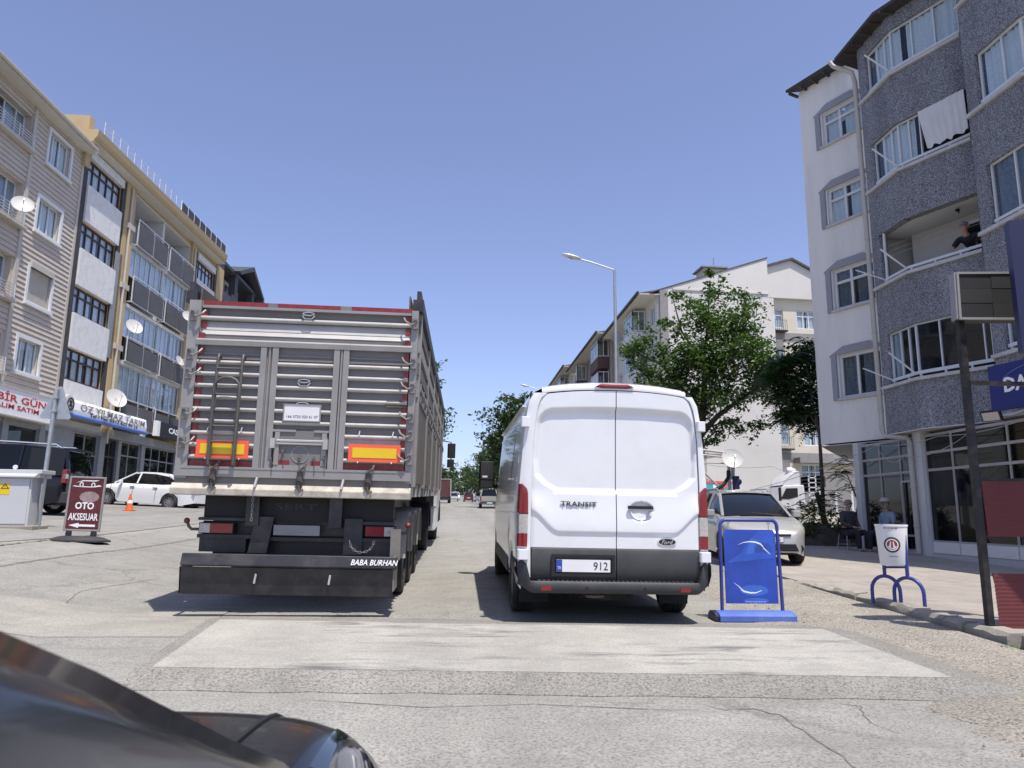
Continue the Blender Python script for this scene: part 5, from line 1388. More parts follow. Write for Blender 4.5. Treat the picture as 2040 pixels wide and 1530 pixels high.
# trailer wheels with pale mudguards, tractor
for y in (2.0, 3.32, 4.64):
    for s in (-1, 1):
        wheel(tk, s * .90 + .03, y, .51, .36, 'steel_rim', 10, s)
        m = MB(); rr = []
        for t in range(13):
            a = math.pi * (t / 12) * 1.0; rr.append([(.03 + s * .70, y + .58 * math.cos(a), .52 + .58 * math.sin(a)), (.03 + s * 1.13, y + .58 * math.cos(a), .52 + .58 * math.sin(a)), (.03 + s * 1.13, y + .54 * math.cos(a), .52 + .54 * math.sin(a))])
        m.loft(rr); m.build('mudguard', M['alu_bar'], tk, smooth=60)
for y, xx in ((9.75, .9), (13.9, 1.02)):
    for s in (-1, 1):
        wheel(tk, s * xx, y, .52, .36 if y < 11 else .3, 'steel_rim', 10, s)
        m = MB(); rr = []
        for t in range(13):
            a = math.pi * (t / 12); rr.append([(s * (xx - .2), y + .62 * math.cos(a), .54 + .6 * math.sin(a)), (s * (xx + .22), y + .62 * math.cos(a), .54 + .6 * math.sin(a)), (s * (xx + .22), y + .57 * math.cos(a), .54 + .55 * math.sin(a))])
        m.loft(rr); m.build('mudguard', M['black'], tk, smooth=60)
M['cab_white'] = mk('white lorry cab', (.58, .58, .59), .35, var=.05, coat=.6, dirt=(.4, .38, .35), dscale=2, damt=.4)
m = MB(); rows = []
for y, k, zt_ in ((12.7, .97, 3.55), (12.85, 1, 3.62), (14.2, 1, 3.66), (14.9, .98, 3.5), (15.15, .93, 3.1), (15.2, .93, .6)):
    h = [(1.22 * k, .95 if y < 14.6 else .5), (1.24 * k, 2.0), (1.2 * k, min(zt_ - .3, 3.0)), (1.12 * k, zt_ - .08), (.95 * k, zt_), (0, zt_ + .03)]
    rows.append([(-a, y, b) for a, b in h] + [(a, y, b) for a, b in reversed(h[:-1])])
m.loft(rows, cap0=True, cap1=True); cab = m.build('cab', M['cab_white'], tk, smooth=40)
m = MB(); m.bx(1.225, 1.25, 13.3, 14.5, 2.05, 2.9); m.bx(-1.25, -1.225, 13.3, 14.5, 2.05, 2.9); m.build('cab_window', M['car_glass'], cab)
m = MB(); m.loft([[(-1.0, 12.3, z0), (1.0, 12.3, z0), (1.05, 13.2, z1), (-1.05, 13.2, z1)] for z0, z1 in ((3.5, 3.6), (4.05, 3.75))], close=True, cap1=True); m.build('roof_spoiler', M['alu_dark'], cab)
m = MB(); m.bx(1.12, 1.2, 11.95, 12.75, 1.0, 3.5); m.bx(-1.2, -1.12, 11.95, 12.75, 1.0, 3.5); m.build('side_deflector', M['cab_white'], cab)
m = MB(); m.bx(-.9, .9, 11.9, 12.6, .9, 3.3); m.build('cab_back', M['black'], cab)
m = MB(); m.bx(.95, 1.22, 10.6, 13.1, .42, .98); m.bx(-1.22, -.95, 10.6, 13.1, .42, .98); m.build('side_skirt', M['cab_white'], cab, bevel=.03)
for s in (-1, 1):
    o = MB().cbx(s * 1.52 - .12, s * 1.52 + .12, 14.0, 14.2, 2.42, 2.86, .04).build('wing_mirror', M['black'], cab, bevel=.02)
    MB().cbx(s * 1.5 - .1, s * 1.5 + .11, 14.0, 14.2, 2.13, 2.38, .04).build('wing_mirror', M['black'], cab, bevel=.02)
    m = MB(); m.tube([(s * 1.2, 14.2, 2.95), (s * 1.5, 14.15, 2.9), (s * 1.52, 14.15, 2.1), (s * 1.22, 14.2, 2.05)], .02, 6); m.build('mirror_arm', M['black'], cab)
    m = MB(); m.cbx(s * 1.22, s * 1.22 + .1, 13.0, 13.25, 3.15, 3.45, .02); m.build('marker_box', M['black'], cab)
MB().bx(-.5, .55, 9.0, 14.8, .8, 1.0).build('chassis', M['dark_steel'], tk)
# ------------------------------------------------------------------ other vehicles
I4 = Matrix.Identity(4)
M['head_lens'] = mk('hazy headlamp lens', (.33, .335, .30), .2, var=.15, scale=14, coat=.8)
# silver estate car parked half on the right sidewalk, nose towards the camera
cl_ = thing('parked_car', 'silver estate car parked on the right sidewalk behind the blue sign stand', 'car', T(6.14, 15.7, .42) @ RX(1.2) @ RZ(172) @ T(0, -2.1, 0) @ Matrix.Scale(.95, 4))
S = dict(L=4.2, r=.31, axles=[.85, 3.44], ys=[4.0, 4.06, 4.12, 4.16], shoulder=.70,
         w=[(0, .70), (.2, .80), (.8, .85), (3.3, .855), (3.75, .82), (3.98, .75), (4.1, .66), (4.17, .56), (4.2, .47)],
         sill=[(0, .34), (.5, .20), (3.7, .18), (4.05, .20), (4.2, .27)],
         belt=[(0, .93), (.1, 1.0), (2.95, .99), (3.2, .95), (3.6, .88), (3.9, .79), (4.05, .72), (4.14, .66), (4.2, .56)],
         glass=[(.05, 1.0, .68, 1.01, .67), (.32, 1.0, .76, 1.42, .58), (1.1, .99, .79, 1.50, .60), (2.0, .98, .79, 1.49, .60), (2.4, .98, .79, 1.43, .59), (3.25, .955, .70, .97, .68)],
         roof=(1, 4), apillar=(5, 4), rpillar=(0, 1), bpillar=[2, 3], spokes=10)
car(cl_, S, M['silver_car'])
for s in (-1, 1):
    m = MB(); rows = []
    for k in range(9):
        y = 3.50 + .055 * k; w = interp(S['w'], y); zb = interp(S['belt'], y); zl = .60 + .16 * (1 - k / 8) ** 1.5
        rows.append([(s * (w + .006), y, zl), (s * (w + .012), y, zl + (zb - zl) * .5), (s * (w * .955 + .006), y, zb - .012), (s * (w * .90), y, zb + .008), (s * (w * (.86 - .16 * k / 8)), y, zb + .014)])
    w = .62; rows.append([(s * .655, 4.04, .60), (s * .665, 4.06, .63), (s * .64, 4.07, .67), (s * .60, 4.075, .70), (s * .48, 4.10, .69)])
    m.loft(rows); 
    if s < 0: m.f = [tuple(reversed(f)) for f in m.f]
    hl = m.build('headlight', M['head_lens'], cl_, smooth=60)
    m = MB(T(s * .60, 4.10, .345)); m.lathe([(.085, -.06), (.085, .02), (.06, .0), (0, -.03)], 16, 'Y'); m.build('fog_lamp', M['black'], cl_)
    m = MB(T(s * .92, 2.95, 1.02)); m.cbx(-.10, .10, -.06, .06, -.07, .07, .03); o = m.build('wing_mirror', M['silver_car'], cl_, bevel=.02)
    m = MB(); m.tube([(s * .55, .5, 1.50), (s * .56, .6, 1.55), (s * .56, 2.0, 1.55), (s * .55, 2.15, 1.5)], .018, 6); m.build('roof_rail', M['galv'], cl_)
m = MB(); m.bx(-.42, .42, 4.13, 4.215, .60, .635); m.build('grille', M['black'], cl_)
m = MB(); m.prism([(-.56, 4.1, .30), (.56, 4.1, .30), (.50, 4.1, .44), (-.50, 4.1, .44)], (0, .125, 0)); m.build('lower_grille', M['black'], cl_)
m = MB()
for z in (.33, .36, .39, .42): m.bx(-.5, .5, 4.22, 4.232, z, z + .008)
m.build('grille_bar', M['van_plastic'], cl_)
np_ = MB().bx(-.27, .27, 4.2, 4.232, .475, .585).build('number_plate', M['black'], cl_)
MB().bx(-.26, .26, 4.232, 4.236, .482, .578).build('plate_face', M['plate'], np_)
text('plate_lettering', '35', M['print_black'], np_, frame((-.14, 4.2365, .53), (-1, 0, 0), (0, 0, 1)), h=.07, w=.13, ex=.001)
m = MB(); m.bx(-.35, .35, 3.0, 3.3, .98, 1.0); m.tube([(-.5, 3.32, .985), (.1, 3.22, 1.03)], .012, 5); m.build('wiper', M['black'], cl_)
m = MB(); m.cbx(-.62, -.2, 1.75, 1.9, .9, 1.38, .05); m.cbx(.2, .62, 1.75, 1.9, .9, 1.38, .05); m.bx(-.7, .7, 2.5, 3.0, .8, .98); m.build('seats', M['black'], cl_)

# white saloon nosed in to the left shops
ws = thing('parked_car', 'white saloon parked nose-in by the shops behind the traffic cone', 'car', T(-14.95, 32.0, 1.53) @ RY(4.0) @ RZ(79) @ T(0, -4.55, 0))
S = dict(L=4.63, r=.325, axles=[1.0, 3.71], ys=[4.4, 4.5, 4.57], shoulder=.74,
         w=[(0, .74), (.3, .86), (1, .90), (3.7, .90), (4.2, .84), (4.5, .72), (4.63, .55)],
         sill=[(0, .36), (.5, .22), (4.0, .20), (4.63, .27)],
         belt=[(0, .92), (.1, 1.04), (.7, 1.05), (1.4, .99), (3.2, .94), (3.7, .87), (4.2, .76), (4.5, .67), (4.63, .5)],
         glass=[(.55, 1.03, .70, 1.045, .69), (1.3, 1.0, .80, 1.38, .58), (1.9, .98, .83, 1.45, .60), (2.5, .96, .83, 1.44, .60), (2.75, .95, .83, 1.40, .59), (3.55, .92, .74, .93, .72)],
         roof=(1, 4), apillar=(5, 4), rpillar=(0, 1), bpillar=[3], rp=.07, spokes=10)
car(ws, S, M['white_car'])
for s in (-1, 1):
    m = MB(); m.prism([(s * .80, 3.95, .72), (s * .72, 4.35, .68), (s * .55, 4.5, .64), (s * .60, 4.47, .56), (s * .74, 4.33, .6), (s * .83, 3.98, .66)], (s * .03, .03, .01)); m.build('headlight', M['clear_lens'], ws)
    m = MB(T(s * .97, 3.15, .98)); m.cbx(-.1, .1, -.06, .06, -.06, .07, .03); m.build('wing_mirror', M['white_car'], ws, bevel=.02)
    m = MB(); m.bx(s * .915 - .012, s * .915 + .012, 1.55, 1.75, .83, .86); m.bx(s * .915 - .012, s * .915 + .012, 2.55, 2.75, .81, .84); m.build('door_handle', M['chrome'], ws)
    m = MB()
    for y in (1.62, 2.62, 3.58): m.bx(s * .905 - .006, s * .905 + .006, y, y + .008, .3, .92)
    m.build('door_gap', M['black'], ws)
    m = MB(); m.bx(s * .6 - .25, s * .6 + .25, -.02, .1, .78, .92); m.build('tail_lamp', M['red_lens'], ws)
m = MB(); m.cbx(-.4, .4, 4.45, 4.66, .30, .52, .1); m.build('grille', M['black'], ws)

# dark navy tall van at the left edge
cd = thing('parked_van', 'dark navy people-carrier van with silver roof rails parked behind the utility cabinet', 'van', T(-10.62, 21.25, 1.145) @ RY(2.5) @ RZ(97))
S = dict(L=4.4, r=.315, axles=[.80, 3.48], ys=[.02, .06, 4.3], shoulder=.78,
         w=[(0, .80), (.1, .87), (.5, .895), (3.6, .895), (4.1, .82), (4.4, .6)],
         sill=[(0, .40), (.5, .26), (4.0, .22), (4.4, .3)],
         belt=[(0, 1.06), (.3, 1.10), (3.0, 1.06), (3.4, 1.02), (3.9, .92), (4.25, .78), (4.4, .55)],
         glass=[(.0, 1.06, .80, 1.08, .79), (.04, 1.07, .80, 1.64, .70), (.18, 1.08, .85, 1.78, .72), (1.2, 1.07, .87, 1.83, .72), (2.3, 1.06, .87, 1.80, .72), (2.6, 1.06, .87, 1.74, .70), (3.45, 1.02, .78, 1.04, .74)],
         roof=(2, 5), apillar=(6, 5), rpillar=(0, 2), bpillar=[3, 4], rp=.07, spokes=8)
car(cd, S, M['navy_car'])
m = MB()
for s in (-1, 1): m.bx(s * .885 - .012, s * .885 + .02, .1, .95, 1.05, 1.74)
m.build('rear_quarter', M['navy_car'], cd)
for s in (-1, 1):
    tl = MB().cbx(s * .845 - .055, s * .845 + .06, -.03, .14, .86, 1.22, .03).build('tail_lamp', M['red_lens'], cd, bevel=.01)
    MB().cbx(s * .85 - .05, s * .85 + .062, -.035, .12, .98, 1.10, .02).build('lens', M['clear_lens'], tl)
    m = MB(); m.tube([(s * .66, .3, 1.79), (s * .67, .45, 1.88), (s * .67, 2.2, 1.88), (s * .66, 2.4, 1.8)], .024, 6); m.build('roof_rail', M['chrome'], cd, smooth=60)
    m = MB(); m.bx(s * .905 - .012, s * .905 + .012, 1.16, 1.42, .92, 1.05); m.build('fuel_cap', M['van_plastic'], cd)
    m = MB(T(s * .915, 1.25, 1.2)); m.lathe([(0, -.01), (.06, -.01), (.06, .01), (0, .01)], 14, 'X'); m.build('sticker', M['print_white'], cd)
m = MB(); m.cbx(-.84, .84, -.10, .25, .33, .62, .05); m.build('bumper', M['van_plastic'], cd, bevel=.02)
m = MB(); m.bx(-.75, .75, -.06, .1, 1.74, 1.80); m.build('spoiler', M['navy_car'], cd)
m = MB(); m.bx(-.26, .26, -.02, .0, .72, .83); m.build('number_plate', M['plate'], cd)

# distant traffic
def small_car(label, x, y, paint, yaw=0, h=1.0, back=True, group='cars far up the street'):
    t = thing('distant_car', label, 'car', on_road(x, y, yaw), group)
    S = dict(L=4.2, r=.31, axles=[.85, 3.4], shoulder=.72,
             w=[(0, .74), (.2, .84), (3.6, .86), (4.0, .78), (4.2, .6)], sill=[(0, .34), (.5, .22), (4.2, .28)],
             belt=[(0, .92 * h), (.15, 1.0 * h), (3.0, .97 * h), (3.8, .82), (4.2, .58)],
             glass=[(.05, 1.0 * h, .70, 1.02 * h, .69), (.4, 1.0 * h, .78, 1.45 * h, .6), (2.2, .98 * h, .8, 1.5 * h, .61), (2.45, .98 * h, .8, 1.43 * h, .6), (3.25, .95 * h, .72, .97 * h, .7)],
             roof=(1, 3), apillar=(4, 3), rpillar=(0, 1), bpillar=[2])
    car(t, S, paint)
    for s in (-1, 1): MB().bx(s * .68 - .1, s * .68 + .1, -.03, .05, .74, .92).build('tail_lamp', M['red_lens'], t)
    m = MB(); m.bx(-.26, .26, -.03, .0, .62, .73); m.build('number_plate', M['plate'], t)
    m = MB(); m.cbx(-.8, .8, -.06, .1, .34, .55, .03); m.build('bumper', paint, t)
    return t
small_car('dark red car far up the street in the middle of the lane', 1.35, 123, M['dark_red_car'], h=1.1)
small_car('white hatchback far up the street right of the dark red car', 3.3, 128, M['white_car'])
small_car('silver oncoming car far up the street left of the dark red car', -1.2, 133, M['silver_car'], 180)
small_car('white car farthest up the street on the left side', -1.0, 168, M['white_car'], 180, 1.15)
# silver pick-up in the lane ahead of the van
pk = thing('pickup_truck', 'silver pick-up driving ahead, framed under the van wing mirror', 'pick-up', on_road(2.72, 69, 0))
S = dict(L=5.2, r=.38, axles=[1.2, 4.3], shoulder=.8, w=[(0, .86), (.2, .9), (4.6, .9), (5.2, .7)], sill=[(0, .5), (5.2, .4)], belt=[(0, 1.12), (3.6, 1.12), (4.2, 1.08), (5.0, 1.0), (5.2, .7)],
         glass=[(1.75, 1.12, .78, 1.14, .76), (1.9, 1.12, .82, 1.74, .66), (3.2, 1.12, .82, 1.78, .66), (3.4, 1.12, .82, 1.72, .66), (4.1, 1.1, .78, 1.12, .74)], roof=(1, 3), apillar=(4, 3), rpillar=(0, 1), bpillar=[2])
car(pk, S, M['silver_car'])
MB().bx(-.9, .9, -.12, .05, .42, .62).build('bumper', M['van_plastic'], pk)
MB().bx(-.78, .78, -.02, .02, .7, 1.1).build('tailgate', M['silver_car'], pk)
for s in (-1, 1): MB().bx(s * .84 - .06, s * .84 + .06, -.03, .05, .72, 1.1).build('tail_lamp', M['red_lens'], pk)
MB().bx(-.26, .26, -.14, -.12, .47, .57).build('number_plate', M['plate'], pk)
# back of a box lorry on the left lane, just visible past the cab
bl = thing('box_lorry', 'dark box lorry seen from behind far up the left side of the street', 'lorry', on_road(-2.55, 104, 0))
MB().bx(-1.2, 1.2, 0, 6, 1.0, 3.3).build('box_body', M['dark_red_car'], bl)
m = MB(); m.bx(1.1, 1.24, -.05, 0, .95, 3.35); m.bx(-1.24, -1.1, -.05, 0, .95, 3.35); m.bx(-1.24, 1.24, -.05, 0, 3.3, 3.4); m.build('frame', M['alu_bar'], bl)
MB().bx(-1.2, 1.2, -.05, .3, .45, .9).build('rear_guard', M['dark_steel'], bl)
for s in (-1, 1):
    wheel(bl, s * .95, 1.4, .48, .4, 'steel_rim', 8, s); wheel(bl, s * .95, 6.9, .48, .3, 'steel_rim', 8, s)
MB().bx(-1.1, 1.1, 6.2, 8, .6, 2.9).build('cab', M['cab_white'], bl)
# service truck with ladder in the yard
ct = thing('service_truck', 'white service truck with roof deflector and ladder, side-on behind the hedge', 'truck', T(15.35, 36.2, .93))
pf = [(.05, .6), (.0, 1.0), (.12, 1.15), (.42, 1.78), (.55, 1.86), (1.55, 1.9), (1.6, .6)]
m = MB(); m.prism([(x, -.9, z) for x, z in pf], (0, 1.8, 0)); cabp = m.build('cab', M['cab_white'], ct, bevel=.05)
m = MB(); m.prism([(.33, -.915, 1.2), (.62, -.915, 1.72), (1.2, -.915, 1.74), (1.2, -.915, 1.32), (.75, -.915, 1.2)], (0, .02, 0)); m.build('cab_window', M['car_glass'], cabp)
m = MB(); m.bx(1.26, 1.33, -.93, -.90, .95, 1.12); m.build('door_handle', M['black'], cabp)
m = MB(); m.cbx(.14, .26, -1.2, -1.05, 1.1, 1.75, .04); m.build('wing_mirror', M['black'], cabp)
m = MB(); rows = []
for t in range(7):
    a = t / 6; rows.append([(.45 + .95 * a, y, 1.88 + .78 * math.sin(a * 1.57) * (1 - .15 * (y / .8) ** 2)) for y in (-.8, -.4, 0, .4, .8)])
m.loft(rows); m.prism([(.45 + .95 * t / 6, -.78, 1.87 + .66 * math.sin(t / 6 * 1.57)) for t in range(7)] + [(1.4, -.78, 1.87)], (0, 1.56, 0)); m.build('roof_deflector', M['cab_white'], ct, smooth=50)
m = MB(T(1.2, -.2, 2.62)); m.lathe([(0, -.25), (.16, -.2), (.2, 0), (.12, .25), (0, .3)], 12, 'X'); m.build('spot_lamp', M['cab_white'], ct, smooth=60)
m = MB()
for x in (1.75, 2.1): m.bx(x, x + .05, -.95, -.9, .5, 2.35)
for k in range(8): m.bx(1.75, 2.15, -.95, -.9, .55 + k * .24, .6 + k * .24)
m.build('ladder', M['pale_steel'], ct)
m = MB()
for k in range(4): m.bx(2.2, 2.6, -.8, .8, 1.7 + k * .18, 1.82 + k * .18)
m.bx(2.2, 2.7, -.8, .8, 1.6, 2.35); m.build('machinery', M['van_plastic'], ct)
m = MB(); m.bx(2.2, 6.5, -.9, .9, .6, .75); m.bx(2.2, 6.5, -.92, -.88, 1.45, 1.62); m.bx(2.2, 6.5, -.9, .9, 1.66, 1.8); m.build('flat_bed', M['alu_frame'], ct)
for k in range(6): box_o('bed_post', ct, I4, 2.25 + k * .82, 2.36 + k * .82, -.94, -.9, .6, 1.62, M['pale_steel'])
for k in range(5): box_o('side_panel', ct, I4, 2.38 + k * .82, 3.05 + k * .82, -.91, -.89, .75, 1.42, M['alu_frame'])
m = MB(); m.cbx(4.4, 4.7, -.95, -.6, 1.6, 2.1, .08); m.build('outrigger', M['pale_steel'], ct)
for x in (.8, 4.8):
    for s in (-1, 1):
        w_ = wheel(ct, 0, 0, .38, .25, 'steel_rim', 6, 1); w_.matrix_basis = T(x, s * .85, .38) @ RZ(90 * s)

# ------------------------------------------------------------------ the car the picture is taken from (left foreground)
oc = wthing('near_car', 'glossy black car in the nearest foreground, only its bonnet and windscreen pillar showing', 'car', (-1.0, .3, 0))
def hood(x, y):
    q = abs((x + .97) / .935) ** 11 + max(0, (y - .45) / 1.20) ** 9
    return 1.012 - .02 * ((x + .99) / .86) ** 2 - .012 * max(0, y - .8) - .36 * min(q, 1.35) ** 1.5, q
m = MB(); rows = []
for j in range(41):
    y = .60 + j * 1.02 / 40; yy = y
    row = []
    for i in range(49):
        a = (i / 24 - 1); x = -.97 + .935 * math.copysign(1 - (1 - abs(a)) ** 1.35, a)
        z, q = hood(x, yy); row.append((x, yy, z))
    rows.append(row)
m.loft(rows); m.f = [tuple(reversed(f)) for f in m.f]
m.build('bonnet', M['black_car'], oc, smooth=80)
m = MB(); rows = []
for j in range(9):
    row = []
    for i in range(9):
        x = -.20 + .13 * i / 8; y = 1.10 + .24 * j / 8 - .16 * (i / 8) ** 2
        z, q = hood(x, y); row.append((x, y, z + .008))
    rows.append(row)
m.loft(rows); m.f = [tuple(reversed(f)) for f in m.f]
m.build('headlight', M['dark_glass'], oc, smooth=80)
m = MB(); P = []
for j in range(15):
    y = .62 + j * .06; x = -.335 + .02 * (j / 14); z, q = hood(x, y); P.append((x, y, z + .001))
m.tube(P, .0045, 5); m.build('bonnet_gap', M['black'], oc)
PIL = [(-.30, 1.0, .985), (-.34, .86, 1.06), (-.38, .62, 1.19), (-.42, .42, 1.29), (-.46, .20, 1.37), (-.54, -.25, 1.435)]
m = MB(); m.loft([[(x - .030, y, z - .02), (x - .012, y, z + .012), (x + .012, y, z), (x + .02, y, z - .03), (x + .006, y, z - .055)] for x, y, z in PIL], close=True); m.build('windscreen_pillar', M['black_car'], oc, smooth=60)
m = MB(); m.loft([[(x + (-.99 - x) * t * 2 - .02 * (1 if t < .5 else -1), y + (.10 * math.sin(math.pi * t)), z - .01 + .02 * math.sin(math.pi * t)) for t in [k / 12 for k in range(13)]] for x, y, z in PIL]); m.build('windscreen', M['car_glass'], oc, smooth=80)
m = MB(); m.loft([[(x + .006, y, z - .04), (x + .03, y, z - .04 - (z - .96) * .5), (-.16, y, .955)] for x, y, z in PIL]); m.build('side_window', M['car_glass'], oc, smooth=80)
# big glossy door mirror right in front of the lens
EDGE = [(-.165, .95, 1.005), (-.183, .86, 1.063), (-.212, .76, 1.115), (-.236, .66, 1.168), (-.249, .55, 1.220), (-.254, .44, 1.264), (-.256, .34, 1.30)]
m = MB(); rows = []
for i, (x, y, z) in enumerate(EDGE):
    k = 1 - .55 * (1 - i / 6) ** 2
    rows.append([(x - .06 * k, y + .04 * k, z - .07 * k), (x - .035 * k, y + .03 * k, z - .022 * k), (x, y, z), (x + .03 * k, y - .05 * k, z - .022 * k), (x + .065 * k, y - .11 * k, z - .06 * k), (x + .095 * k, y - .16 * k, z - .115 * k), (x + .10 * k, y - .165 * k, z - .17 * k), (x + .02, y - .08 * k, z - .20 * k)])
m.loft(rows, close=True, cap0=True, cap1=True); m.build('wing_mirror', M['black_car'], oc, smooth=80)
m = MB(); m.bx(-1.75, -.25, -.6, .84, .9, .985); m.bx(-1.7, -.3, -1.2, -.9, .4, 1.3); m.build('dashboard', M['black'], oc)
m = MB(); rows = []
for y in (.95, .8, .3, -.5, -1.4, -2.2, -2.5):
    k = 1 if y > -2 else .9
    rows.append([(-.99 - .86 * k, y, .28), (-.99 - .885 * k, y, .7), (-.99 - .87 * k, y, .97), (-.99 + .87 * k, y, .97), (-.99 + .885 * k, y, .7), (-.99 + .86 * k, y, .28)])
m.loft(rows, cap0=True, cap1=True); m.build('body', M['black_car'], oc, smooth=40)
m = MB(); m.loft([[(-.99 + sx * w, y, z) for sx, z in ((-1, 1.40), (-.9, 1.455), (0, 1.485), (.9, 1.455), (1, 1.40))] for y, w in ((-.28, .575), (-.9, .60), (-1.7, .58), (-2.0, .54))]); m.build('roof', M['black_car'], oc, smooth=60)
m = MB(); m.bx(-1.8, -.2, .9, 1.36, .32, .86); m.build('engine_bay', M['black'], oc)
for y in (1.02, -1.6):
    for s in (-1, 1):
        w_ = wheel(oc, 0, 0, .31, .2, 'rim', 8, 1); w_.matrix_basis = T(-.99 + s * .78 - (0), y - 0, .33) @ (RZ(180) if s < 0 else I4)
# ------------------------------------------------------------------ street furniture, left
ab = thing('sandwich_board', 'maroon pavement sign lettered AKSESUAR with a white arrow on a black rubber base', 'pavement sign', T(-6.88, 14.1, G(-6.88, 14.1) + .0) @ RZ(6) @ RY(1.5))
M['maroon'] = mk('maroon print', (.095, .014, .018), .5, var=.35, scale=4)
m = MB(); rows = []
for k, (hx, hy, z) in enumerate(((.52, .24, 0.0), (.52, .24, .03), (.40, .14, .075), (.30, .07, .095))): rows.append([(hx * a, hy * b, z) for a, b in ((-1, 0), (-.72, -1), (.72, -1), (1, 0), (.72, 1), (-.72, 1))])
m.loft(rows, close=True, cap0=True, cap1=True); m.build('base', M['van_plastic'], ab, smooth=30)
m = MB()
for x in (-.21, .21): m.bx(x - .045, x + .045, -.02, .02, .08, .19); m.tube([(x - .05, 0, .13), (x + .05, 0, .13)], .022, 8)
m.build('spring_foot', M['dark_steel'], ab)
MB().bx(-.285, .285, -.012, .012, .21, 1.14).build('board', M['maroon'], ab)
Fa = frame((0, 0, 0), (1, 0, 0), (0, 0, 1))
m = MB(Fa); m.fr(-.31, .31, .18, 1.17, .035, -.02, .02); m.build('frame', M['alu_frame'], ab, bevel=.006)
text('lettering', 'AKSESUAR', M['print_white'], ab, Fa @ T(0, .44, .0125), h=.13, w=.5, ex=.001, bold=.02)
text('lettering', 'OTO', M['print_white'], ab, Fa @ T(0, .64, .0125), h=.13, w=.32, ex=.001, bold=.03)
m = MB(Fa); m.prism([(-.23, .285, .012), (-.06, .24, .012), (-.06, .265, .012), (.22, .265, .012), (.22, .305, .012), (-.06, .305, .012), (-.06, .33, .012)], (0, 0, .002)); m.build('arrow', M['print_white'], ab)
m = MB(Fa)
m.prism([(-.25, .985, .012), (-.1, .975, .012), (.1, .975, .012), (.25, 1.0, .012), (.2, 1.02, .012), (.1, .99, .012), (-.12, .99, .012), (-.22, 1.0, .012)], (0, 0, .002))
m.prism([(-.2, 1.05, .012), (-.08, 1.1, .012), (.12, 1.105, .012), (.2, 1.11, .012), (.14, 1.085, .012), (-.06, 1.085, .012)], (0, 0, .002))
for x in (-.1, .1): m.ring([(x + .035 * math.cos(a * .524), 1.02 + .045 * math.sin(a * .524), .012) for a in range(12)], [(x + .02 * math.cos(a * .524), 1.02 + .03 * math.sin(a * .524), .012) for a in range(12)], (0, 0, .002))
m.build('car_drawing', M['print_white'], ab)
M['poster_pale'] = mk('pale faded print', (.30, .22, .22), .6, var=.25, scale=5)
m = MB(Fa); m.prism([(.06 + .17 * math.cos(a * .524), .80 + .10 * math.sin(a * .524), .012) for a in range(12)], (0, 0, .0015)); m.build('faded_print', M['poster_pale'], ab)

M['cabinet'] = mk('pale grey cabinet paint', (.50, .51, .52), .5, var=.04, scale=2, dirt=(.36, .35, .33), dscale=2, damt=.3)
cb = thing('utility_cabinet', 'pale grey two-door electricity cabinet with yellow warning sticker on a concrete plinth', 'cabinet', T(-8.98, 15.25, G(-8.9, 15.2) - .06) @ RZ(3))
MB().bx(-1.0, .60, -.03, .62, -.2, .12).build('plinth', M['kerb'], cb, bevel=.02)
MB().bx(-.95, .48, .02, .56, .12, 1.06).build('body', M['cabinet'], cb)
m = MB(); m.prism([(-.98, -.06, 1.06), (-.98, -.06, 1.09), (-.98, .04, 1.14), (-.98, .60, 1.14), (-.98, .60, 1.06)], (1.54, 0, 0)); m.build('canopy', M['cabinet'], cb)
m = MB(); m.bx(-.98, .60, .1, .66, 1.14, 1.22); m.build('roof', M['cabinet'], cb, bevel=.01)
for x0, x1 in ((-.93, -.26), (-.245, .44)):
    d = MB().bx(x0, x1, .0, .022, .15, 1.04).build('door', M['cabinet'], cb, bevel=.004)
    hx = x0 + .05 if x0 > -.5 else x1 - .17
    MB().bx(hx, hx + .11, -.012, .002, .46, .62).build('handle', M['galv'], d)
    MB().bx(hx, hx + .11, -.02, .002, .615, .63).build('handle', M['black'], d)
st = MB().bx(-.09, .09, -.004, .0, .72, .94).build('warning_sticker', M['mark_yellow'], cb)
m = MB(frame((0, -.005, 0), (1, 0, 0), (0, 0, 1))); m.ring([(-.08, .83, 0), (.08, .83, 0), (0, .94, 0)], [(-.055, .842, 0), (.055, .842, 0), (0, .918, 0)], (0, 0, .001)); m.prism([(-.012, .905, 0), (.008, .88, 0), (.0, .88, 0), (.012, .848, 0), (-.012, .873, 0), (-.004, .873, 0)], (0, 0, .001)); m.build('warning_triangle', M['print_black'], st)
m = MB(); m.tube([(.60, .25, -.1), (.61, .22, .3), (.585, .2, .6), (.59, .2, .95)], .02, 6); m.build('cable', M['galv'], cb)

sp = thing('sign_post', 'leaning galvanised post with the grey back of a triangular road sign', 'road sign', T(-8.47, 15.62, G(-8.47, 15.6)) @ RY(1.0))
m = MB(); m.tube([(0, 0, -.1), (0, 0, 2.86)], .042, 10); m.build('post', M['galv'], sp, smooth=60)
m = MB(frame((0, .05, 2.40), (1, 0, 0), (0, 0, 1))); m.prism([(-.29, -.12, 0), (-.25, -.16, 0), (.31, -.16, 0), (.33, -.12, 0), (.1, .5, 0), (.05, .53, 0), (-.02, .5, 0)], (0, 0, .012)); m.build('sign_plate', M['galv'], sp)
m = MB(); m.bx(-.06, .06, -.05, .05, 2.38, 2.42); m.bx(-.06, .06, -.05, .05, 2.66, 2.70); m.build('clamp', M['galv'], sp)

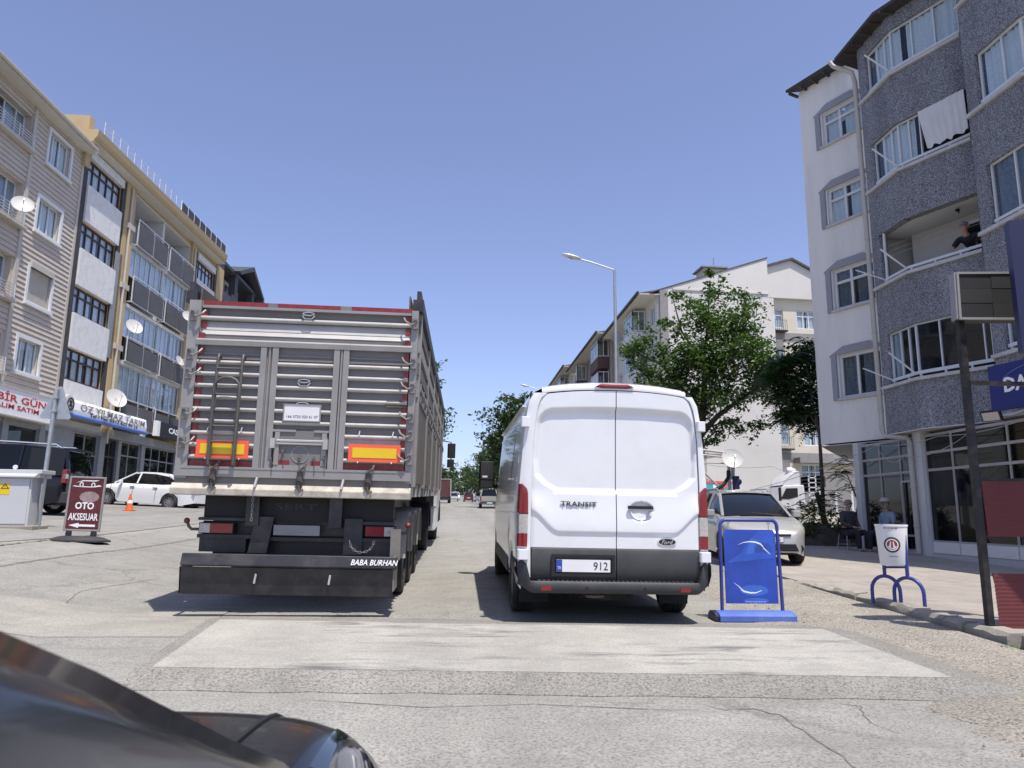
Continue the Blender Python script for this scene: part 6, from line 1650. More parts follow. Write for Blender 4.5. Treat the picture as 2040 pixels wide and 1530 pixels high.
M['orange'] = mk('orange cone plastic', (.72, .13, .03), .5, var=.1)
cn = thing('traffic_cone', 'orange traffic cone standing in front of the white saloon', 'traffic cone', T(-10.98, 25.5, G(-10.98, 25.5)))
m = MB(); m.bx(-.16, .16, -.16, .16, 0, .035); m.build('base', M['orange'], cn)
m = MB(); m.lathe([(.125, .035), (.03, .56), (.0, .57)], 18); m.build('cone', M['orange'], cn, smooth=40)
m = MB(); m.lathe([(.094, .25), (.073, .36)], 18); m.build('reflective_band', M['plate'], cn, smooth=40)

# ------------------------------------------------------------------ street furniture, right
M['blue_frame'] = mk('royal blue enamel', (.028, .042, .24), .35, var=.08, coat=.4)
M['blue_base'] = mk('sun-faded blue base', (.075, .13, .42), .5, var=.12, scale=5, dirt=(.16, .22, .42), dscale=4, damt=.5)
M['blue_print'] = mk('blue sign print', (.022, .062, .36), .35, var=.30, scale=2.2)
M['blue_light'] = mk('lighter blue print', (.04, .125, .50), .35, var=.2, scale=3)
M['blue_mid'] = mk('middle blue print', (.028, .085, .43), .35, var=.25, scale=3)
bs_ = thing('sign_stand', 'royal blue swing sign stand on a blue base beside the white van', 'pavement sign', T(3.215, 8.12, G(3, 8.12) + .005) @ RZ(-2) @ Matrix.Diagonal((.945, 1, 1, 1)))
m = MB(); pts = [(-.35, 0, .09), (-.34, 0, 1.0)] + [(-.34 + .07 * (1 - math.cos(a * math.pi / 10)), 0, 1.0 + .07 * math.sin(a * math.pi / 10)) for a in range(1, 6)] + [(.34 - .07 * (1 - math.cos(a * math.pi / 10)), 0, 1.0 + .07 * math.sin(a * math.pi / 10)) for a in range(5, 0, -1)] + [(.34, 0, 1.0), (.36, 0, .09)]
m.tube(pts, .021, 10); m.build('frame', M['blue_frame'], bs_, smooth=60)
m = MB(); m.prism([(-.43, y, z) for y, z in ((-.17, 0), (-.17, .055), (-.12, .085), (-.0, .10), (.12, .085), (.17, .055), (.17, 0))], (.88, 0, 0)); m.build('base', M['blue_base'], bs_, smooth=30)
m = MB(); m.prism([(-.47, y, z) for y, z in ((-.15, 0), (-.15, .05), (-.08, .09), (.08, .09), (.15, .05), (.15, 0))], (.04, 0, 0)); m.build('base_end', M['sign_navy'], bs_)
m = MB(); m.prism([(x, -.012, z) for x, z in ((-.30, .17), (.31, .17), (.31, .93), (.28, .965), (-.27, .965), (-.30, .93))], (0, .024, 0)); m.build('panel', M['blue_print'], bs_)
Fq = frame((0, -.0125, 0), (1, 0, 0), (0, 0, 1))
m = MB(Fq); m.prism([(-.05, .70, 0), (.03, .70, 0), (.12, .85, 0), (.02, .88, 0)], (0, 0, .0008)); m.prism([(-.14 + .17 * (1 + math.cos(a * .5236)), .31 + .06 * math.sin(a * .5236), 0) for a in range(12)], (0, 0, .0008)); m.prism([(-.10 + .15 * (1 + math.cos(a * .5236)), .20 + .03 * math.sin(a * .5236), 0) for a in range(12)], (0, 0, .0008)); m.build('print', M['blue_light'], bs_)
m = MB(Fq); m.prism([(-.29, .60, 0), (.30, .66, 0), (.30, .93, 0), (.27, .955, 0), (.10, .95, 0), (-.12, .70, 0)], (0, 0, .0004)); m.build('print', M['blue_mid'], bs_)
m = MB(Fq)
for i in range(22):
    for j in range(9):
        if (i - 11) ** 2 / 80 + (j - 3) ** 2 / 40 < 1: m.add([(.02 + i * .012, .72 + j * .012, .001), (.026 + i * .012, .72 + j * .012, .001), (.026 + i * .012, .726 + j * .012, .001), (.02 + i * .012, .726 + j * .012, .001)], [(0, 1, 2, 3)])
tag(m.build('print', M['sign_navy'], bs_), kind='stuff')
m = MB(Fq)
for i in range(14): m.add([(-.08 + i * .018, .185 + .004 * (i % 3), .001), (-.07 + i * .018, .187, .001), (-.072 + i * .018, .196, .001)], [(0, 1, 2)])
tag(m.build('scuff', M['print_white'], bs_), kind='stuff')
m = MB(Fq)
def swoosh(P, wd):
    for a, b in zip(range(len(P) - 1), range(1, len(P))):
        (x0, y0), (x1, y1) = P[a], P[b]; w0 = wd * math.sin(math.pi * (a + .15) / len(P)); w1 = wd * math.sin(math.pi * (b + .15) / len(P))
        m.add([(x0, y0 - w0, .0015), (x1, y1 - w1, .0015), (x1, y1 + w1, .0015), (x0, y0 + w0, .0015)], [(0, 1, 2, 3)])
swoosh([(-.14, .80), (-.07, .825), (0, .835), (.07, .83), (.13, .81), (.155, .785), (.165, .765), (.20, .735), (.24, .70)], .009)
swoosh([(-.21, .395), (-.16, .36), (-.135, .34), (-.12, .32), (-.09, .30), (-.02, .285), (.05, .285), (.12, .31)], .009)
m.build('swoosh', M['print_white'], bs_)
m = MB()
for x in (-.24, .24): m.lathe([(.012, -.004), (.02, -.004), (.02, .004), (.012, .004)], 10, 'Y', (x, 0, 1.045)); m.tube([(x, 0, 1.03), (x, 0, .95)], .006, 5)
m.tube([(-.35, -.0, .52), (-.30, 0, .53)], .012, 5); m.build('hanger', M['galv'], bs_)

# litter bin on two arched blue legs
bn = thing('litter_bin', 'white litter bin with round red crest on two arched blue legs at the kerb', 'litter bin', T(5.08, 8.44, G(5, 8.4) + .13))
e = Vector((.50, -.866, 0)); c1, c2 = Vector((-.055, .14, 0)), Vector((.075, -.10, 0))
for c in (c1, c2):
    m = MB(); P = [c - e * .17 + Vector((0, 0, -.03))] + [c - e * .17 * math.cos(a * math.pi / 12) + Vector((0, 0, .13 + .17 * math.sin(a * math.pi / 12))) for a in range(13)] + [c + e * .17 + Vector((0, 0, -.03))]
    m.tube(P, .021, 10); m.build('leg', M['blue_frame'], bn, smooth=60)
    m = MB(); m.tube([c + Vector((0, 0, .30)), c + Vector((0, 0, .92))], .021, 10); m.build('post', M['blue_frame'], bn, smooth=60)
m = MB(); m.tube([c1 + Vector((0, 0, .40)), c2 + Vector((0, 0, .42))], .014, 8); m.build('cross_bar', M['blue_frame'], bn)
m = MB(T(-.005, .02, 0)); m.lathe([(0, .43), (.135, .43), (.145, .45), (.167, .82), (.172, .88), (.178, .88), (.178, .90), (.16, .90), (.155, .86), (.13, .46)], 36); m.build('bucket', M['print_white'], bn, smooth=35)
# crest wrapped on the bucket, facing the camera
def on_bucket(dx, dz, off=.003):
    a = R(-122) + dx / .158; r = .145 + (.45 + 0 + dz + .22 - .45) * .06 + off
    return (-.005 + r * math.cos(a), .02 + r * math.sin(a), .45 + .22 + dz)
def disc(r0, r1, mat, off):
    m = MB(); rows = []
    for rr in [r0 + (r1 - r0) * k / 4 for k in range(5)]: rows.append([on_bucket(rr * math.cos(t * math.pi / 16), rr * math.sin(t * math.pi / 16), off) for t in range(32)])
    m.loft(rows, close=True); m.f = m.f; return m.build('crest', mat, bn)
M['crest_dark'] = mk('crest dark rim', (.06, .035, .04), .5)
M['crest_red'] = mk('crest red', (.30, .035, .03), .5, var=.15)
disc(.0, .088, M['crest_dark'], .002); disc(.0, .068, M['crest_red'], .003); disc(.055, .068, M['print_white'], .0035)
m = MB()
for s in (-1, 1): m.add([on_bucket(s * .012, -.04, .004), on_bucket(s * .034, -.035, .004), on_bucket(s * .016, .045, .004), on_bucket(s * .008, .03, .004)], [(0, 1, 2, 3)])
m.loft([[on_bucket(.05 * math.cos(t), .05 * math.sin(t) - .0, .004) for t in [3.4 + k * .12 for k in range(22)]], [on_bucket(.038 * math.cos(t), .038 * math.sin(t), .004) for t in [3.4 + k * .12 for k in range(22)]]])
m.build('crest', M['print_white'], bn)
m = MB()
for i in range(16): 
    if i % 4 != 3: x = -.07 + i * .009; m.add([on_bucket(x, .185, .004), on_bucket(x + .006, .185, .004), on_bucket(x + .006, .197, .004), on_bucket(x, .197, .004)], [(0, 1, 2, 3)])
for i in range(12): x = -.04 + i * .008; m.add([on_bucket(x, -.135, .004), on_bucket(x + .005, -.135, .004), on_bucket(x + .005, -.127, .004), on_bucket(x, -.127, .004)], [(0, 1, 2, 3)])
m.build('small_print', M['crest_dark'], bn)

# black frame with LED board; rubber mats hung on it
M['frame_black'] = mk('rusty black steel post', (.012, .012, .014), .5, metal=.2, var=.3, scale=8, dirt=(.09, .065, .05), dscale=9, damt=.7)
lf = thing('led_signboard', 'tall rusty black steel frame carrying a switched-off LED message board', 'sign', T(5.04, 6.9, G(5, 6.9) + .05))
m = MB(); m.bx(-.03, .03, -.03, .03, -.05, 3.1); m.build('post', M['frame_black'], lf)
m = MB(); m.bx(.82, .88, -.03, .03, -.05, 3.1); m.build('post', M['frame_black'], lf)
m = MB(); m.bx(.03, .82, -.02, .02, 2.42, 2.46); m.build('cross_bar', M['frame_black'], lf)
m = MB(); m.bx(.03, .82, -.02, .02, 1.46, 1.49); m.build('cross_bar', M['frame_black'], lf)
FL_ = frame((0, -.09, 3.33), (.98, -.2, -.03), (.03, 0, 1))
m = MB(FL_); m.bx(-.055, .9, -.26, .24, -.14, -.012); m.build('led_case', M['frame_black'], lf)
m = MB(FL_); m.fr(-.055, .9, -.26, .24, .022, -.012, .012); m.bx(-.075, -.055, -.25, .24, -.12, .0); m.build('led_frame', M['alu_frame'], lf)
def led_mat():
    m, nt, b = newmat('dark led matrix'); v = mapping(nt, (1, 1, 1))
    vo = nt.nodes.new("ShaderNodeTexVoronoi"); vo.inputs["Scale"].default_value = 95; vo.inputs["Randomness"].default_value = 0.0; nt.links.new(v, vo.inputs[0])
    c = ramp(nt, vo.outputs["Distance"], [(.0, (.06, .058, .05)), (.30, (.05, .048, .042)), (.42, (.012, .012, .012))]).outputs[0]
    nt.links.new(c, b.inputs["Base Color"]); b.inputs["Roughness"].default_value = .6; return m
M['led'] = led_mat()
for i in range(3):
    for j in range(3):
        u0, v0 = -.032 + i * .305, -.238 + j * .153
        box_o('led_module', lf, FL_, u0, u0 + .302, v0, v0 + .150, -.012, .0 + .003 * ((i + j) % 2), M['led'])
M['mat_red'] = mk('red rubber mat', (.12, .024, .026), .75, var=.12, scale=3, bump=.2, bscale=120)
def rubber_mat(label, x0, x1, z0, z1, y, round_):
    t = thing('rubber_mat', label, 'rubber mat', T(5.04, y, G(5, 6.9) + .05), 'red rubber mats hung on the sign frame')
    nx, nz = 60, 44; rows = []
    for j in range(nz + 1):
        z = z0 + (z1 - z0) * j / nz; row = []
        for i in range(nx + 1):
            u = i / nx; xa = x0 + round_ * (.10 * (1 - min(1, (z - z0) / .12)) ** 2); x = xa + (x1 - xa) * u
            tri = abs((x * 16 + 0) % 1 - .5) * .02
            g = .004 * math.cos((z + tri) * 2 * math.pi / .036)
            row.append((x, -.03 + g - .02 * (1 - j / nz), z))
        rows.append(row)
    m = MB(); m.loft(rows); m.loft([[(a, b + .022, c) for a, b, c in r_] for r_ in (rows[0], rows[-1])]); m.build('sheet', M['mat_red'], t, smooth=60)
rubber_mat('upper red rubber mat hung from the black sign frame', .035, .8, .93, 1.46, 6.9, 0)
rubber_mat('lower red rubber mat hung on the black sign frame, curling to the ground', .06, .8, .0, .58, 6.9, 1)
# navy panel next to the frame, nearer the camera

# street lamps
def lamp(label, x, y, h, reach):
    t = thing('street_lamp', label, 'street lamp', T(x, y, G(x, y)), 'street lamps along the right side')
    m = MB(); m.tube([(0, 0, 0), (0, 0, h)], [.085, .05], 10); m.build('pole', M['galv'], t, smooth=60)
    m = MB(); m.tube([(0, 0, h - .04), (-.04, 0, h), (-reach * .7, 0, h + .27), (-reach, 0, h + .36)], .032, 8); m.build('arm', M['pale_steel'], t, smooth=60)
    m = MB(T(-reach - .28, 0, h + .44) @ RY(14)); rows = []
    for k in range(9):
        s_ = -1 + k / 4; wd = .15 * math.sqrt(max(0, 1 - s_ ** 2 * .96)); rows.append([(.36 * s_, wd * math.cos(a * math.pi / 6), .075 * math.sqrt(max(0, 1 - s_ ** 2 * .9)) * math.sin(a * math.pi / 6)) for a in range(12)])
    m.loft(rows, close=True, cap0=True, cap1=True); o = m.build('lamp_head', M['pale_steel'], t, smooth=60)
    m = MB(T(-reach - .33, 0, h + .405) @ RY(14)); m.lathe([(0, -.05), (.09, -.035), (.115, .0)], 14); m.build('lens', M['clear_lens'], o, smooth=60)
lamp('tall street lamp rising behind the white van roof', 5.38, 25, 9.4, 1.28)
lamp('far street lamp whose head shows at the left roof corner of the white van', 6.4, 56, 9.3, 1.3)

# dish on a pole with loose pipes
pd = thing('dish_pole', 'rusty pole with slanting struts and a hanging black hose behind the silver car', 'pole', T(7.48, 20, G(7.5, 20)))
m = MB(); m.tube([(-.04, 0, 0), (-.04, 0, 2.35)], .045, 8); m.tube([(.07, -.02, 0), (.07, -.02, 2.2)], .035, 8); m.build('pole', M['galv'], pd)
m = MB(); m.tube([(-.04, 0, 1.3), (-1.1, -.1, 2.3)], .03, 7); m.tube([(-.2, 0, 1.55), (-1.2, .5, 2.25)], .02, 6); m.build('strut', M['siding_trim'], pd)
m = MB(); m.tube([(-.1, 0, 2.55), (-1.4, .6, 2.75)], .035, 7); m.tube([(-.1, 0, 2.42), (-1.4, .6, 2.6)], .03, 7); m.tube([(-.1, 0, 2.25), (-1.4, .6, 2.32)], .02, 6); m.build('pipe', M['siding_trim'], pd)
m = MB(); m.tube([(-.08, -.06, 2.05), (-.1, -.08, 1.85), (-.25, -.1, 1.65), (-.5, -.1, 1.5), (-.75, -.1, 1.44), (-.9, -.1, 1.42)], .05, 8); m.build('hose', M['black'], pd, smooth=60)
m = MB(T(.12, -.08, 1.72)); m.cbx(-.09, .09, -.06, .06, -.18, .18, .03); m.lathe([(0, -.07), (.09, -.06), (.09, .06), (0, .07)], 12, 'Y', (.06, 0, .02)); m.build('black_bundle', M['sign_navy'], pd, bevel=.02)
d_ = dish('white satellite dish on the rusty pole behind the silver car', (7.50, 19.85, 2.88), (-.12, -.85, .5), .285, group='satellite dishes right of the van', arm=(7.5, 20, 2.3))

# ------------------------------------------------------------------ overhead wires at the right
wire('thin dark cable sagging from the dish pole towards the yard', [(7.6, 20, 2.62), (12.5, 33, 3.0)], .012, 'thin cables over the yard', .25)
wire('thin dark cable crossing above the service truck to the shop corner', [(13.0, 45, 5.0), (16.5, 38, 3.9), (10.62, 19.5, 2.9)], .012, 'thin cables over the yard', .35)

# ------------------------------------------------------------------ people
def skin_body(name, V, E, Rr, mat, parent, sub=1, root=0):
    me = bpy.data.meshes.new(name); me.from_pydata(V, E, []); me.materials.append(mat)
    o = bpy.data.objects.new(name, me); COL.objects.link(o); o.parent = parent
    md = o.modifiers.new("skin", 'SKIN'); md.use_smooth_shade = True
    for i, r in enumerate(Rr):
        me.skin_vertices[0].data[i].radius = (r, r) if not isinstance(r, tuple) else r
        me.skin_vertices[0].data[i].use_root = (i == root)
    sb = o.modifiers.new("sub", 'SUBSURF'); sb.levels = sub; sb.render_levels = sub
    return o
M['roof_slate'] = mk('grey brown roof tiles', (.085, .075, .085), .85, var=.3, scale=9, bump=.4, bscale=12)
M['skin'] = mk('skin', (.36, .21, .15), .6, var=.05)
M['hair_grey'] = mk('grey hair', (.16, .155, .15), .8, var=.2, scale=30)
M['cloth_dark'] = mk('dark cloth', (.016, .017, .022), .9, var=.2, scale=12)
M['cloth_check'] = mk('dark checked shirt', (.05, .048, .062), .9, var=.5, scale=34)
M['cloth_blue'] = mk('light blue shirt', (.22, .27, .34), .9, var=.1, scale=12)
M['cloth_navy'] = mk('navy trousers', (.022, .024, .034), .9, var=.2)
M['cap'] = mk('pale flat cap', (.40, .38, .35), .9, var=.1, scale=20)
def person(label, Mx, J, top, legs, hair='hair_grey', hat=None, sleeves=.95):
    """J: joint positions; one continuous skinned body, clothes and hair as children"""
    p = thing('person', label, 'person', Mx)
    V = []; E = []; Rr = []
    def ch(pts, rad, start=None):
        prev = start
        for q, r in zip(pts, rad):
            V.append(tuple(q)); Rr.append(r); i = len(V) - 1
            if prev is not None: E.append((prev, i))
            prev = i
        return prev
    g = lambda k: Vector(J[k])
    pel = ch([g('pelvis')], [.125]); che = ch([g('pelvis').lerp(g('chest'), .5), g('chest')], [.12, .125], pel)
    nk = ch([g('neck'), g('neck').lerp(g('head'), .45)], [.055, .052], che)
    hd = ch([g('head') + Vector((0, 0, -.02)), g('head') + Vector((0, -.005, .07)), g('head') + Vector((0, -.01, .115))], [.078, .085, .05], nk)
    HANDS = {}
    for s in ('l', 'r'):
        sh = ch([g('sh' + s)], [.06], che); el = ch([g('sh' + s).lerp(g('el' + s), .5), g('el' + s)], [.05, .042], sh)
        wr = ch([g('el' + s).lerp(g('wr' + s), .5), g('wr' + s)], [.038, .028], el)
        d = (g('ha' + s) - g('wr' + s)).normalized(); side = d.cross(Vector((0, 0, 1))).normalized()
        pm = ch([g('wr' + s) + d * .05], [.035], wr)
        for k, L in enumerate((.07, .08, .076, .06)):
            b = g('wr' + s) + d * .08 + side * (.027 - .018 * k)
            ch([b, b + d * L * .5 + Vector((0, 0, -.008)), b + d * L * .85 + Vector((0, 0, -.035))], [.0095, .009, .008], pm)
        t0 = g('wr' + s) + d * .03 + side * (.03 if s == 'r' else -.03)
        ch([t0, t0 + d * .04 + side * (.02 if s == 'r' else -.02)], [.011, .009], pm)
        hp = ch([g('hip' + s)], [.095], pel); kn = ch([g('hip' + s).lerp(g('kn' + s), .5), g('kn' + s)], [.08, .062], hp)
        an = ch([g('kn' + s).lerp(g('an' + s), .4), g('an' + s)], [.056, .04], kn); ch([g('to' + s)], [.035], an)
    body = skin_body('body', V, E, Rr, M['skin'], p)
    def sub(name, keys, rad, mat, extra=()):
        v = [tuple(J[k]) for k in keys[0]]; return skin_body(name, v, keys[1], rad, M[mat], p)
    v = [g('pelvis') + Vector((0, 0, .02)), g('pelvis').lerp(g('chest'), .5), g('chest'), g('neck') - Vector((0, 0, .035))]; e = [(0, 1), (1, 2), (2, 3)]; r = [.145, .14, .145, .075]
    for s in ('l', 'r'):
        i = len(v); v += [g('sh' + s), g('sh' + s).lerp(g('el' + s), .5), g('sh' + s).lerp(g('el' + s), sleeves if sleeves <= 1 else 1)]; e += [(2, i), (i, i + 1), (i + 1, i + 2)]; r += [.08, .068, .062]
        if sleeves > 1: v += [g('el' + s).lerp(g('wr' + s), .9)]; e += [(i + 2, i + 3)]; r += [.042]
    skin_body('shirt', [tuple(q) for q in v], e, r, M[top], p)
    v = [g('pelvis')]; e = []; r = [.145]
    for s in ('l', 'r'):
        i = len(v); v += [g('hip' + s), g('hip' + s).lerp(g('kn' + s), .5), g('kn' + s), g('kn' + s).lerp(g('an' + s), .5), g('kn' + s).lerp(g('an' + s), .95)]; e += [(0, i), (i, i + 1), (i + 1, i + 2), (i + 2, i + 3), (i + 3, i + 4)]; r += [.11, .092, .078, .07, .062]
    skin_body('trousers', [tuple(q) for q in v], e, r, M[legs], p)
    for s in ('l', 'r'):
        a, t = g('an' + s), g('to' + s); skin_body('shoe', [tuple(a + Vector((0, 0, -.03))), tuple(a.lerp(t, .6) + Vector((0, 0, -.02))), tuple(t)], [(0, 1), (1, 2)], [.068, .06, .052], M['cloth_dark'], p)
    h = g('head'); f = Vector(J.get('face', (0, 1, 0))).normalized(); sd_ = Vector((0, 0, 1)).cross(f).normalized()
    m = MB(); 
    for s in (-1, 1):
        q = h + f * .082 + sd_ * s * .032 + Vector((0, 0, .035)); m.lathe([(0, -.008), (.011, -.004), (.012, .004), (0, .01)], 8, c=q)
    m.build('eyes', M['cloth_dark'], p)
    m = MB(); q = h + f * .085; m.add([q + Vector((0, 0, .035)), q + sd_ * .016 - Vector((0, 0, .008)), q - sd_ * .016 - Vector((0, 0, .008)), q + f * .028 - Vector((0, 0, .002))], [(0, 1, 3), (0, 3, 2), (1, 2, 3)]); 
    for s in (-1, 1): m.lathe([(0, -.035), (.022, -.02), (.024, .02), (0, .035)], 8, c=h + sd_ * s * .088 + Vector((0, 0, .02)))
    m.build('nose_and_ears', M['skin'], p, smooth=60)
    m = MB(); c = h - f * .018 + Vector((0, 0, .06)); m.lathe([(.088, -.05), (.094, .0), (.082, .042), (.05, .07), (0, .08)], 14, c=c); m.build('hair', M[hair], p, smooth=80)
    if hat:
        m = MB(); c = h + Vector((0, 0, .11)); m.lathe([(.13, -.01), (.125, .015), (.105, .02), (.1, .06), (.06, .085), (0, .09)], 16, c=c); m.build('cap', M[hat], p, smooth=50)
    return p
SIT = dict(pelvis=(0, 0, .52), chest=(0, .02, .86), neck=(0, .05, 1.06), head=(0, .09, 1.19), shl=(-.19, .03, .98), shr=(.19, .03, .98), ell=(-.25, .08, .72), elr=(.25, .08, .72), wrl=(-.09, .30, .62), wrr=(.08, .30, .64), hal=(.02, .36, .6), har=(-.02, .38, .62),
           hipl=(-.1, .04, .49), hipr=(.1, .04, .49), knl=(-.15, .44, .52), knr=(.15, .44, .53), anl=(-.15, .42, .09), anr=(.15, .46, .09), tol=(-.17, .60, .04), tor=(.17, .63, .04))
def seat(label, x, y, yaw):
    t = thing('stool', label, 'stool', T(x, y, G(5, y) + .03) @ RZ(yaw), 'stools by the shop front')
    MB().cbx(-.18, .18, -.2, .18, .40, .43, .03).build('seat', M['dark_steel'], t)
    for sx in (-1, 1):
        for sy in (-1, 1): m = MB(); m.tube([(sx * .14, sy * .14, .40), (sx * .19, sy * .19, 0)], .012, 6); m.build('leg', M['galv'], t)
    m = MB(); m.tube([(-.17, -.17, .16), (.17, -.17, .16), (.17, .17, .16), (-.17, .17, .16), (-.17, -.17, .16)], .008, 5); m.build('stretcher', M['galv'], t)
seat('metal-legged stool under the seated man in the checked shirt', 9.72, 18.1, 190)
person('older man in a dark checked shirt sitting on a stool before the white column', T(9.72, 18.1, G(5, 18.1) - .03) @ RZ(200), SIT, 'cloth_check', 'cloth_dark', sleeves=1.5)
seat('low stool by the shop window under the man wearing a cap', 10.50, 17.55, 85)
person('seated man in a pale cap and light blue shirt by the shop window, in profile', T(10.50, 17.55, G(5, 17.5) - .03) @ RZ(95), SIT, 'cloth_blue', 'cloth_navy', hat='cap', sleeves=.9)
# man leaning on the open balcony rail
LEAN = dict(pelvis=(0, -.42, .92), chest=(0, -.12, 1.2), neck=(0, .04, 1.36), head=(-.02, .12, 1.48), shl=(-.2, -.05, 1.3), shr=(.2, -.05, 1.3), ell=(-.36, .04, 1.08), elr=(.3, .1, 1.06), wrl=(-.46, .2, .93), wrr=(.12, .2, .95), hal=(-.52, .26, .9), har=(.02, .22, .92),
            hipl=(-.1, -.42, .9), hipr=(.1, -.42, .9), knl=(-.12, -.38, .5), knr=(.12, -.36, .5), anl=(-.12, -.45, .09), anr=(.12, -.45, .09), tol=(-.14, -.3, .04), tor=(.14, -.3, .04), face=(-.3, 1, -.1))
person('grey-haired man in a dark T-shirt leaning on the rail of the open balcony', frame(tuple(FM @ Vector((1.26, 6.26, -.30))), tuple(-md), (-.914, -.407, 0)), LEAN, 'cloth_dark', 'cloth_navy', sleeves=.9)

# ------------------------------------------------------------------ trees and hedge
def leaf_mat(name, col, col2, trans=.35):
    m = bpy.data.materials.new(name); m.use_nodes = True; nt = m.node_tree; nt.nodes.clear()
    out = nt.nodes.new("ShaderNodeOutputMaterial")
    at = nt.nodes.new("ShaderNodeAttribute"); at.attribute_name = "tone"
    c = ramp(nt, at.outputs["Fac"], [(0.0, col), (1.0, col2)]).outputs[0]
    b = nt.nodes.new("ShaderNodeBsdfPrincipled"); nt.links.new(c, b.inputs["Base Color"]); b.inputs["Roughness"].default_value = .42; b.inputs["Specular IOR Level"].default_value = .45
    tr = nt.nodes.new("ShaderNodeBsdfTranslucent"); nt.links.new(mixc(nt, 1.0, c, (1.0, 1.15, .45), 'MULTIPLY'), tr.inputs[0])
    mx = nt.nodes.new("ShaderNodeMixShader"); mx.inputs[0].default_value = trans
    nt.links.new(b.outputs[0], mx.inputs[1]); nt.links.new(tr.outputs[0], mx.inputs[2]); nt.links.new(mx.outputs[0], out.inputs[0])
    return m
M['leaf'] = leaf_mat('bright tree leaf', (.036, .078, .020), (.105, .178, .048))
M['leaf_dark'] = leaf_mat('dark tree leaf', (.016, .042, .014), (.045, .095, .028), .25)
M['leaf_far'] = leaf_mat('far tree leaf', (.030, .058, .024), (.080, .122, .048))
M['leaf_yellow'] = leaf_mat('hedge leaf', (.05, .085, .02), (.17, .18, .05))
M['bark'] = mk('tree bark', (.075, .06, .048), .9, var=.35, scale=10, bump=.6, bscale=25, stretch=(1, 1, .25))
def leaves(name, mat, parent, clumps, size, per, rnd, flat=.5, long=1.6, hang=0.0):
    """leaf-sized folded faces spread in and over uneven clumps"""
    V = []; F = []; tone = []
    for (x, y, z, r, n) in clumps:
        sub_ = [(rnd.gauss(0, .5), rnd.gauss(0, .5), rnd.gauss(0, .42), rnd.uniform(.28, .5)) for _ in range(max(4, int(n / per)))]
        for k in range(n):
            a, b, c, q = sub_[k % len(sub_)]
            p = Vector((x + r * (a + rnd.gauss(0, q * .55)), y + r * (b + rnd.gauss(0, q * .55)), z + r * (c + rnd.gauss(0, q * .45))))
            s = size * rnd.uniform(.6, 1.3)
            d = Vector((rnd.gauss(0, 1), rnd.gauss(0, 1), rnd.gauss(0, .6) - hang)).normalized()
            nrm = Vector((rnd.gauss(0, flat), rnd.gauss(0, flat), 1)); e = d.cross(nrm).normalized(); nrm = e.cross(d)
            i = len(V)
            V += [p - d * s * .5, p + e * s * .5 / long + nrm * s * .10, p + d * s * .55, p - e * s * .5 / long + nrm * s * .10]
            F += [(i, i + 1, i + 2), (i, i + 2, i + 3)]
            t = min(1, max(0, rnd.gauss(.45, .25))); tone += [t, t]
    me = bpy.data.meshes.new(name); me.from_pydata([tuple(v) for v in V], [], F); me.materials.append(mat)
    at = me.attributes.new("tone", 'FLOAT', 'FACE'); at.data.foreach_set("value", tone)
    o = bpy.data.objects.new(name, me); COL.objects.link(o)
    if parent: setp(o, parent)
    return tag(o, kind='stuff')
rnd = random.Random(11)
# leafy tree behind the van
tr = wthing('leafy_tree', 'bright green leafy street tree rising behind the white van before the pale gable', 'tree', (8.75, 27, G(8.75, 27)))
CL = [(9.62, 10.69, .27), (9.69, 9.87, .59), (8.98, 9.54, .35), (8.19, 9.72, .31), (10.7, 9.8, .43), (11.28, 9.41, .51), (9.15, 8.74, .88), (9.83, 8.35, .88), (8.24, 8.31, .49), (7.86, 8.7, .27), (10.63, 8.38, .68), (11.2, 7.79, .68), (7.05, 7.68, .68), (6.45, 7.37, .49), (7.72, 7.31, .68), (8.6, 7.13, .98), (9.78, 6.96, 1.08), (10.96, 6.79, .88), (11.75, 6.71, .68), (6.83, 6.6, .59), (7.4, 6.22, .78), (8.37, 5.95, .98), (9.53, 5.78, .98), (10.71, 5.81, .78), (11.92, 6.22, .59), (7.77, 5.55, .59), (9.11, 5.0, .68), (10.27, 4.64, .59), (11.05, 4.65, .43), (8.89, 4.04, .35), (9.47, 4.24, .39), (6.62, 5.92, .27)]
cl2 = []
for x, z, r in CL:
    cl2.append((x, 27 + rnd.uniform(-.5, .5), z, r, int(270 * (r / .6) ** 1.7) + 26))
    if r > .6: cl2.append((x + rnd.uniform(-.4, .4), 27 + rnd.choice((-1, 1)) * rnd.uniform(.9, 1.7), z + rnd.uniform(-.3, .4), r * .8, int(230 * (r / .6) ** 1.7)))
for x, z, r in ((8.3, 6.4, .9), (9.3, 6.6, 1.0), (10.2, 6.5, .9), (9.4, 7.7, .9), (9.2, 5.5, .8)): cl2.append((x, 27, z, r, 240))
leaves('crown', M['leaf'], tr, cl2, .165, 15, rnd)
m = MB()
m.tube([(8.7, 27, .6), (8.76, 27, 2.5), (8.93, 27, 4.2), (9.15, 27, 5.4), (9.3, 27, 7.1), (9.45, 27, 8.7), (9.6, 27, 10.4)], [.24, .2, .17, .13, .09, .05, .02], 8)
m.tube([(8.93, 27, 4.2), (9.61, 26.8, 5.0), (10.5, 26.7, 5.65), (11.2, 26.8, 6.1), (11.9, 26.9, 6.5)], [.12, .1, .075, .05, .02], 7)
m.tube([(9.1, 27, 5.2), (8.3, 27.2, 6.2), (7.6, 27.1, 7.0), (6.6, 27, 7.4)], [.1, .07, .05, .02], 7)
m.tube([(9.25, 27, 6.4), (10.2, 27.3, 7.4), (10.8, 27.3, 8.6), (11.1, 27.2, 9.6)], [.08, .06, .04, .015], 6)
m.tube([(9.0, 27, 4.5), (7.9, 26.6, 5.2), (7.0, 26.5, 5.9)], [.08, .05, .02], 6)
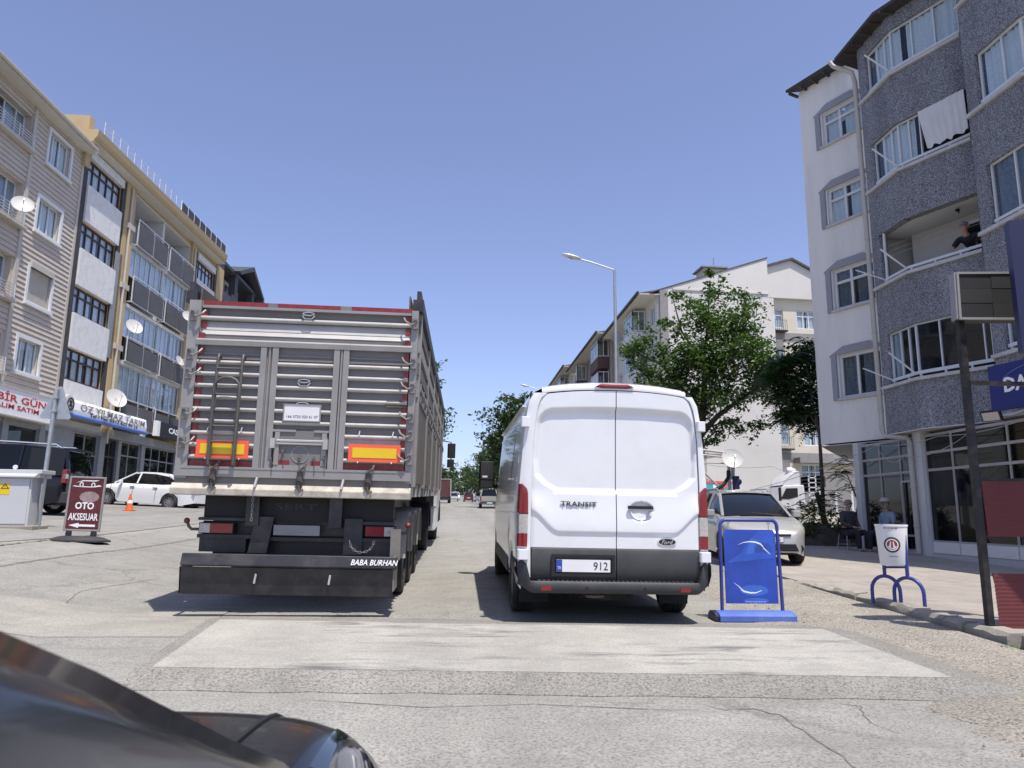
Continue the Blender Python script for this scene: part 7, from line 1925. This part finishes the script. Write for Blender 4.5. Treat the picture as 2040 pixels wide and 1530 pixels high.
m.tube([(9.3, 27, 7.0), (8.4, 27, 8.3), (8.1, 27, 9.6)], [.06, .04, .015], 6)
m.build('trunk', M['bark'], tr, smooth=60)
m = MB()
for x, y, z, r, n in cl2:
    for k in range(2): m.tube([(x + rnd.uniform(-.2, .2), y, z - r * .8), (x + rnd.uniform(-.5, .5) * r, y, z), (x + rnd.uniform(-1, 1) * r, y, z + r * .9)], [.018, .012, .005], 4)
tag(m.build('twigs', M['bark'], tr), kind='stuff')
# dark drooping tree in the yard
td = wthing('dark_tree', 'dark tree with drooping feathered leaves beside the white wall of the pebble block', 'tree', (11.15, 22.3, G(5, 22)))
CD = [(11.42, 6.71, .51), (10.88, 6.36, .51), (10.36, 6.09, .43), (11.63, 6.04, .6), (11.0, 5.52, .69), (10.47, 5.17, .51), (11.58, 5.19, .6), (10.16, 5.67, .34), (11.12, 4.69, .51), (11.53, 4.36, .43), (10.69, 4.51, .31)]
def fronds(name, mat, parent, centres, L, n, rnd, droop=.5, lw=.05, ll=.14):
    V = []; F = []; tone = []
    for x, y, z, r in centres:
        for k in range(n):
            a = rnd.uniform(0, 6.283); el = rnd.uniform(-.2, .7); p0 = Vector((x + rnd.gauss(0, r * .4), y + rnd.gauss(0, r * .4), z + rnd.gauss(0, r * .35)))
            d = Vector((math.cos(a), math.sin(a), el)).normalized(); t0 = min(1, max(0, rnd.gauss(.4, .22)))
            for j in range(9):
                t = (j + 1) / 9; q = p0 + d * L * t + Vector((0, 0, -droop * L * t * t))
                sd = d.cross(Vector((0, 0, 1))).normalized()
                for s in (-1, 1):
                    dd = (sd * s + d * .5 + Vector((0, 0, -.45))).normalized(); e = d.cross(dd).cross(dd).normalized(); le = ll * (1 - .3 * abs(t - .5)); i = len(V)
                    V += [q, q + dd * le * .5 + d * lw * .5, q + dd * le, q + dd * le * .5 - d * lw * .5]; F += [(i, i + 1, i + 2), (i, i + 2, i + 3)]; tone += [t0, t0]
    me = bpy.data.meshes.new(name); me.from_pydata([tuple(v) for v in V], [], F); me.materials.append(mat)
    at = me.attributes.new("tone", 'FLOAT', 'FACE'); at.data.foreach_set("value", tone)
    o = bpy.data.objects.new(name, me); COL.objects.link(o); setp(o, parent); return tag(o, kind='stuff')
fronds('crown', M['leaf_dark'], td, [(x, 22.9 + rnd.uniform(-.5, .5), z, r) for x, z, r in CD] + [(x + .3, 23.6, z + .2, r) for x, z, r in CD], .62, 30, rnd, .6, .06, .15)
leaves('foliage', M['leaf_dark'], td, [(x, 23.0, z, r * 1.1, 260) for x, z, r in CD], .15, 14, rnd)
m = MB(); m.tube([(11.2, 22.2, .5), (11.09, 22, 1.6), (11.11, 22, 2.4), (11.17, 22.1, 3.8), (11.2, 22.5, 5.0), (11.2, 22.8, 6.6)], [.07, .065, .06, .05, .04, .015], 7); m.tube([(11.18, 22.3, 4.2), (10.7, 22.6, 5.2), (10.3, 22.8, 5.9)], [.035, .025, .01], 6); m.build('trunk', M['bark'], td, smooth=60)
ts = wthing('sapling', 'young dark-leaved sapling between the service truck and the white column', 'young tree', (11.35, 20.7, G(5, 20.7)))
fronds('crown', M['leaf_dark'], ts, [(11.2, 20.9, 2.85, .3), (11.25, 20.9, 2.45, .3), (11.0, 20.8, 2.6, .25), (11.3, 20.8, 2.1, .3)], .42, 14, rnd, .45, .035, .10)
m = MB(); m.tube([(11.45, 20.7, .5), (11.4, 20.7, 1.2), (11.55, 20.8, 1.75), (11.3, 20.9, 2.6)], [.06, .05, .03, .012], 6); m.build('trunk', M['bark'], ts, smooth=60)
ts = wthing('sapling', 'low bushy sapling with a stubby trunk in front of the service truck', 'young tree', (10.75, 21.4, G(5, 21)))
fronds('crown', M['leaf_dark'], ts, [(10.35, 21.2, 1.75, .3), (10.8, 21.1, 1.9, .3), (11.0, 21.2, 1.65, .3), (10.5, 21.3, 1.5, .3), (10.1, 21.3, 1.55, .2)], .36, 16, rnd, .45, .04, .10)
m = MB(); m.tube([(10.95, 21.4, .5), (10.8, 21.4, 1.2), (10.62, 21.4, 2.02)], [.10, .09, .07], 7); m.build('trunk', M['bark'], ts, smooth=60)
# hedge and its soil bank
hg = wthing('hedge', 'shaded green hedge with dry yellow leaves on a soil bank behind the silver car', 'hedge', (9.5, 20, G(5, 20)))
hc = [(8.0 + rnd.random() * 3.4, 20.0 + rnd.uniform(-.3, .5), .75 + rnd.random() * .75, .26, 60) for _ in range(64)]
leaves('foliage', M['leaf_yellow'], hg, hc, .085, 12, rnd)
M['soil'] = mk('dark soil', (.05, .042, .034), .95, var=.4, scale=6, bump=.7, bscale=20)
m = MB(); m.loft([[(7.2 + .35 * i, y, .45 + h * (1 + .25 * math.sin(i * 1.7)) + rnd.uniform(-.03, .03)) for i in range(13)] for y, h in ((19.45, .0), (19.55, .26), (19.9, .5), (20.6, .6), (21.6, .5))]); m.f = [tuple(reversed(f)) for f in m.f]; m.build('soil_bank', M['soil'], hg, smooth=80)
# street trees farther on
def street_tree(label, x, y, h, r, seed, mat='leaf_far', leaf=.35, n=1500, group=None, ell=1.0):
    rr = random.Random(seed); z0 = G(x, y)
    t = wthing('street_tree', label, 'tree', (x, y, z0), group)
    m = MB(); m.tube([(x, y, z0 - .1), (x + .1, y, z0 + h * .25), (x, y, z0 + h * .5), (x + .1, y, z0 + h * .85)], [.2, .17, .12, .03], 7)
    c = []
    for k in range(15):
        a = rr.uniform(0, 6.283); q = rr.uniform(.25, .8) * r; zz = z0 + h * rr.uniform(.34, .9); sh = 1 - .5 * max(0, (zz - z0) / h - .6)
        px, py = x + q * sh * math.cos(a), y + q * sh * math.sin(a); c.append((px, py, zz, r * rr.uniform(.28, .46), n // 15))
        m.tube([(x, y, z0 + h * .3), ((x + px) / 2, (y + py) / 2, (zz + z0 + h * .35) / 2), (px, py, zz)], [.08, .05, .02], 5)
    m.build('trunk', M['bark'], t); leaves('crown', M[mat], t, c, leaf, 22, rr)
    return t
TL = [o_ + t_ for o_, t_ in zip(['first', 'second', 'third', 'fourth', 'fifth', 'last'], [' tree behind the mid green one on the right of the street'] * 6)] + [o_ + ' tree past the lorry mirror on the left of the street' for o_ in ('first', 'second', 'third', 'fourth', 'fifth')] + ['tree set back behind the street trees, beside the white van roof', 'farther tree set back behind the van mirror', 'farthest tree mass closing the street, left part', 'farthest tree mass closing the street, right part']
GR = 'street trees lining the far road'
street_tree('large dark green tree right of the street beside the white van roof', 5.6, 74, 11.8, 3.7, 3, 'leaf_far', .42, 5600)
street_tree('mid green tree below the large one on the right side of the street', 6.0, 92, 9.2, 3.9, 4, 'leaf_far', .45, 4200)
street_tree('round pale green tree behind the white lorry cab on the left', -4.4, 60, 12.8, 4.1, 5, 'leaf', .34, 4200)
for i, (x, y, h, r) in enumerate(((5.6, 108, 9.5, 4.2), (5.2, 128, 8.5, 4.2), (5.0, 150, 8.6, 4.6), (5.0, 178, 8.5, 5), (4.6, 210, 8.6, 5.5), (2.0, 300, 7.5, 7), (-6.6, 118, 7.6, 3.8), (-6.2, 142, 7.0, 4.4), (-6.0, 170, 7.5, 4.8), (-5.5, 205, 8, 5), (-4.5, 250, 8, 6), (11, 84, 9, 4.2), (11.5, 110, 9, 4.5), (-3, 330, 8, 8), (8, 330, 8, 8))):
    street_tree(TL[i], x, y, h, r, 20 + i, 'leaf_far', .5 if y < 160 else .8, 2400 if y < 160 else 1500, GR)
# ------------------------------------------------------------------ right: pale gable house and the row behind it
M['gable'] = mk('pale cream render', (.60, .585, .55), .9, var=.05, scale=.5, dirt=(.40, .385, .35), dscale=.25, damt=.5)
M['gable_low'] = mk('grey cement render', (.36, .345, .315), .95, var=.12, scale=.8, dirt=(.27, .26, .24), dscale=.6, damt=.6, bump=.2, bscale=20)
M['gable_cream'] = mk('cream yellow render', (.58, .54, .45), .9, var=.05, scale=.8)
M['band_grey'] = mk('grey string band', (.25, .24, .235), .85, var=.1)
gb = wthing('gable_apartment', 'pale cream apartment house with a big blank gable wall behind the leafy tree', 'apartment building', (18, 46, G(12, 46)))
FGb = frame((12.9, 46, 0), (.998, .063, 0), (0, 0, 1))
m = MB(FGb); m.prism([(0, 5.2, 0), (7.65, 5.2, 0), (7.65, 18.65, 0), (0, 16.0, 0)], (0, 0, -.5)); m.build('wall', M['gable'], gb)
m = MB(FGb); m.prism([(0, .8, -.02), (7.65, .8, -.02), (7.65, 5.15, -.02), (0, 5.15, -.02)], (0, 0, -.4)); m.build('wall', M['gable_low'], gb)
m = MB(FGb); m.bx(0, 7.65, 5.1, 5.22, -.3, .06); m.build('string_band', M['band_grey'], gb)
m = MB(FGb); m.bx(.9, 7.64, 16.08, 16.2, -.1, .07); m.build('string_band', M['gable'], gb)
m = MB(FGb); m.bx(.0, .55, 5.2, 16.0, -.1, .05); m.build('corner_band', M['band_grey'], gb)
hol = [(7.95, 9.05, z, z + 1.3) for z in (14.0, 11.35, 8.65, 5.95)] + [(10.05, 11.4, z, z + 1.3) for z in (14.0, 11.35, 8.65, 5.95)] + [(9.75, 11.3, 3.0, 4.7)]
m = MB(FGb @ T(0, 0, -.8)); wall(m, 7.6, 14, .8, 16.1, hol, 0, .3); m.build('wall', M['gable_cream'], gb)
m = MB(FGb); m.prism([(7.7, 16.05, -.5), (14, 16.05, -.5), (14, 16.6, -.5), (9.7, 18.8, -.5), (7.7, 18.2, -.5)], (0, 0, -.4)); m.build('wall', M['gable'], gb)
m = MB(FGb); m.bx(7.66, 7.7, .8, 18.3, -.8, -.05); m.build('wall_return', M['gable_cream'], gb)
m = MB(FGb)
for z in (5.0, 15.95 - 2.75): m.bx(7.7, 14, z, z + .45, -.8, -.72)
m.build('string_band', M['band_grey'], gb)
F2 = FGb @ T(0, 0, -.8)
for a, b, c, d in hol:
    window(gb, F2, a, b, c, d, [.5] if b - a < 1.3 else [.36, .66], M['white_frame'], w=-.12, bar=.07, trans=.7, cur='curtain' if c > 5 else 'curtain_grey', cur_split=[(.05, .5), (.55, 1)])
    if c > 5 and a < 9:
        m = MB(F2); m.bx(a - .1, b + .05, c - .35, c - .25, 0, .5)
        for k in range(9): m.tube([(a + .14 * k, c - .25, .45), (a + .14 * k, c + .45, .45)], .012, 4)
        m.tube([(a, c + .45, .45), (b, c + .45, .45)], .015, 4); m.build('balcony_rail', M['dark_steel'], gb)
m = MB(F2); m.bx(9.2, 14, 4.75, 5.1, 0, .9); m.build('balcony_slab', M['band_grey'], gb)
m = MB(F2)
for k in range(30): m.tube([(11.6 + .12 * k, 5.1, .85), (11.6 + .12 * k, 5.8, .85)], .012, 4)
m.build('balcony_rail', M['pale_steel'], gb)
MB(F2).bx(7.6, 14, .8, 16.0, -1.2, -1.0).build('interior', M['room'], gb)
m = MB(FGb); m.prism([(-.65, 15.78, .05), (-.65, 15.86, .05), (7.7, 18.74, .05), (7.7, 18.66, .05)], (0, 0, -14)); m.prism([(7.7, 18.3, -.3), (9.7, 18.95, -.3), (14, 16.8, -.3), (14, 16.65, -.3), (9.7, 18.8, -.3), (7.7, 18.15, -.3)], (0, 0, -13)); m.build('roof', M['roof_slate'], gb)
m = MB(FGb @ T(4.6, 0, -2.4)); m.bx(-.75, .75, 16.5, 18.35, -.7, .7); m.build('chimney', M['gable_cream'], gb); m = MB(FGb @ T(4.6, 0, -2.4)); m.bx(-.95, .95, 18.35, 18.45, -.9, .9); m.tube([(.3, 18.4, 0), (.3, 19.4, 0)], .03, 5); m.build('chimney_cap', M['band_grey'], gb)
sgr = wthing('wall_sign', 'turquoise wall sign with red border lettered ROTA behind the silver car', 'sign', (17.5, 45.8, 2.5))
Fr = FGb @ T(0, 0, .08)
MB(Fr).bx(2.55, 6.75, 2.2, 3.42, -.06, 0).build('board', mk('turquoise sign', (.05, .36, .46), .5, var=.08), sgr)
m = MB(Fr); m.fr(2.5, 6.8, 2.15, 3.46, .15, -.05, .02); m.build('border', mk('sign red', (.62, .10, .07), .5, var=.06), sgr)
text('lettering', 'R', M['print_white'], sgr, Fr @ T(3.45, 2.92, .004), h=.62, bold=.04); text('lettering', 'O', M['mark_orange'], sgr, Fr @ T(4.1, 2.92, .004), h=.62, bold=.04); text('lettering', 'TA', M['print_white'], sgr, Fr @ T(5.0, 2.92, .004), h=.62, w=1.0, bold=.04)
# street side of the gable house and two further blocks (u runs towards the camera)
def row_block(name, label, x0, y0, y1, ztop, mat, seed, bay=None, slats=False):
    b = wthing(name, label, 'apartment building', (x0 + 4, (y0 + y1) / 2, G(12, y0)))
    F = frame((x0, y1, 0), (-.05 * 0, -1, 0), (0, 0, 1)); L = y1 - y0; zg = G(12, y0)
    zs_ = [ztop - 1.75 - 2.75 * k for k in range(5)]
    wu = [(L * f - .6, L * f + .6) for f in ((.12, .36, .64, .88) if not bay else (.08, .90))]
    hol = [(a, c, z, z + 1.3) for a, c in wu for z in zs_]
    m = MB(F); wall(m, 0, L, zg, ztop, hol, 0, .3); m.bx(L - .01, L, zg, ztop, -8, 0); m.build('wall', M[mat], b)
    MB(F).bx(.1, L - .1, zg, ztop - .1, -.9, -.7).build('interior', M['room'], b)
    for h in hol: window(b, F, h[0], h[1], h[2], h[3], [.5], M['white_frame'], w=-.1, bar=.09, cur='curtain', cur_split=[(.1, .9)])
    for (u0, u1) in (bay or []):
        for i, z in enumerate(zs_):
            m = MB(F); m.bx(u0, u1, z - 1.0, z - .05, 0, 1.0); m.build('balcony', M['brown_par'] if slats else M['wall_panel'], b)
            window(b, F, u0, u1, z, z + 1.45, [.2, .4, .6, .8], M['white_frame'], w=.92, bar=.06, cur='curtain' if (i + seed) % 2 else 'curtain_grey', cur_split=[(.1, .9)])
            window(b, frame(tuple(F @ Vector((u1, 0, 1.0))), (1, 0, 0), (0, 0, 1)), .05, .95, z, z + 1.45, [.5], M['white_frame'], w=-.03, bar=.06)
    if slats:
        m = MB(F)
        for k in range(int(L / .9)): m.bx(k * .9, k * .9 + .08, zg + 3, ztop, 0, .03)
        m.build('vertical_joint', M['roof_dark'], b)
    m = MB(F); m.prism([(-.3, ztop, 1.25), (-.3, ztop + .14, 1.3), (-.3, ztop + 1.5, -6), (-.3, ztop + 1.4, -6)], (L + .1, 0, 0)); m.build('roof', M['roof_tile'] if seed == 3 else M['roof_slate'], b)
    m = MB(F); m.bx(-.3, L + .2, ztop - .06, ztop, -.2, 1.2); m.build('soffit', M['soffit'], b)
    m = MB(F); m.tube([(-.3, ztop + .08, 1.32), (L + .2, ztop + .08, 1.32)], .09, 6); m.build('gutter', M['dark_steel'], b)
    return b
M['brown_par'] = mk('brown balcony parapet', (.11, .06, .05), .8, var=.15)
M['brown_wall'] = mk('beige brown cladding', (.33, .28, .235), .85, var=.08)
row_block('street_apartment', 'cream street front of the gable house with glazed bays behind the tree', 12.75, 46.2, 58.5, 15.75, 'gable', 1, [(6.5, 9.3)])
row_block('street_apartment', 'beige brown clad block with brown balconies behind the tall street lamp', 12.3, 58.8, 76, 16.2, 'brown_wall', 2, [(12.5, 16.2), (4.0, 5.0)], True)
row_block('street_apartment', 'farthest pale block of the right row with a red tiled roof edge', 12.0, 76.5, 100, 16.9, 'gable_cream', 3, [(15, 19)])
row_block('street_apartment', 'pale far block above the trees on the left side of the street', -24, 150, 168, 15.0, 'gable_cream', 4) if False else None
fb = wthing('far_apartment', 'small pale far apartment block above the trees beside the lorry mirror', 'apartment building', (-9.5, 152, G(-9, 150)))
Ff = frame((-6.5, 150, 0), (0, 1, 0), (0, 0, 1)); F3 = frame((-16, 150, 0), (1, 0, 0), (0, 0, 1))
zz_ = [9.6 - 2.8 * k for k in range(3)]
m = MB(Ff); wall(m, 0, 22, 3, 11.9, [(u, u + 2, z, z + 1.5) for u in (2, 7, 12, 17) for z in zz_], 0, .3); m.M = F3; wall(m, 0, 9.5, 3, 11.9, [(u, u + 1.8, z, z + 1.5) for u in (1.5, 6) for z in zz_], 0, .3); m.build('wall', M['gable_cream'], fb)
MB().bx(-15.5, -7.2, 151, 171, 3, 11.8).build('interior', M['room'], fb)
for u in (2, 7, 12, 17):
    for z in zz_: window(fb, Ff, u, u + 2, z, z + 1.5, [.5], M['white_frame'], bar=.12)
for u in (1.5, 6):
    for z in zz_: window(fb, F3, u, u + 1.8, z, z + 1.5, [.5], M['white_frame'], bar=.12)
m = MB(); m.bx(-16.6, -5.9, 149.4, 172.6, 11.9, 12.2); m.build('roof', M['roof_dark'], fb)
GD = 'satellite dishes right of the van'
dish('white satellite dish at the eaves corner above the tall lamp', (12.0, 55.2, 15.0), (-.1, -.9, .45), .48, group=GD, arm=(13.0, 55.5, 14.8))
dish('small white satellite dish on the lowest gable balcony', (21.9, 45.3, 7.0), (.2, -.9, .4), .35, group=GD, arm=(21.6, 45.8, 6.6))
